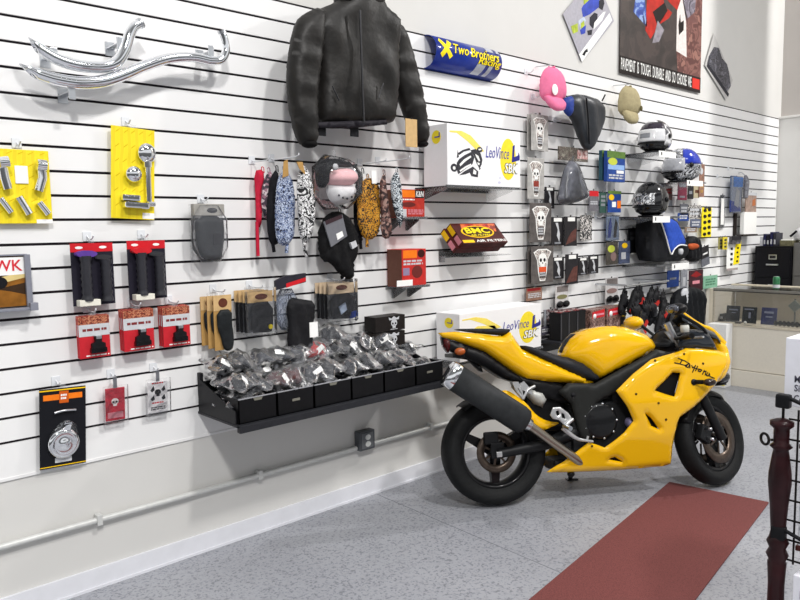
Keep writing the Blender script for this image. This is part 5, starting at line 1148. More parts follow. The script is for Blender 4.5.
for (rc, lb) in [((5.5158, 5.8011, 2.1366, 2.1847), 'white shelf price strip under the upper helmet'), ((6.0077, 6.3087, 1.9198, 1.9668), 'white shelf price strip under the middle helmet'), ((5.3631, 5.6419, 1.6089, 1.6609), 'white shelf price strip under the lower helmet'), ((5.8118, 6.1214, 1.2046, 1.2607), 'white shelf price strip under the blue and black bag')]:
    x0, x1, z0, z1 = rc; y = -.3345 if 'under the lower' not in lb else -.3745
    if 'blue and black' in lb: y = -.3145
    b = MB().box(x0, x1, y-.002, y, z0, z1); t = b.build('shelf_price_strip', WHITE); tag(t, lb, 'price tag', 'shelf price strips')
    q = MB(); q.box(x0+.12*(x1-x0), x0+.17*(x1-x0), y-.0032, y-.001, z0+.3*(z1-z0), z0+.8*(z1-z0)); q.build('printed_mark', INK, t)

# blue and black bag under the lower helmet
BAGB = mat('bag_black', '#15161a', .7, var=.25, bump=.3, bscale=40)
pts = [(5.6155, 1.6158), (5.6976, 1.6531), (5.9392, 1.6569), (6.1393, 1.639), (6.2566, 1.5315), (6.3889, 1.3842), (6.364, 1.294), (6.1745, 1.2656), (5.8839, 1.2694), (5.6262, 1.2975)]
b = MB(); inflate(b, soften(pts, 1), .07, -.13, r=.05, edge=.72, s=.026, wave=lambda x, z: .006*math.sin(28*x)); k = b.build('gear_bag', BAGB); tag(k, 'black gear bag with a bright blue panel edged in white', 'bag')
b = MB(); inflate(b, soften([(5.8016, 1.6393), (6.0593, 1.6385), (6.1845, 1.5322), (6.2853, 1.41), (6.1621, 1.4089), (6.0617, 1.3766), (6.0088, 1.3347), (5.9228, 1.4586)], 1), .02, -.205, r=.03, edge=.4, s=.022); b.build('blue_panel', mat('panel_blue', '#2a4fb4', .55, var=.15), k)
b = MB(); b.tube([(x, -.222, z) for x, z in [(5.779, 1.6307), (5.8806, 1.4852), (5.976, 1.3361), (6.0377, 1.3775), (6.1377, 1.4096), (6.2608, 1.4018)]], .006, 8); b.build('white_piping', PAPER, k)
c = (6.164, 1.3513); b = MB(); b.disc((c[0], -.215, c[1]), .026, 'y', .03); b.build('round_badge', LGREY, k)
clear_shelf((5.5542, -0.2, 1.3177)[0], (6.3216, -0.2, 1.2871)[0], .31, (5.9146, -0.2, 1.2661)[2]-.012, 'clear wall shelf under the blue and black bag')

# packs around the helmets
small((6.3455, 6.5205, 1.8132, 1.9585), .09, 'burgundy pack under the middle helmet', mat('pack_burgundy', '#7d2f45', .5, var=.2), [('rect', 'grey_header', .1, .8, .9, 1, GREY, .001), ('lines', 'pale_print', .2, .1, .8, .3, 1, GREY, .001)], None)
small((6.5406, 6.6511, 1.8248, 1.9448), .09, 'narrow dark pack between the burgundy and beige ones', DK, [('lines', 'pale_print', .2, .3, .8, .7, 1, GREY, .001)], None)
small((6.6608, 6.7741, 1.836, 1.9575), .09, 'beige pack between the dark and bronze packs', mat('pack_beige', '#b3a88c', .5, var=.15), [('lines', 'brown_print', .2, .3, .8, .7, 1, BROWN, .001)], None)
small((6.747, 6.8516, 1.8464, 2.1557), .10, 'tall bronze pack right of the middle helmet', mat('pack_bronze', '#8d6a5a', .5, var=.35, scale=40), [('oval', 'silver_spot', .3, .78, .3, .1, LGREY, .004), ('lines', 'pale_print', .2, .1, .8, .4, 2, TAN, .001)], None)
small((6.2025, 6.362, 1.7593, 1.9395), .03, 'brown and grey pack half hidden right of the lower helmet', mat('pack_umber', '#6a5650', .5, var=.3, scale=40), [('rect', 'grey_foot', 0, 0, 1, .3, GREY, .001), ('lines', 'red_print', .2, .6, .9, .9, 2, DRED, .001)], None)
for rc, lb, m_ in [((6.3728, 6.5292, 1.6765, 1.7773), 'grey pack above the blue bag panel', mat('pack_steel', '#66686f', .5, var=.3)), ((6.5294, 6.7948, 1.6436, 1.7698), 'black and white pack above the blue bag panel', GLP), ((6.3356, 6.5509, 1.6211, 1.6943), 'deep blue pack above the blue bag panel', NVP), ((6.5848, 6.8008, 1.5541, 1.6388), 'grey-blue pack right of the blue bag panel', mat('pack_greyblue', '#5d6478', .5, var=.3)), ((6.478, 6.7205, 1.5132, 1.5646), 'tan pack right of the blue bag panel', mat('pack_tan', '#8a7664', .5, var=.3))]:
    small(rc, .10, lb, m_, [('lines', 'pale_print', .15, .2, .85, .8, 2, LGREY, .001)], 'small packs beside the gear bag')
pts = [(6.4573, 1.483), (6.6383, 1.4795), (6.6844, 1.3846), (6.7112, 1.2703), (6.6105, 1.2274), (6.4885, 1.2513), (6.4259, 1.3185)]
k = cloth('knit_hat', 'black bundle with orange band hanging right of the gear bag', 'knit hat', pts, .13, .05, GLOVE, r=.04)
b = MB(); inflate(b, soften([(6.3583, 1.4123), (6.5563, 1.4163), (6.5994, 1.3687), (6.42, 1.3513)], 1), .02, -.18, r=.02, s=.016); b.build('orange_band', mat('burnt_orange', '#b0512a', .7), k)
k = small((6.9293, 7.1372, 1.4623, 1.7504), .05, 'tall yellow card with two columns of black dots', mat('card_yellow', '#f0dc1e', .5), [('oval', 'black_dot', .28, .1+.2*i, .16, .055, INK, .004) for i in range(5)]+[('oval', 'black_dot', .74, .13+.2*i, .16, .055, INK, .004) for i in range(5)]+[('rect', 'dark_header', .2, .96, .9, 1.0, DGREY, .001)], None, 'blister card', 'blister_card')
k = small((6.9254, 7.1008, 1.1829, 1.3749), .06, 'small tilted dark pack below the yellow dotted card', DK, [('lines', 'white_print', .1, .55, .8, .7, 1, WHITE, .001), ('rect', 'grey_foot', 0, 0, 1, .4, mat('pack_steel', '#66686f', .5), .001)], None); turn(k, 'y', -10)

# things below the bag
small((6.1222, 6.3399, 1.026, 1.1809), .12, 'navy pack under the shelf of the gear bag', NVP, [('lines', 'pale_print', .2, .4, .8, .6, 1, GREY, .001)], None)
small((6.3693, 6.5076, 1.0027, 1.1703), .12, 'grey clear pack right of the navy pack', mat('pack_silver', '#8d9097', .4, var=.3), [('rect', 'pale_patch', .3, .1, .7, .6, LGREY, .001)], None)
small((6.5183, 6.8078, 0.9588, 1.1589), .13, 'black and dark red pack above the hanging dark trousers', mat('pack_wine', '#3f2229', .5, var=.35, scale=40), [('rect', 'white_label', .25, .35, .75, .5, mat('pale_pink_print', '#d78a96', .6), .001), ('poly', 'red_flash', [(.1, .75), (.5, .95), (.9, .75), (.5, .65)], DRED, .001)], None)
small((6.994, 7.3098, 0.9507, 1.0766), .05, 'pale green card near the display counter corner', mat('card_green', '#7fae93', .6, var=.12), [('lines', 'dark_print', .15, .2, .85, .8, 3, mat('green_dark', '#4c7a60', .6), .001)], None)
# hanging dark trousers and pile of gloves
pts = [(6.1257, 1.0103), (6.393, 1.0283), (6.6381, 0.9744), (6.6496, 0.7656), (6.5965, 0.6001), (6.5037, 0.4217), (6.3432, 0.4422), (6.2563, 0.6369), (6.1478, 0.5126), (6.0337, 0.5714), (6.0599, 0.8192)]
cloth('riding_trousers', 'dark riding trousers hanging beside the display counter', 'trousers', pts, .2, .06, mat('trouser_dark', '#15171a', .7, var=.3, bump=.3, bscale=20), r=.06, s=.026, amp=.012, freq=60)
pts = [(6.1557, 1.0212), (6.2684, 1.0227), (6.2557, 0.8768), (6.2023, 0.7988), (6.1416, 0.9134)]
cloth('grey_scarf', 'narrow pale grey strip hanging left of the dark trousers', 'scarf', pts, .24, .02, LGREY, r=.02, amp=.004)

# pile of dark motorcycle gloves hanging over the bike's handlebar, red accents
glist = [((5.165, 0.9797), 0.0617, 0.1045), ((5.2883, 0.9776), 0.0665, 0.114), ((5.415, 0.9836), 0.0665, 0.114), ((5.5464, 0.9649), 0.0665, 0.114), ((5.6647, 0.9469), 0.0665, 0.114), ((5.7692, 0.9213), 0.057, 0.1045), ((5.2133, 0.8956), 0.0665, 0.095), ((5.3382, 0.8923), 0.0665, 0.1045), ((5.4669, 0.8888), 0.0665, 0.1045), ((5.6001, 0.8685), 0.0665, 0.1045), ((5.7204, 0.8405), 0.0665, 0.095), ((5.2774, 0.825), 0.0665, 0.095), ((5.4211, 0.8025), 0.0665, 0.095), ((5.5696, 0.7876), 0.0665, 0.095)]
gw = ['leftmost in the top row', 'second in the top row', 'third in the top row', 'fourth in the top row', 'fifth in the top row', 'rightmost in the top row', 'leftmost in the middle row', 'second in the middle row', 'third in the middle row', 'fourth in the middle row', 'rightmost in the middle row', 'left in the bottom row', 'middle in the bottom row', 'right in the bottom row']
rg = random.Random(4)
GRED = mat('glove_red', '#b8312c', .6); GWH = mat('glove_white', '#b9b9bb', .6)
for i, ((x, z), rx, rz) in enumerate(glist):
    off = .24+.09*(i // 6)+.02*(i % 2); ta = rg.uniform(-.7, .7)
    rot = lambda px, pz: (x+(px-x)*math.cos(ta)-(pz-z)*math.sin(ta), z+(px-x)*math.sin(ta)+(pz-z)*math.cos(ta))
    pts = [(x-.6*rx, z-rz), (x+.5*rx, z-rz), (x+.7*rx, z-.1*rz), (x+1.0*rx, z+.3*rz), (x+.7*rx, z+.5*rz), (x+.5*rx, z+.35*rz), (x+.45*rx, z+1.0*rz), (x+.2*rx, z+1.02*rz), (x+.12*rx, z+.5*rz), (x-.02*rx, z+1.12*rz), (x-.28*rx, z+1.1*rz), (x-.3*rx, z+.5*rz), (x-.45*rx, z+.98*rz), (x-.7*rx, z+.9*rz), (x-.65*rx, z+.1*rz)]
    k = cloth('riding_glove', 'dark riding glove '+gw[i]+' of the bunch above the handlebar', 'glove', [rot(*q) for q in pts], off, .026, GLOVE, 'bunch of riding gloves', r=.025, s=.016, amp=.006, freq=120, soft=1, seed=i)
    q = MB(); q.prism([rot(*c) for c in [(x-.5*rx, z-.3*rz), (x+.1*rx, z-.45*rz), (x+.45*rx, z+.05*rz), (x+.1*rx, z+.2*rz), (x-.1*rx, z-.1*rz)]], -off-.034, -off-.015); q.build('knuckle_patch', [BLACKG, DGREY, GRED, BLACKG, GRED, DGREY, BLACKG][i % 7], k)
    q = MB(); q.prism([rot(*c) for c in [(x-.62*rx, z-.95*rz), (x+.52*rx, z-.95*rz), (x+.55*rx, z-.72*rz), (x-.62*rx, z-.72*rz)]], -off-.03, -off-.015); q.build('wrist_strap', [BLACK, GRED, BLACK, DGREY, BLACK][i % 5], k)
b = MB(); zz = (5.3964, -0.3, 1.0584)[2]; xa, xb = (5.1039, -0.3, 1.0084)[0], (5.7853, -0.3, 0.9541)[0]
b.tube([(xa, -.3, zz+.06), (xb, -.3, zz+.06)], .008, 8)
for x in (xa+.04, xb-.04): b.tube([(x, -.0005, zz+.06), (x, -.3, zz+.06)], .008, 8)
o = b.build('display_rail', SATIN); tag(o, 'metal display rail above the bunch of riding gloves', 'rail')
for u, rc in enumerate([(5.5579, 5.6568, 0.9077, 0.9511), (5.7494, 5.8526, 0.8913, 0.9357), (5.9581, 6.066, 0.8735, 0.9189)]):
    hook(rc, .05, ['left', 'middle', 'right'][u]+' small empty display hook above the riding gloves')

# low black display shelf with cartons behind the tank
xs = [4.3425, 4.4401, 4.5521, 4.6686, 4.7323, 4.9354, 4.957, 5.1793]
zt, zb_ = (4.4861, -0.22, 0.9676)[2], (4.4885, -0.22, 0.7704)[2]
zt2 = (4.9469, -0.22, 0.9533)[2]
b = MB(); b.box(xs[0]-.05, xs[7]+.04, -.25, -.0005, zb_-.03, zb_-.008, bev=.003); b.box(xs[0]-.05, xs[7]+.04, -.02, -.0005, zb_-.12, zb_-.03)
o = b.build('wall_shelf', SHELFM); tag(o, 'black wall shelf behind the motorcycle tank carrying cartons', 'shelf')
MATB = mat('carton_black', '#141416', .4, var=.1)
for i, (a, c, lb) in enumerate([(xs[0], xs[1], 'left'), (xs[1], xs[2], 'middle'), (xs[2], xs[3], 'right')]):
    k = MB().box(a+.002, c-.002, -.22, -.12, zb_-.0075, zt, bev=.002).build('black_carton', MATB); tag(k, lb+' plain black carton on the shelf behind the tank', 'box', 'black cartons behind the tank')
    q = MB(); q.box(a+.004, a+.014, -.2208, -.2195, zb_, zt-.01); q.build('grey_edge', mat('edge_grey', '#4a4a4e', .4), k)
    q = MB(); q.box(a+.006, c-.006, -.215, -.125, zt-.001, zt+.005); q.build('red_top_flap', pattern('flap_print', ['#5a1f22', '#a89a98', '#2a2224', '#8c3034'], 50, 'voronoi'), k)
for i, (a, c, lb) in enumerate([(xs[4], xs[5], 'left'), (xs[6], xs[7], 'right')]):
    k = MB().box(a+.002, c-.002, -.22, -.12, zb_-.0075, zt2, bev=.002).build('red_carton', pattern('carton_photo', ['#4a3230', '#8a6a60', '#5a3a36', '#a89088'], 30, 'noise', .45, 1.)); tag(k, lb+' red-fronted carton with white round badge behind the tank', 'box', 'red-fronted cartons behind the tank')
    W, H = c-a, zt2-zb_
    q = MB(); q.prism([(a+.12*W, zb_+.62*H), (a+.95*W, zb_+.66*H), (a+.95*W, zb_+.97*H), (a+.12*W, zb_+.90*H)], -.222, -.2195); q.build('red_panel', RED, k)
    q = MB(); q.disc((a+.26*W, -.223, zb_+.72*H), .1*W, 'y', .003); q.build('white_badge', WHITE, k)
    q = MB(); q.box(a+.35*W, a+.9*W, -.2232, -.221, zb_+.74*H, zb_+.82*H); q.build('white_lettering_band', mat('pale_pink_print', '#d78a96', .6), k)
b = MB(); x, z = [(5.1945, 0.8614)][0]
k = MB().box(x-.04, x+.05, -.22, -.14, zb_-.0075, z+.09, bev=.004).build('yellow_box', mat('box_ochre', '#a8862a', .5, var=.4, scale=30)); tag(k, 'small yellow and dark box between the red cartons and the gloves', 'box')
q = MB(); q.box(x-.03, x+.04, -.222, -.2195, z-.06, z+.0); q.build('dark_print', DK, k)

# right end of the slatted wall
k = pack('bagged_part', 'blue headed clear bag with grey parts near the wall corner', 'bagged part', (7.5481, 7.8063, 1.7084, 2.0675), .06, .01, mat('bag_grey_pale', '#a9b3c6', .45, var=.25), [('rect', 'blue_header', .2, .72, 1.1, 1.0, mat('header_sky', '#3f8ae0', .5, var=.2), .002), ('poly', 'blue_base', [(-.1, 0), (1, .02), (.9, .12), (.3, .30), (-.1, .34)], BLUE, .002), ('poly', 'grey_part', [(.3, .2), (.7, .12), (.8, .6), (.5, .7)], LGREY, .004), ('rect', 'clear_bag', -.12, -.03, 1.1, 1.02, CLR2, .015)])
x, z = (7.8606, 2.0219)
b = MB(); z2 = (7.846, -0.07, 1.8758)[2]; b.tube([(x, -.07, z+.07), (x+.01, -.08, z), (x, -.08, z2-.02)], [.012, .03, .025], 10); k = b.build('brush', mat('brush_grey', '#7a7a80', .6, var=.5, scale=60)); tag(k, 'grey bottle-brush shaped item hanging beside the blue headed bag', 'brush')
q = MB(); q.tube([(x, -.07, z+.07), (x, -.03, z+.10), (x, -.0005, z+.10)], .006, 8); q.build('hang_wire', SATIN, k)
k = pack('bagged_part', 'brown parts bag above the leaflet holder', 'bagged part', (7.852, 8.1262, 1.7085, 1.9141), .09, .012, mat('bag_brownish', '#9a8478', .5, var=.3, scale=25), [('poly', 'orange_patch', [(.6, .3), (.9, .35), (.85, .7), (.6, .6)], mat('rust', '#b0683c', .5), .002), ('rect', 'grey_header', .0, .85, 1, 1, LGREY, .002)])
r_ = (7.7924, 8.1182, 1.4754, 1.7081)
k = MB().box(r_[0], r_[1], -.10, -.06, r_[2], r_[3]).build('leaflet', PAPER); tag(k, 'white leaflets standing in the wall holder below the brown bag', 'leaflets')
b = MB(); b.box(r_[0]-.035, r_[0]-.012, -.035, -.0005, r_[2]-.02, r_[3]+.16, bev=.004); b.box(r_[0]-.035, r_[1]+.02, -.11, -.0005, r_[2]-.022, r_[2]-.002, bev=.003)
o = b.build('leaflet_holder', mat('holder_dark', '#2c2624', .45, var=.2)); tag(o, 'dark wall leaflet holder near the corner holding white leaflets', 'leaflet holder')
k = pack('tag_card', 'white card with a yellow dotted flap near the file cabinet', 'card', (7.4934, 7.789, 1.1272, 1.3985), .06, .005, PAPER, [('poly', 'yellow_flap', [(.52, .12), (.98, .16), (1.12, 1.0), (.70, .95), (.60, .62)], YEL, .006)] + [('rect', 'black_mark', .28, .10+.2*i, .46, .19+.2*i, INK, .002) for i in range(4)] + [('oval', 'black_dot', .80+.04*(i % 2), .25+.17*i, .08, .04, INK, .008) for i in range(4)] + [('rect', 'grey_foot', 0, -.08, .9, 0, mat('foot_grey', '#a59a98', .6), .004)])
k = pack('camouflage_pouch', 'dark camouflage pouch above the white and yellow card', 'pouch', (7.5084, 7.7298, 1.3782, 1.4608), .10, .03, pattern('pouch_camo', ['#2c2c30', '#5a585a', '#3c3a3e', '#77747a'], 30, 'noise', .6), [('rect', 'flap', 0, .5, 1, 1, DK, .004)])
for i, (rc, lb) in enumerate([((7.2632, 7.3677, 1.3308, 1.4517), 'left small olive tag pack near the leaflet holder'), ((7.3093, 7.415, 1.3295, 1.4557), 'right small yellow tag pack near the leaflet holder')]):
    pack('tag_pack', lb, 'tag pack', rc, .07+.025*i, .006, mat(['tag_olive', 'tag_gold'][i], ['#8d8750', '#d2c03a'][i], .5, var=.2), [('lines', 'dark_print', .3, .1, .8, .9, 3, DGREY, .001)], group='small tag packs')
k = pack('shadow_strip', 'clear strip added in place of a grey shadow on the right slats', 'plastic strip', (7.3925, 7.5103, 1.5458, 1.8808), .02, .003, ACRYL, [('rect', 'white_slip', .2, .1, .8, .9, PAPER, .001)])  # strip added to stand in for a narrow grey shadow on the slats
for i, (rc, lb) in enumerate([((4.5446, 4.5951, 2.3494, 2.3858), 'small empty display hook right of the topmost skull sticker'), ((7.5552, 7.6516, 2.0979, 2.1588), 'small empty display hook left of the blue headed bag'), ((7.3036, 7.3958, 1.9986, 2.0682), 'small empty display hook right of the bronze pack'), ((4.1975, 4.2434, 2.6408, 2.6891), 'small empty display hook left of the pink cap'), ((5.0948, 5.168, 1.6053, 1.6694), 'small empty display hook right of the flame pack'), ((4.2787, 4.3258, 2.4761, 2.5252), 'small empty display hook below left of the pink cap')]):
    hook((rc[0], rc[1], rc[2]-.02, rc[3]-.03), .04, lb)

# ------------------------------------------------------------------ glass display counter
CREAM = mat('counter_cream', '#d9d3c6', .5, var=.02)
CTRIM = mat('counter_trim', '#c9c0ae', .5, var=.03)
GLASS = film('counter_glass', '#e6efec', .03, .03, .0, 10)
cx0, cx1, cyA, cyB, ztop = 7.14, 7.70, -.05, -2.3, .955
cn = empty('display_counter', (cx0, -1.2, 0), 'long cream display counter with glass front against the far wall', 'counter')
def cb(name, m, *a, bev=.003):
    b = MB(); b.box(*a, bev=bev); return b.build(name, m, cn)
cb('base_panel', CREAM, cx0+.004, cx1, cyA-.03, cyB, .165, .590)
cb('kick_panel', CREAM, cx0-.018, cx1, cyA-.03, cyB, .0, .160)
cb('deck', CTRIM, cx0-.004, cx1, cyA-.03, cyB, .590, .602)
cb('end_post', CTRIM, cx0-.006, cx0+.05, cyA, cyA-.034, .602, .945)
cb('end_panel', CREAM, cx0+.03, cx1, cyA+.0, cyA-.02, .602, .945)
cb('filler_panel', CREAM, cx0+.0, cx0+.03, -.014, cyA-.002, .0, .95)
cb('back_panel', mat('counter_back', '#bdb6a8', .6, var=.04), cx1-.02, cx1, cyA-.03, cyB, .602, .94)
cb('top_rail', mat('rail_metal', '#9a978f', .3, .6), cx0-.006, cx0+.014, cyA-.036, cyB, .936, .957, bev=.002)
cb('back_rail', CTRIM, cx1-.06, cx1, cyA, cyB, .941, .962)
cb('front_glass', GLASS, cx0+.002, cx0+.008, cyA-.036, cyB, .603, .936, bev=0)
cb('top_glass', GLASS, cx0+.016, cx1-.061, cyA-.03, cyB, .946, .954, bev=0)
cb('glass_stop', mat('rail_dark', '#5f5c58', .4), cx0+.009, cx0+.018, cyA-.036, cyB, .925, .936, bev=0)
# goods behind the glass
def stand_card(y0, y1, z1, label, m, mark):
    k = MB(); k.box(0, .012, 0, y1-y0, 0, z1-.605, bev=.002); o = k.build('display_card', m); o.location = Vector((7.34, (y0+y1)/2, .6035)); o.rotation_euler = (0, math.radians(8), 0); tag(o, label, 'display card', 'dark cards in the display counter')
    q = MB(); Ly, Lz = y1-y0, z1-.605
    for a, b_, c, d in mark: q.box(-.0012, .0004, Ly*a, Ly*b_, Lz*c, Lz*d)
    q.build('printed_mark', mat('card_mark', '#9aa0b8', .5), o); return o
DC = mat('case_card_dark', '#2b2c36', .4, var=.2); DC2 = mat('case_card_blue', '#3a3f72', .4, var=.25, scale=14)
stand_card(-.264, -.131, .767, 'left dark card leaning inside the glass counter', DC, [(.15, .8, .72, .80), (.3, .6, .55, .6)])
stand_card(-.427, -.290, .766, 'middle dark card with pale flame inside the glass counter', mat('case_card_black', '#22242c', .4, var=.15), [(.4, .55, .3, .66), (.2, .85, .82, .88)])
stand_card(-.613, -.471, .771, 'blue-violet card with pale lettering inside the glass counter', DC2, [(.2, .82, .66, .78), (.25, .7, .42, .5)])
k = MB().box(7.3, 7.42, -.12, -.085-.0, .6035, .68, bev=.006).build('black_case', BLACK); tag(k, 'low black case at the left inside the glass counter', 'case')
q = MB(); q.box(7.298, 7.301, -.118, -.088, .63, .655); q.build('grey_clasp', GREY, k)
for i, y in enumerate((-.30, -.355)):
    k = MB().ball((7.26, y, .618), .014).build('white_ball_knob', WHITE) if i else MB().box(7.24, 7.29, -.315, -.26, .6035, .622, bev=.004).build('small_trinket', mat('trinket', '#4a4540', .4, var=.3)); tag(k, ['small dark trinket in front of the left card in the counter', 'small white round knob in front of the middle card in the counter'][i], 'trinket')
    q = MB(); q.disc((7.26, y, .6055), .012, 'z', .003); q.build('foot', GREY, k)
for i, y in enumerate((-.655, -.73, -.805, -.88)):
    k = empty('sunglasses', (7.28, y, .6035), ['first', 'second', 'third', 'fourth'][i]+' pair of black sunglasses from the left inside the glass counter', 'sunglasses', 'sunglasses in the glass counter')
    for s_ in (-1, 1):
        b = MB(); b.ball((7.27, y+s_*.019, .634), .012, .021, .027, 12, 8); b.build('lens', BLACKG, k)
        b = MB(); b.tube([(7.272, y+s_*.033, .634), (7.33, y+s_*.034, .632), (7.36, y+s_*.033, .612)], .003, 6); b.build('temple', BLACK, k)
    b = MB(); b.tube([(7.268, y-.006, .634), (7.268, y+.006, .634)], .003, 6); b.build('bridge', BLACK, k)
k = MB(); k.tube([(7.45, -.74, .604), (7.45, -.74, .86)], .008, 8); o = k.build('sunglasses_stand', mat('stand_grey', '#5c5f5e', .5)); tag(o, 'grey diamond topped stand inside the glass counter', 'stand')
q = MB(); q.prism([(-.06, 0), (0, .06), (.06, 0), (0, -.06)], -.004, .004, Matrix.Translation((7.44, -.74, .79)) @ Matrix.Rotation(PI/2, 4, 'Z')); q.build('diamond_plate', mat('stand_plate', '#8c9490', .5), o)
q = MB(); q.disc((7.45, -.74, .607), .04, 'z', .006); q.build('foot', BLACK, o)
# can on the counter top
k = MB(); k.lathe([(0, 0), (.024, .002), (.031, .012), (.031, .108), (.026, .120), (.0, .120)], Matrix.Translation((7.30, -.617, .9575)), 20); o = k.build('drink_can', mat('can_green', '#3f7a55', .3, .3, var=.25, scale=30)); tag(o, 'green drink can standing on the display counter', 'can')
q = MB(); q.lathe([(.0315, .0), (.0315, .03)], Matrix.Translation((7.30, -.617, .972)), 20); q.build('white_band', LGREY, o)
q = MB(); q.disc((7.30, -.617, 1.0785), .022, 'z', .003); q.build('lid', SATIN, o)
# white and yellow carton in front of the counter
k = MB().box(6.96, 7.10, -.30, -.12, .0, .62, bev=.004).build('tall_carton', mat('carton_paper_white', '#e4e4e2', .5, var=.03)); tag(k, 'tall white and yellow carton standing behind the motorcycle nose', 'box')
q = MB(); q.box(6.958, 6.961, -.299, -.121, .02, .46); q.build('yellow_panel', mat('carton_lemon', '#e3d460', .5, var=.08), k)
q = MB(); q.box(6.9565, 6.9585, -.29, -.15, .03, .10); q.build('dark_print', DGREY, k)
q = MB(); q.box(6.9565, 6.9585, -.28, -.16, .36, .42); q.build('red_print', RED, k)

# ------------------------------------------------------------------ file cabinets behind the counter
def cabinet(x0, x1, y0, y1, h, m, label, nd):
    k = empty('file_cabinet', ((x0+x1)/2, (y0+y1)/2, 0), label, 'file cabinet')
    b = MB(); b.box(x0+.012, x1, y0, y1, 0, h, bev=.004); b.build('body', m, k)
    dh = (h-.06)/nd
    for i in range(nd):
        z0 = .04+i*dh
        b = MB(); b.box(x0, x0+.013, y0+.015, y1-.015, z0+.006, z0+dh-.006, bev=.003); d = b.build('drawer', m, k)
        ym = (y0+y1)/2
        q = MB(); q.box(x0-.02, x0-.012, ym-.06, ym+.06, z0+dh*.42, z0+dh*.47, bev=.002); q.box(x0-.016, x0+.001, ym-.06, ym-.05, z0+dh*.42, z0+dh*.47); q.box(x0-.016, x0+.001, ym+.05, ym+.06, z0+dh*.42, z0+dh*.47); q.build('handle', SATIN, d)
        q = MB(); zc = z0+dh*.70; q.box(x0-.004, x0+.001, ym-.04, ym+.04, zc-.025, zc+.025); q.build('label_holder', SATIN, d)
        q = MB(); q.box(x0-.0052, x0-.0036, ym-.032, ym+.032, zc-.017, zc+.017); q.build('label_slip', mat('slip_dark', '#2c2c30', .6), d)
    return k
cabinet(8.2, 8.75, -.435, -.060, 1.34, mat('cabinet_black', '#15151a', .42, .1, var=.08), 'black steel file cabinet behind the glass display counter', 4)
cabinet(8.2, 8.75, -.84, -.448, 1.375, mat('cabinet_grey', '#6d6c6a', .45, .2, var=.06), 'grey steel file cabinet right of the black one', 4)
for i in range(5):
    y = -.10-.035*i; h = [.10, .13, .12, .15, .14][i]
    k = MB().box(8.26, 8.45, y-.014, y+.014, 1.3405, 1.3405+h, bev=.003).build('binder', [mat('binder_white', '#cfd0d6', .5), mat('binder_navy', '#25264a', .5), mat('binder_dark', '#22222c', .5), mat('binder_navy', '#25264a', .5), mat('binder_charcoal', '#34343c', .5)][i])
    tag(k, ['first binder from the left on the black cabinet, pale', 'second binder on the black cabinet, short navy', 'third binder on the black cabinet, dark', 'fourth binder on the black cabinet, tall navy', 'last binder on the black cabinet, charcoal'][i], 'binder', 'binders on the black cabinet')
    q = MB(); q.box(8.2585, 8.2605, y-.008, y+.008, 1.36, 1.36+h*.35); q.build('spine_label', LGREY, k)
k = MB().box(8.26, 8.5, -.42, -.29, 1.3405, 1.40, bev=.004).build('paper_tray', mat('tray_olive', '#6d6a52', .5, var=.3)); tag(k, 'low olive paper tray on the black file cabinet', 'tray')
q = MB(); q.box(8.27, 8.49, -.41, -.30, 1.3995, 1.412); q.build('paper_stack', PAPER, k)
b = MB(); b.ball((8.42, -.50, 1.455), .11, .13, .09, 18, 12, fn=lambda p: (p.x*(1+.1*math.sin(6*p.y)), p.y, max(-.86, p.z*(1+.12*math.sin(5*p.x+2*p.y))))); k = b.build('plastic_bag', film('shop_bag_white', '#e9e9ec', .7, .3, .8, 30)); tag(k, 'crumpled white plastic bag heaped on the grey cabinet', 'bag')
b = MB(); b.tube([(8.30, -.38, 1.44), (8.31, -.44, 1.50)], .012, 8); k2 = b.build('handle', INK, k); k2['label'] = 'black bar-shaped marker resting on the bag'  # black marker lying on the bag, no part of it
b = MB(); M = Matrix.Translation((8.33, -.60, 1.430)) @ Matrix.Rotation(PI/2, 4, 'Y'); b.lathe([(.026, -.012), (.052, -.012), (.052, .012), (.026, .012)], M, 24, closed=True); k = b.build('tape_roll', INK); tag(k, 'black roll of tape standing on the grey cabinet', 'tape')
q = MB(); q.lathe([(.02, -.013), (.027, -.013), (.027, .013), (.02, .013)], M, 24, closed=True); q.build('core', KRAFT, k)
k = MB().box(8.24, 8.6, -.80, -.66, 1.3755, 1.392, bev=.003).build('paper_pile', PAPER); tag(k, 'pile of white papers on the grey cabinet right of the tape roll', 'papers')
q = MB(); q.box(8.25, 8.59, -.79, -.67, 1.3915, 1.396); q.build('top_sheet', WHITE, k)

# ------------------------------------------------------------------ right foreground rack of white boxes
WOOD = mat('rack_wood', '#2a1215', .35, var=.35, scale=14, coat=.15)
WIRE = mat('rack_wire', '#1d1a1a', .4, .3)
rx, ry = 2.19, -2.492
rk = empty('display_rack', (2.5, -2.75, 0), 'dark turned-wood and wire display rack of white boxes at the right edge', 'rack')
def turned(x, y, ztop, nm='post'):
    prof = [(0, 0), (.020, 0), (.024, .03), (.021, .30), (.019, .55), (.022, .62), (.019, .625), (.026, .645), (.019, .665), (.026, .685), (.020, .70), (.017, .72), (.021, .80), (.0265, .87), (.026, .90), (.020, .955), (.017, .975), (.026, .985), (.018, .995), (.018, 1.04), (.027, 1.05), (.027, 1.062), (.012, 1.07), (.0, 1.072)]
    b = MB(); b.lathe([(r*1.18, h*ztop/1.072) for r, h in prof], Matrix.Translation((x, y, 0)), 20); return b.build(nm, WOOD, rk)
turned(rx+.005, ry+.012, 1.03); turned(rx+.005, ry-.52, 1.03); turned(rx+.55, ry+.012, 1.03); turned(rx+.55, ry-.52, 1.03)
for z in (.4195, .655, .96):
    b = MB(); b.box(rx+.02 if z > .5 else rx-.03, rx+.54, ry-.51, ry-.03, z-.016, z, bev=.004); b.build('shelf_board', mat('rack_board', '#5f2a22', .35, var=.25, scale=10, coat=.2), rk)
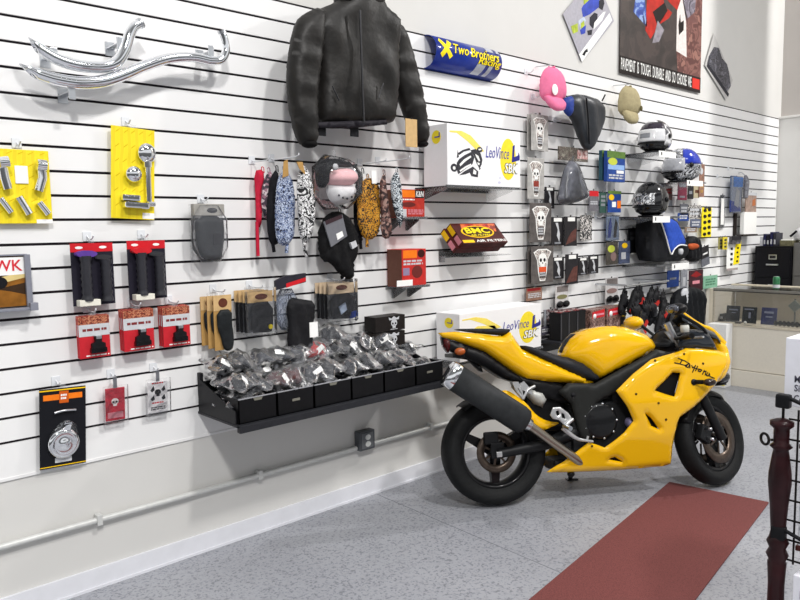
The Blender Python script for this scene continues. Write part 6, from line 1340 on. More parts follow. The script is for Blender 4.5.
for k_ in range(8):
    b = MB(); z = .61+.06*k_; b.tube([(rx+.01, ry-.005, z), (rx+.01, ry-.51, z)], .003, 6); b.build('wire', WIRE, rk)
for k_ in range(7):
    b = MB(); y = ry-.03-.075*k_; b.tube([(rx+.01, y, .60), (rx+.01, y, 1.06)], .003, 6); b.build('wire', WIRE, rk)
for z, nm in ((1.083, 'upper'), (.690, 'lower')):
    b = MB(); b.box(rx-.018, rx+.012, ry-.012, ry+.026, z-.02, z+.02, bev=.006); q = b.build('bumper', BLACK, rk)
    b = MB(); b.tube([(rx+.0, ry-.0, z+.012), (rx+.0, ry-.14, z-.035)], .006, 8); b.build('bumper_bar', BLACK, q)
b = MB(); b.tube([(rx+.012, ry+.012, 1.085), (rx+.012, ry+.012, .70)], .004, 6); b.build('upright_wire', WIRE, rk)
b = MB(); M = Matrix.Translation((rx-.016, ry+.05, .965)) @ Matrix.Rotation(PI/2, 4, 'Y') @ Matrix.Rotation(.5, 4, 'X')
b.lathe([(.016+.004*math.cos(t), .004*math.sin(t)) for t in [2*PI*i/8 for i in range(8)]], M, 20, closed=True); b.tube([(rx-.014, ry+.034, .965), (rx+.005, ry+.012, .965)], .004, 6); b.build('ring', WIRE, rk)
def rackbox(x0, y0, z0, z1, label, marks):
    k = MB().box(x0, x0+.33, y0-.42, y0, z0, z1, bev=.003).build('white_box', mat('rack_box_white', '#e9eaf2', .5, var=.02)); tag(k, label, 'box', 'white boxes on the rack')
    Mx = Matrix.Translation((x0, y0, z0)) @ Matrix.Rotation(-PI/2, 4, 'Z')     # face towards -x: local x runs towards -y
    for nm, s_, a, b_, c, d, m in marks:
        q = MB(); H = z1-z0; q.text(s_, a, b_, c*H, d*H, -.0004, .0008, 0, .01, M=Mx); q.build(nm, m, k)
    return k
BXM = mat('box_ink', '#4b4a58', .6)
rackbox(rx+.034, ry+.020, 1.062, 1.262, 'top white box on the rack with size lettering', [('lettering', 'S', .052, .075, .74, .88, INK), ('lettering', 'Model', .028, .082, .36, .46, BXM), ('lettering', 'Size', .028, .064, .23, .33, BXM), ('lettering', 'Color', .028, .078, .08, .18, BXM)])
rackbox(rx+.024, ry-.036, .6555, .882, 'middle white box on the rack with slanting lettering', [('lettering', 'Model', .05, .11, .30, .40, BXM), ('lettering', 'Size', .05, .09, .19, .28, BXM), ('lettering', 'Color', .05, .105, .07, .16, BXM)])
rackbox(rx-.03, ry-.045, .42, .588, 'lowest white box on the rack at the bottom picture edge', [('lettering', 'Model', .02, .07, .60, .76, BXM), ('lettering', 'Size', .02, .06, .40, .54, BXM)])

# ------------------------------------------------------------------ yellow sport motorcycle (local x forward, y left, z up)
YB = mat('bike_yellow', '#eeb704', .22, coat=.9, var=.015, scale=3)
BK = mat('bike_black', '#141416', .4, var=.15)
BKS = mat('bike_black_satin', '#1c1d1f', .45, var=.2, scale=20)
FRM = mat('bike_frame_grey', '#232423', .5, .0, var=.06)
TYRE = mat('tyre_rubber', '#191a1b', .62, var=.15, bump=.15, bscale=80)
RIM = mat('rim_black', '#151517', .3, .2, coat=.3)
DISCM = mat('disc_steel', '#5a4f47', .35, .8, var=.15, scale=50)
CARB = mat('muffler_carbon', '#2a2c2e', .5, var=.15, scale=30)
SEAT = mat('seat_vinyl', '#232428', .55, var=.1, bump=.15, bscale=150)
ALU = mat('cast_alloy', '#c9cacb', .3, .7, var=.05)
SMOKE = mat('smoked_screen', '#22262c', .15, coat=.6)
bike = empty('motorcycle', (3.0975, -0.6219, 0.0), 'bright yellow sport motorcycle parked on its stand in front of the slatted wall', 'motorcycle')
bike.rotation_euler = (math.radians(-9), 0, math.radians(-32))
WPOS[bike.name] = Vector((0, 0, 0))
def wf(x, z):
    w = lerp(z, [(.1, .10), (.2, .15), (.35, .20), (.55, .235), (.75, .23), (.95, .19), (1.1, .15)])
    t = max(0, (x-1.15)/.52)
    return w*max(.22, (1-min(t, 1)**2)**.5)
def P(b, name, m, par=None, **kw): return b.build(name, m, par or bike, **kw)
RY = Matrix.Rotation(PI/2, 4, 'X')      # lathe axis z -> local y
def wheel(cx, R, wt, rr_, nm, M0=Matrix.Identity(4), discs=(-1,), dr=.11, spoke=3, a0=-90):
    C = M0 @ Matrix.Translation((cx, 0, R)) @ RY
    hw = wt/2; rim_r = rr_
    prof = [(rim_r*1.0, -hw*.62), (rim_r+.012, -hw*.72), (rim_r+(R-rim_r)*.45, -hw*1.0), (R-.022, -hw*.90), (R-.006, -hw*.55), (R, 0), (R-.006, hw*.55), (R-.022, hw*.90), (rim_r+(R-rim_r)*.45, hw), (rim_r+.012, hw*.72), (rim_r, hw*.62)]
    b = MB(); b.lathe([(rim_r+.006, -hw*.66), (rim_r-.012, -hw*.60), (rim_r-.022, -hw*.30), (rim_r-.026, 0), (rim_r-.022, hw*.30), (rim_r-.012, hw*.60), (rim_r+.006, hw*.66)]+[(rim_r-.004, hw*.3), (rim_r-.004, -hw*.3)], C, 48, closed=True)
    b.lathe([(0, -.045), (.036, -.045), (.040, -.03), (.040, .03), (.036, .045), (0, .045)], C, 24)
    for k in range(spoke):
        a = math.radians(a0+360/spoke*k)
        for sd in (0,):
            D = C @ Matrix.Rotation(a, 4, 'Z')
            b.add([D @ Vector(p) for p in [(.03, -.034, -.03), (.03, .034, -.03), (.03, .034, .03), (.03, -.034, .03), (rim_r-.012, -.020, -.022), (rim_r-.012, .020, -.022), (rim_r-.012, .020, .022), (rim_r-.012, -.020, .022)]],
                  [(0, 1, 2, 3), (7, 6, 5, 4), (0, 4, 5, 1), (1, 5, 6, 2), (2, 6, 7, 3), (3, 7, 4, 0)])
    w = P(b, nm, RIM, base=False)
    b = MB(); b.lathe(prof, C, 56, closed=False); P(b, 'tyre', TYRE, w, base=False)
    for s_ in discs:
        b = MB(); y = s_*.062; b.lathe([(dr*.62, y-.003), (dr, y-.003), (dr, y+.003), (dr*.62, y+.003)], C, 40, closed=True)
        for k in range(7):
            D = C @ Matrix.Rotation(2*PI*k/7, 4, 'Z'); b.box(.03, dr*.66, -.006, .006, y-.003, y+.003, D)
        P(b, 'brake_disc', DISCM, w, base=False)
    b = MB(); b.lathe([(0, .085), (.012, .085), (.022, .078), (.022, .045), (0, .045)], C, 12); P(b, 'axle_nut', SATIN, w, base=False)
    return w
RR, RF = .307, .284
wheel(.024, RR, .185, .204, 'rear_wheel', discs=(1,), dr=.118)
# steering turned to the left
STEER = math.radians(23)
axis = Vector((-math.sin(math.radians(24)), 0, math.cos(math.radians(24)))); pv = Vector((1.36, 0, RF+.08))
SM = Matrix.Translation(pv) @ Matrix.Rotation(STEER, 4, axis) @ Matrix.Translation(-pv)
def S(*p): return SM @ Vector(p)
FX = 1.415
wheel(FX, RF, .118, .196, 'front_wheel', M0=SM, discs=(-1, 1), dr=.155)
# front fork, mudguard, calipers
for s_, lab in ((-1, 'right'), (1, 'left')):
    b = MB(); y = s_*.105
    b.tube([S(FX-.02, y, RF-.01), S(FX-.02-.14, y, RF+.31)], .028, 14); f = P(b, 'fork_leg', BKS, base=False)
    b = MB(); b.tube([S(FX-.155, y, RF+.30), S(FX-.335, y, RF+.70)], .021, 14); P(b, 'fork_tube', SATIN, f, base=False)
    b = MB(); b.box(-.045, .045, y+s_*-.05 if s_ > 0 else y+.008, y+.05 if s_ < 0 else y-.008, -.05, .05, SM @ Matrix.Translation((FX-.145, 0, RF+.03)) @ Matrix.Rotation(.5, 4, 'Y'), bev=.012); P(b, 'brake_caliper', BKS, f, base=False)
    b = MB()
    for dz in (-.03, .03): b.disc(S(FX-.145-.01, y-.012 if s_ < 0 else y+.012, RF+.03+dz), .008, 'y', .07)
    P(b, 'caliper_bolt', SATIN, f, base=False)
vs, fs = [], []
for k in range(17):
    a = math.radians(62+95*k/16)
    for j in range(9):
        t = -1+2*j/8; r = RF+.014-.045*abs(t)**3; p = S(FX+r*math.cos(a), .070*t, RF+r*math.sin(a)); vs.append(tuple(p))
for k in range(16):
    for j in range(8): q = k*9+j; fs.append((q, q+1, q+10, q+9))
b = MB(); b.add(vs, fs, True); fd = P(b, 'front_mudguard', BK, base=False); sm = fd.modifiers.new('thickness', 'SOLIDIFY'); sm.thickness = .004
# swingarm, chain side, hugger
for s_ in (-1, 1):
    b = MB(); b.tube([(.02, s_*.115, RR), (.30, s_*.115, RR+.035), (.50, s_*.10, RR+.09)], [.026, .034, .042], 10); P(b, 'swingarm', BKS)
b = MB(); b.box(-.02, .06, -.105, -.085, RR-.03, RR+.06, bev=.01); b.box(-.055, .03, -.10, -.066, RR-.05+.10, RR+.12, bev=.012); P(b, 'rear_caliper', BKS)
b = MB(); b.box(-.002, .030, -.15, -.138, RR-.015, RR+.015, bev=.004); P(b, 'axle_block', ALU)
hg = [(0.0418, 0.6586), (0.0835, 0.6619), (0.1351, 0.6278), (0.1923, 0.582), (0.2311, 0.5286), (0.2769, 0.4888), (0.3301, 0.4684), (0.3903, 0.4588), (0.3467, 0.4417), (0.2728, 0.4183), (0.2189, 0.4219), (0.1735, 0.4644), (0.118, 0.5357), (0.0738, 0.5947)]
b = MB(); inflate(b, soften(hg, 1), .02, -.13, r=.015, edge=.4, s=.018); h = P(b, 'hugger', YB)
b = MB()
vs, fs = [], []
for k in range(13):
    a = math.radians(30+95*k/12)
    for j in range(7):
        t = -1+2*j/6; r = RR+.022-.02*abs(t)**3; vs.append((.018+r*math.cos(a), .10*t, RR+r*math.sin(a)))
for k in range(12):
    for j in range(6): q = k*7+j; fs.append((q, q+1, q+8, q+7))
b.add(vs, fs, True); o = P(b, 'rear_fender', BK, h); o.modifiers.new('thickness', 'SOLIDIFY').thickness = .004
# muffler on the right side
m0, m1 = Vector((-0.2667, -0.25, 0.7701)), Vector((0.164, -0.19, 0.4769))
ax = (m1-m0).normalized()
def along(t): return m0+(m1-m0)*t
up = Vector((0, 1, 0)).cross(ax).normalized()
def oval_can(b, ts, rs, n=28, closed=True):
    vs, fs = [], []
    for t, r in zip(ts, rs):
        for k in range(n):
            a = 2*PI*k/n; q = (abs(math.cos(a))**.8*(1 if math.cos(a) > 0 else -1), abs(math.sin(a))**.8*(1 if math.sin(a) > 0 else -1))
            vs.append(tuple(along(t)+up*r*1.08*q[0]+Vector((0, 1, 0))*r*.86*q[1]))
    m = len(ts)
    for i in range(m-1):
        for k in range(n): fs.append((i*n+k, i*n+(k+1) % n, (i+1)*n+(k+1) % n, (i+1)*n+k))
    fs += [tuple(range(n-1, -1, -1)), tuple(range((m-1)*n, m*n))]
    b.add(vs, fs, True)
b = MB(); oval_can(b, [.05, .052, .90, .97, 1.0], [.066, .070, .072, .066, .05]); mf = P(b, 'muffler', CARB)
b = MB(); oval_can(b, [-.055, -.05, .055, .06], [.062, .067, .070, .069]); cp = P(b, 'end_cap', CHROME, mf)
b = MB(); b.tube([along(-.06), along(-.051)], .03, 16); P(b, 'outlet', INK, cp)
b = MB(); b.tube([along(.97), along(1.0), along(1.05)], [.036, .040, .034], 16); P(b, 'clamp', SATIN, mf)
e0, e1 = along(1.0), Vector((0.4285, -0.17, 0.2772))
b = MB(); b.tube([e0, (e0+e1)/2, e1, e1+Vector((.09, .05, -.06)), e1+Vector((.25, .12, -.08)), e1+Vector((.5, .12, -.06))], .026, 16); P(b, 'exhaust_link_pipe', STEEL)
b = MB(); q = [(0.1417, 0.6807), (0.1851, 0.7067), (0.2245, 0.6589), (0.2345, 0.6242), (0.1878, 0.6496)]; b.prism(q, -.135, -.125)
b.tube([(x, -.14, z) for x, z in [(0.1106, 0.6779), (0.1406, 0.6818), (0.1624, 0.6467)]], .008, 8); b.tube([(x, -.14, z) for x, z in [(0.1721, 0.6065), (0.2048, 0.6556), (0.248, 0.6758)]], .008, 8); b.tube([(x, -.14, z) for x, z in [(0.165, 0.6918), (0.1654, 0.6465), (0.1721, 0.6065)]], .007, 8); b.tube([(x, -.14, z) for x, z in [(0.1109, 0.6835), (0.1443, 0.6421), (0.1721, 0.6065)]], .009, 8); P(b, 'exhaust_hanger', ALU)
pegp = [(0.097, 0.7073), (0.1326, 0.7082), (0.143, 0.6822), (0.1125, 0.6671)]
b = MB(); b.prism(pegp, -.19, -.14); P(b, 'passenger_peg', ALU)
# engine, frame, subframe
b = MB(); b.box(.46, 1.0, -.135, .135, .22, .56, bev=.03); b.box(.72, 1.02, -.13, .13, .45, .72, bev=.03); P(b, 'engine_block', BKS)
cl = (0.6216, -0.16, 0.4554)
b = MB(); b.lathe([(0, .175), (.085, .175), (.105, .165), (.112, .13), (.112, .10)], Matrix.Translation((cl[0], 0, cl[2])) @ RY, 32); ec = P(b, 'clutch_cover', mat('engine_cover', '#17181a', .35, .2, coat=.3))
b = MB()
for k in range(9):
    a = 2*PI*k/9; b.ball((cl[0]+.100*math.cos(a), -.166, cl[2]+.100*math.sin(a)), .008, .007, .008, 8, 6)
P(b, 'bolt_ring', SATIN, ec)
b = MB(); q = (0.8077, -0.17, 0.4329); b.ball((q[0], -.14, q[2]), .022, .04, .03, 14, 8); P(b, 'oil_filler', mat('filler_violet', '#8d86a8', .3, .4), ec)
b = MB(); q = (0.5975, -0.17, 0.5378); b.ball((q[0], -.155, q[2]), .016, .016, .016, 10, 8); q2 = (0.5874, -0.17, 0.4757); b.tube([(q[0], -.155, q[2]), (q2[0], -.155, q2[2])], .006, 8); P(b, 'breather_bolt', ALU)
frame_o = [(0.4442, 0.6825), (0.6095, 0.6705), (0.7702, 0.7429), (0.9004, 0.7975), (1.0062, 0.8482), (1.1076, 0.8227), (1.166, 0.8229), (1.0527, 0.7782), (0.8944, 0.7101), (0.7494, 0.6193), (0.6597, 0.5841), (0.5954, 0.5478), (0.5776, 0.463), (0.5577, 0.3445), (0.4984, 0.377), (0.4737, 0.4697), (0.455, 0.562), (0.3804, 0.6348)]
b = MB()
for s_ in (-1, 1): inflate(b, frame_o, .022, s_*.150, r=.02, edge=.4, s=.022)
fr = P(b, 'frame', FRM)
b = MB()
q = (0.4617, -0.17, 0.6143); b.disc((q[0], -.172, q[2]), .014, 'y', .008, 14); P(b, 'pivot_cap', INK, fr)
sub = [(0.165, 0.7347), (0.4245, 0.6743), (0.4959, 0.6237), (0.4792, 0.555), (0.3936, 0.5718), (0.2978, 0.6121), (0.2282, 0.6737)]
b = MB()
for s_ in (-1, 1): inflate(b, sub, .016, s_*.085, r=.02, edge=.4, s=.022)
P(b, 'subframe', BK)
b = MB(); q = [(0.2386, 0.6599), (0.3176, 0.6438), (0.3391, 0.5902), (0.3117, 0.5454), (0.2637, 0.5657), (0.2237, 0.6144)]; inflate(b, q, .06, -.05, r=.03, edge=.4, s=.02); P(b, 'silver_reservoir', mat('reservoir_grey', '#b9bab6', .4, .2))
# right rearset: heel plate, footrest, brake pedal
hp = [(0.3287, 0.5531), (0.3707, 0.5534), (0.4166, 0.5167), (0.4358, 0.4874), (0.4247, 0.4543), (0.3941, 0.4451), (0.3603, 0.481), (0.3248, 0.4889), (0.3083, 0.5123)]
hh1 = [(0.3425, 0.5326), (0.3605, 0.5343), (0.365, 0.5087), (0.3467, 0.5043)]; hh2 = [(0.3748, 0.5222), (0.3922, 0.5126), (0.3995, 0.4841), (0.3761, 0.494)]
b = MB(); inflate(b, hp, .006, -.19, r=.006, edge=.7, s=.01, holes=[hh1, hh2]); hp_ = P(b, 'heel_plate', ALU)
b = MB(); b.box(hh1[0][0]-.0, hh2[2][0]+.0, -.178, -.172, hh2[2][1], hh1[0][1]); P(b, 'backing', INK, hp_)
b = MB(); b.tube([(x, -.20, z) for x, z in [(0.3832, 0.4357), (0.4088, 0.462), (0.4402, 0.4824)]], [.012, .012, .009], 10); b.tube([(x, -.20, z) for x, z in [(0.3772, 0.4361), (0.417, 0.3998), (0.4632, 0.3687), (0.5107, 0.3569), (0.5526, 0.3484)]], [.014, .013, .010, .008, .007], 10); b.tube([(x, -.20, z) for x, z in [(0.517, 0.3593), (0.5244, 0.3813)]], .007, 8); P(b, 'brake_pedal', ALU)
q = (0.3899, -0.2, 0.4465); b = MB(); b.tube([(q[0], -.19, q[2]), (q[0], -.275, q[2]-.005)], .013, 12); P(b, 'footrest', SATIN)
# tank
tank_o = [(0.6596, 0.6847), (0.5731, 0.7596), (0.5005, 0.7984), (0.4651, 0.8294), (0.4869, 0.881), (0.5276, 0.9319), (0.5736, 0.9652), (0.6445, 0.9888), (0.7405, 1.0008), (0.8233, 0.9932), (0.8994, 0.9751), (0.9974, 0.9381), (1.0483, 0.8728), (1.0262, 0.8379), (0.9391, 0.8003), (0.8395, 0.7578)]
tx0, tx1 = min(p[0] for p in tank_o), max(p[0] for p in tank_o)
def tw(x, z): t = (x-tx0)/(tx1-tx0); return .17*lerp(t, [(0, .55), (.2, .8), (.45, 1), (.8, .98), (1, .85)])
b = MB(); inflate(b, tank_o, tw, 0, r=.10, edge=.5, s=.022); tk = P(b, 'fuel_tank', YB)
c = (0.8125, 0.0, 0.9958); b = MB(); b.lathe([(0, .014), (.045, .012), (.05, 0)], Matrix.Translation((c[0], 0, c[2]-.012)), 24); P(b, 'filler_cap', mat('cap_alloy', '#3a3b3e', .3, .5), tk)
q = [(0.6788, 0.9395), (0.7932, 0.9492)]
b = MB(); b.text('TRIUMPH', q[0][0], q[1][0], q[1][1]-.012, q[1][1]+.012, -.128, .001, 0, .01); P(b, 'emblem', mat('emblem_gold', '#a8842a', .4, .3), tk)
b = MB(); q = [(0.4865, 0.8276), (0.5027, 0.8861), (0.5565, 0.9371), (0.5835, 0.9627), (0.5516, 0.9611), (0.5052, 0.9275), (0.4698, 0.8639)]; inflate(b, q, .05, 0, r=.03, edge=.4, s=.02); P(b, 'tank_pad', SEAT, tk)
# seats and tail
seat_o = [(0.1894, 0.9064), (0.2441, 0.9068), (0.3398, 0.8705), (0.4424, 0.8336), (0.4978, 0.825), (0.5587, 0.8016), (0.6188, 0.7605), (0.678, 0.7017), (0.6439, 0.6626), (0.5455, 0.6914), (0.4671, 0.7305), (0.3537, 0.7944)]
b = MB(); inflate(b, soften(seat_o, 1), .142, 0, r=.05, edge=.5, s=.02); P(b, 'rider_seat', SEAT)
pad_o = [(-0.1759, 1.018), (-0.1341, 1.022), (0.1425, 1.0104), (0.157, 0.9982), (0.1159, 0.9708), (0.0257, 0.9834), (-0.0638, 0.9959)]
b = MB(); inflate(b, soften(pad_o, 1), .085, 0, r=.03, edge=.5, s=.018); P(b, 'pillion_pad', SEAT)
tail_o = [(-0.2687, 1.0038), (-0.1839, 1.0058), (-0.0786, 0.9928), (0.0096, 0.9776), (0.0987, 0.9651), (0.1296, 0.981), (0.1421, 0.9891), (0.2029, 0.8885), (0.2796, 0.8503), (0.363, 0.8115), (0.5127, 0.7372), (0.6274, 0.6757), (0.5892, 0.6662), (0.4167, 0.6844), (0.2198, 0.7096), (0.13, 0.7745), (-0.0133, 0.8844), (-0.1691, 0.9513), (-0.2496, 0.9775)]
tl0 = min(p[0] for p in tail_o)
def tlw(x, z): return lerp(x-tl0, [(0, .045), (.15, .085), (.45, .122), (.7, .146), (.9, .156)])
b = MB(); inflate(b, tail_o, tlw, 0, r=.05, edge=.62, s=.02); P(b, 'tail_cowl', YB)
und = [(-0.2563, 0.978), (-0.164, 0.9455), (-0.0074, 0.8782), (0.1364, 0.7649), (0.224, 0.7056), (0.1865, 0.6875), (0.0918, 0.7214), (-0.0178, 0.7958), (-0.1102, 0.8461), (-0.1963, 0.8901), (-0.2472, 0.9265)]
b = MB(); inflate(b, und, lambda x, z: .9*tlw(x, z)-.008, 0, r=.02, edge=.7, s=.02); P(b, 'undertail', BK)
tlg = [(-0.2515, 0.9752), (-0.2051, 0.9617), (-0.2014, 0.9187), (-0.2207, 0.8854), (-0.2483, 0.9209)]
b = MB(); inflate(b, tlg, .05, 0, r=.02, edge=.5, s=.015); P(b, 'tail_light', mat('lens_red', '#4a0f10', .15, coat=.8))
q = (-0.1747, -0.12, 0.8922); b = MB(); b.ball((q[0], -.11, q[2]), .032, .02, .022, 14, 10); ti = P(b, 'rear_indicator', mat('lens_amber', '#a04a10', .2, coat=.8))
b = MB(); b.tube([(q[0]+.02, -.10, q[2]), (q[0]+.06, -.05, q[2]+.02)], .012, 8); b.box(q[0]-.04, q[0]+.03, -.10, .10, q[2]-.035, q[2]-.012, bev=.006); P(b, 'indicator_stalk', BK, ti)
q = [(-0.1941, 0.872), (-0.1343, 0.8691), (-0.0293, 0.7999), (-0.0191, 0.7645), (-0.0369, 0.7713), (-0.0998, 0.8384), (-0.1711, 0.8535)]; b = MB(); inflate(b, q, .04, 0, r=.01, edge=.6, s=.014); P(b, 'plate_hanger', BK)
# fairing
fair_o = [(0.7041, 0.627), (0.8196, 0.72), (0.9393, 0.794), (1.0281, 0.8127), (1.1209, 0.8314), (1.1725, 0.8482), (1.2815, 0.8384), (1.3949, 0.8212), (1.4395, 0.8071), (1.462, 0.7614), (1.4289, 0.7071), (1.3758, 0.6575), (1.3264, 0.6139), (1.25, 0.555), (1.1846, 0.5036), (1.0969, 0.4507), (1.0853, 0.4192), (1.0686, 0.3499), (1.0644, 0.2839), (1.0667, 0.2169), (1.0693, 0.1699), (1.0264, 0.1608), (0.8993, 0.1587), (0.7416, 0.1593), (0.5543, 0.1657), (0.3697, 0.1751), (0.2932, 0.1834), (0.3408, 0.2139), (0.393, 0.2394), (0.467, 0.2928), (0.5352, 0.3426), (0.5855, 0.3253), (0.6366, 0.3037), (0.6943, 0.341), (0.7542, 0.3862), (0.8083, 0.4492), (0.7691, 0.5296)]
v1 = [(0.9418, 0.6163), (1.0022, 0.6616), (1.0635, 0.7129), (1.1138, 0.7074), (1.0882, 0.6338), (1.0638, 0.572), (1.0025, 0.5928)]
v2 = [(0.8754, 0.494), (0.9202, 0.4534), (0.9725, 0.3858), (0.9183, 0.4128)]
v3 = [(0.6623, 0.232), (0.7044, 0.2431), (0.7611, 0.2074)]
b = MB(); shell(b, fair_o, wf, th=.008, r=.018, roll=.014, holes=[v1, v2, v3], s=.018, sides=(-1,)); fa = P(b, 'side_fairing', YB)
b = MB(); shell(b, fair_o, wf, th=.008, r=.018, roll=.014, holes=[v1, v2, v3], s=.022, sides=(1,)); fl = P(b, 'side_fairing', YB)
for vv in (v1, v2, v3):
    cx, cz = sum(p[0] for p in vv)/len(vv), sum(p[1] for p in vv)/len(vv)
    q = [(cx+(x-cx)*1.25, cz+(z-cz)*1.25) for x, z in vv]; yy = wf(cx, cz)-.045
    b = MB(); b.prism(q, -yy, -yy+.004); P(b, 'vent_backing', mat('vent_black', '#0c0c0d', .6), fa)
    b = MB(); b.prism(q, yy-.004, yy); P(b, 'vent_backing', mat('vent_black', '#0c0c0d', .6), fl)
b = MB()
q = [(0.8162, -0.2337, 0.6035), (0.9519, -0.234, 0.5442), (1.1434, -0.2168, 0.8158), (1.2564, -0.2242, 0.755), (1.0022, -0.2167, 0.4452), (0.9539, -0.2225, 0.7875), (0.5493, -0.1907, 0.3221)]
for x, y, z in q: b.disc((x, y-.001, z), .007, 'y', .004, 10)
P(b, 'fairing_screw', mat('screw_brown', '#5a4416', .4, .4), fa)
# hand-drawn script along the upper side panel
fz = lambda x, y, z: (x, -wf(x, z)-.002+y*0, z)
b = MB()
script = [[(1.0735, 0.7683), (1.1039, 0.761), (1.1369, 0.7507), (1.1655, 0.7591), (1.1418, 0.7753), (1.1018, 0.7929)], [(1.1254, 0.7831), (1.1058, 0.7609)], [(1.1586, 0.7571), (1.1401, 0.7442), (1.1547, 0.7365), (1.1676, 0.7538), (1.1655, 0.7348)], [(1.179, 0.7474), (1.1843, 0.7344), (1.202, 0.7416)], [(1.2039, 0.7473), (1.1806, 0.7085)], [(1.2166, 0.7408), (1.2009, 0.7155)], [(1.1944, 0.7303), (1.2283, 0.7233)], [(1.2304, 0.7238), (1.218, 0.7134), (1.2309, 0.7086), (1.2433, 0.7173), (1.2304, 0.7238)], [(1.2457, 0.6933), (1.2601, 0.7146)], [(1.2539, 0.7068), (1.2721, 0.7093), (1.2631, 0.6888)], [(1.2831, 0.7011), (1.2699, 0.6873), (1.2831, 0.6801), (1.2938, 0.6952), (1.2942, 0.6777), (1.3259, 0.6653)]]
for s_ in script:
    L = []
    for (a, c), (d, e) in zip(s_, s_[1:]): L += [(a+(d-a)*t/3, c+(e-c)*t/3) for t in range(3)]
    L.append(s_[-1]); b.stroke(L, .0058, 0, lambda x, y, z: (x, -wf(x, z)-.0025+(0 if y == 0 else .002), z))
P(b, 'side_lettering', INK, fa)
# nose, headlights, windscreen
nose_o = [(1.2578, 0.8421), (1.4566, 0.8207), (1.4658, 0.8962), (1.5092, 0.8456), (1.5179, 0.7844), (1.5218, 0.7477), (1.494, 0.6946), (1.4495, 0.6425), (1.3871, 0.6158), (1.3134, 0.698)]
def nw(x, z): return max(.03, wf(x, z)-.012)
b = MB(); inflate(b, nose_o, nw, 0, r=.06, edge=.45, s=.02); ns = P(b, 'nose_cowl', YB)
b = MB(); q = (1.471, -0.1, 0.6595)
for s_ in (-1, 1): b.ball((q[0]+.0, s_*.075, q[2]), .05, .05, .035, 16, 10)
P(b, 'headlight', mat('headlight_lens', '#2a2c30', .08, coat=1.), ns)
b = MB(); q = [(1.4415, 0.6229), (1.4998, 0.6746), (1.5288, 0.6975), (1.5217, 0.6062), (1.4536, 0.6039)]; inflate(b, q, .09, 0, r=.02, edge=.5, s=.018); P(b, 'lower_nose_panel', BK, ns)
scr_o = [(1.1249, 0.8516), (1.1566, 0.9147), (1.2055, 0.9599), (1.2787, 0.9539), (1.3519, 0.9301), (1.3782, 0.8813), (1.3963, 0.8271), (1.2553, 0.8455)]
for sd_ in (-1, 1):
    b = MB(); shell(b, scr_o, lambda x, z: max(.05, wf(x, z)-.006), th=.004, r=.02, roll=.02, s=.02, sides=(sd_,)); P(b, 'screen_side', SMOKE)
# top of the screen: lofted between both sides along the ridge
ridge = [(1.2651, 1.0716), (1.3162, 1.0327), (1.3675, 0.9937), (1.4197, 0.9638), (1.4662, 0.9464), (1.5104, 0.8981), (1.5479, 0.85)]
b = MB(); vs, fs = [], []; hwr = [.06, .085, .10, .105, .10, .08, .035]
for (x, z), h_ in zip(ridge, hwr):
    for j in range(9):
        t = -1+2*j/8; vs.append((x-.02*t*t, h_*t, z-.055*t*t))
for i in range(len(ridge)-1):
    for j in range(8): q = i*9+j; fs.append((q, q+1, q+10, q+9))
b.add(vs, fs, True); o = P(b, 'windscreen', SMOKE); o.modifiers.new('thickness', 'SOLIDIFY').thickness = .003
b = MB(); b.tube([(x, .0, z+.006) for x, z in ridge], [.008, .011, .013, .014, .015, .022, .026], 10); P(b, 'screen_trim', YB, o)
# cockpit: clip-ons, grips, levers, reservoir, dash
b = MB(); b.box(1.02, 1.12, -.12, .12, .86, .885, bev=.01); P(b, 'top_yoke', BKS)
for s_ in (-1, 1):
    g0, g1 = S(1.10, s_*.13, .885), S(.985, s_*.33, .865)
    b = MB(); b.tube([g0, g1], .011, 10); hb = P(b, 'handlebar', BKS, base=False)
    b = MB(); b.tube([g0+(g1-g0)*.5, g1], .017, 12); P(b, 'grip', BK, hb, base=False)
    b = MB(); b.tube([g0+(g1-g0)*.42+Vector((.02, 0, 0)), g0+(g1-g0)*.5+Vector((.075, 0, -.005)), g1+Vector((.07, 0, -.01))], .006, 8); P(b, 'lever', ALU, hb, base=False)
    b = MB(); q_ = g0+(g1-g0)*.33+Vector((.03, 0, .03)); b.lathe([(0, 0), (.024, 0), (.026, .03), (.022, .045), (0, .045)], Matrix.Translation(q_), 16); P(b, 'fluid_reservoir', mat('reservoir_white', '#c9c9c2', .35), hb, base=False)
    b = MB(); b.lathe([(0, .045), (.025, .045), (.025, .055), (0, .055)], Matrix.Translation(q_), 16); P(b, 'reservoir_cap', BK, hb, base=False)
b = MB(); b.box(1.17, 1.25, -.10, .10, .88, .97, bev=.02); P(b, 'instrument_panel', BK)
b = MB(); q = [(1.0943, 0.9485), (1.1274, 0.9531), (1.1992, 0.8539), (1.1659, 0.8494)]; b.prism(q, -.11, -.10); P(b, 'steering_damper', ALU)
b = MB(); q = [(1.07, 0.8658), (1.1351, 0.942), (1.2177, 0.9752), (1.3103, 0.953), (1.2655, 0.8935), (1.2342, 0.8338), (1.153, 0.8194)]; inflate(b, q, .11, 0, r=.03, edge=.5, s=.022); P(b, 'cockpit_surround', BK)
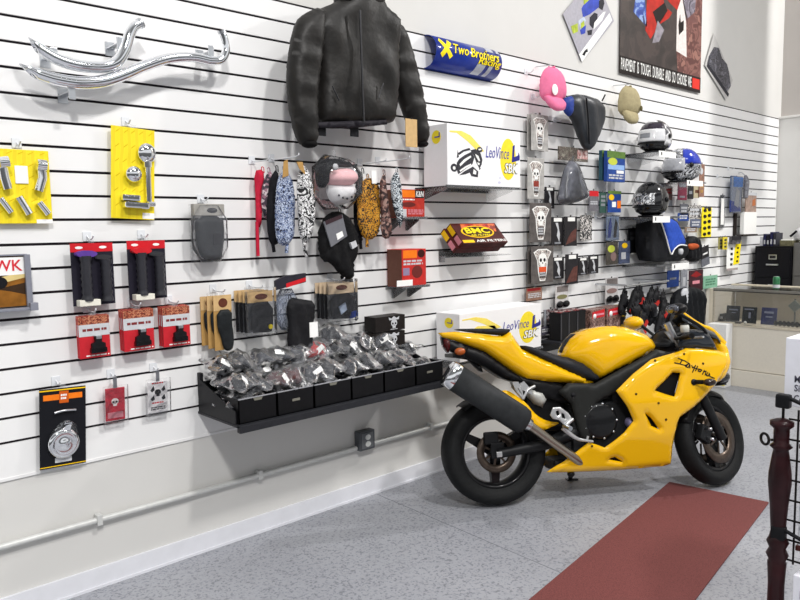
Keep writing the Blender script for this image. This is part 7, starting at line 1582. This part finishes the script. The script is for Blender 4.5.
# mirrors
lm = (1.1491, 0.36, 1.0147)
b = MB(); b.ball(lm, .060, .08, .046, 18, 12); mr = P(b, 'mirror', YB, base=False)
b = MB(); b.tube([Vector(lm)+Vector((.02, -.05, -.01)), (1.25, .22, .90), (1.33, .14, .86)], .010, 8); P(b, 'mirror_arm', BK, mr)
rm = (1.0792, -0.28, 1.0781)
b = MB(); b.ball(rm, .05, .07, .034, 18, 12); mr = P(b, 'mirror', BK, base=False)
b = MB(); b.ball((rm[0]-.028, rm[1], rm[2]), .026, .062, .028, 16, 10); P(b, 'mirror_glass', mat('mirror_grey', '#6d7078', .1, .8), mr)
b = MB(); b.tube([Vector(rm)+Vector((.02, .05, -.015)), (1.30, -.18, .96), (1.36, -.12, .88)], .010, 8); P(b, 'mirror_arm', BK, mr)
# right front indicator
q = (1.2389, -0.229, 0.6513)
b = MB(); b.ball((q[0]+.012, q[1]-.055, q[2]-.002), .040, .028, .022, 16, 10); fi = P(b, 'front_indicator', mat('indicator_black', '#2a1c14', .3, coat=.5), base=False)
b = MB(); b.tube([(q[0]-.05, q[1]+.005, q[2]), (q[0]-.02, q[1]-.045, q[2])], .013, 8); P(b, 'indicator_stalk', BK, fi)
b = MB(); b.disc((q[0]-.055, q[1]-.004, q[2]), .018, 'y', .01, 14); P(b, 'stalk_base', BK, fi)
# radiator, belly, stand
b = MB(); b.box(1.03, 1.06, -.17, .17, .40, .76, Matrix.Translation((.0, 0, 0)), bev=.004); P(b, 'radiator', BK)
b = MB(); b.tube([(.55, .14, .24), (.60, .26, .06), (.605, .275, .05)], .014, 10); b.box(.58, .65, .255, .30, .040, .050); P(b, 'side_stand', BK)
q = (0.4511, -0.1, 0.1452); b = MB(); b.ball((q[0], -.10, q[2]+.012), .022, .022, .02, 12, 8); P(b, 'belly_bumper', BK)
b = MB(); b.box(.36, 1.0, -.09, .09, .17, .24, bev=.02); P(b, 'belly_tray', BKS)
b = MB(); b.box(.22, .46, -.06, .06, .40, .74, bev=.03); P(b, 'battery_box', BK)
b = MB(); b.tube([(.30, .0, .72), (.42, .0, .45)], [.04, .04], 12); P(b, 'rear_shock', mat('shock_dark', '#2a2622', .4, .3))

# unseen panel added overhead only to throw a shadow on the wall corner
b = MB(); b.box(7.86, 8.53, -1.65, -1.55, 3.98, 5.4)
struct(b, 'shade_panel', UPW, 'unseen white panel added overhead to shade the far wall corner', 'shade_panel')
# ------------------------------------------------------------------ light: ceiling lamps of the shop and an added ambient fill
def area(name, loc, target, size, power, col=(1, .98, .955), sy=None):
    L = bpy.data.lights.new(name, 'AREA'); L.energy = power; L.size = size; L.color = col
    if sy: L.shape = 'RECTANGLE'; L.size_y = sy
    o = bpy.data.objects.new(name, L); COL.objects.link(o); o.location = loc
    d = Vector(target)-Vector(loc); o.rotation_euler = d.to_track_quat('-Z', 'Y').to_euler(); return o
area('ceiling_lamp', (2.5, -5.6, 7.4), (2.5, -3.2, 0), .5, 320)
area('ceiling_lamp', (8.5, -3.2, 6.0), (7.4, -2.4, 0), .22, 255)
area('ceiling_lamp', (4.8, -7.0, 7.6), (4.8, -4.5, 0), 1.2, 90)
area('ceiling_lamp', (-1.2, -6.2, 6.4), (.4, -1.0, 0), .6, 330)
w = bpy.data.worlds.new('ambient_bands'); SC.world = w; w.use_nodes = True
nt = w.node_tree; bg = nt.nodes['Background']; bg.inputs['Strength'].default_value = 1.0
# ambient by height: bright and dark bands made up to give the chrome contrast
tc = nt.nodes.new('ShaderNodeTexCoord'); sp = nt.nodes.new('ShaderNodeSeparateXYZ'); rp = nt.nodes.new('ShaderNodeValToRGB')
mr_ = nt.nodes.new('ShaderNodeMapRange'); mr_.inputs['From Min'].default_value = -1; mr_.inputs['From Max'].default_value = 1
nt.links.new(tc.outputs['Generated'], sp.inputs['Vector']); nt.links.new(sp.outputs['Z'], mr_.inputs['Value']); nt.links.new(mr_.outputs['Result'], rp.inputs['Fac'])
cr = rp.color_ramp
for p_, v_ in ((.30, .10), (.46, .12), (.54, .14), (.57, .80), (.66, .85), (.70, .16), (.84, .20), (.9, .55), (1.0, .60)):
    e = cr.elements.new(p_); e.color = (v_*.97, v_*.985, v_, 1)
cr.elements[0].color = (.12, .12, .12, 1)
nt.links.new(rp.outputs['Color'], bg.inputs['Color'])
SC.view_settings.view_transform = 'Standard'; SC.view_settings.look = 'None'; SC.view_settings.gamma = 1; SC.view_settings.use_curve_mapping = False
SC.view_settings.exposure = 0.0
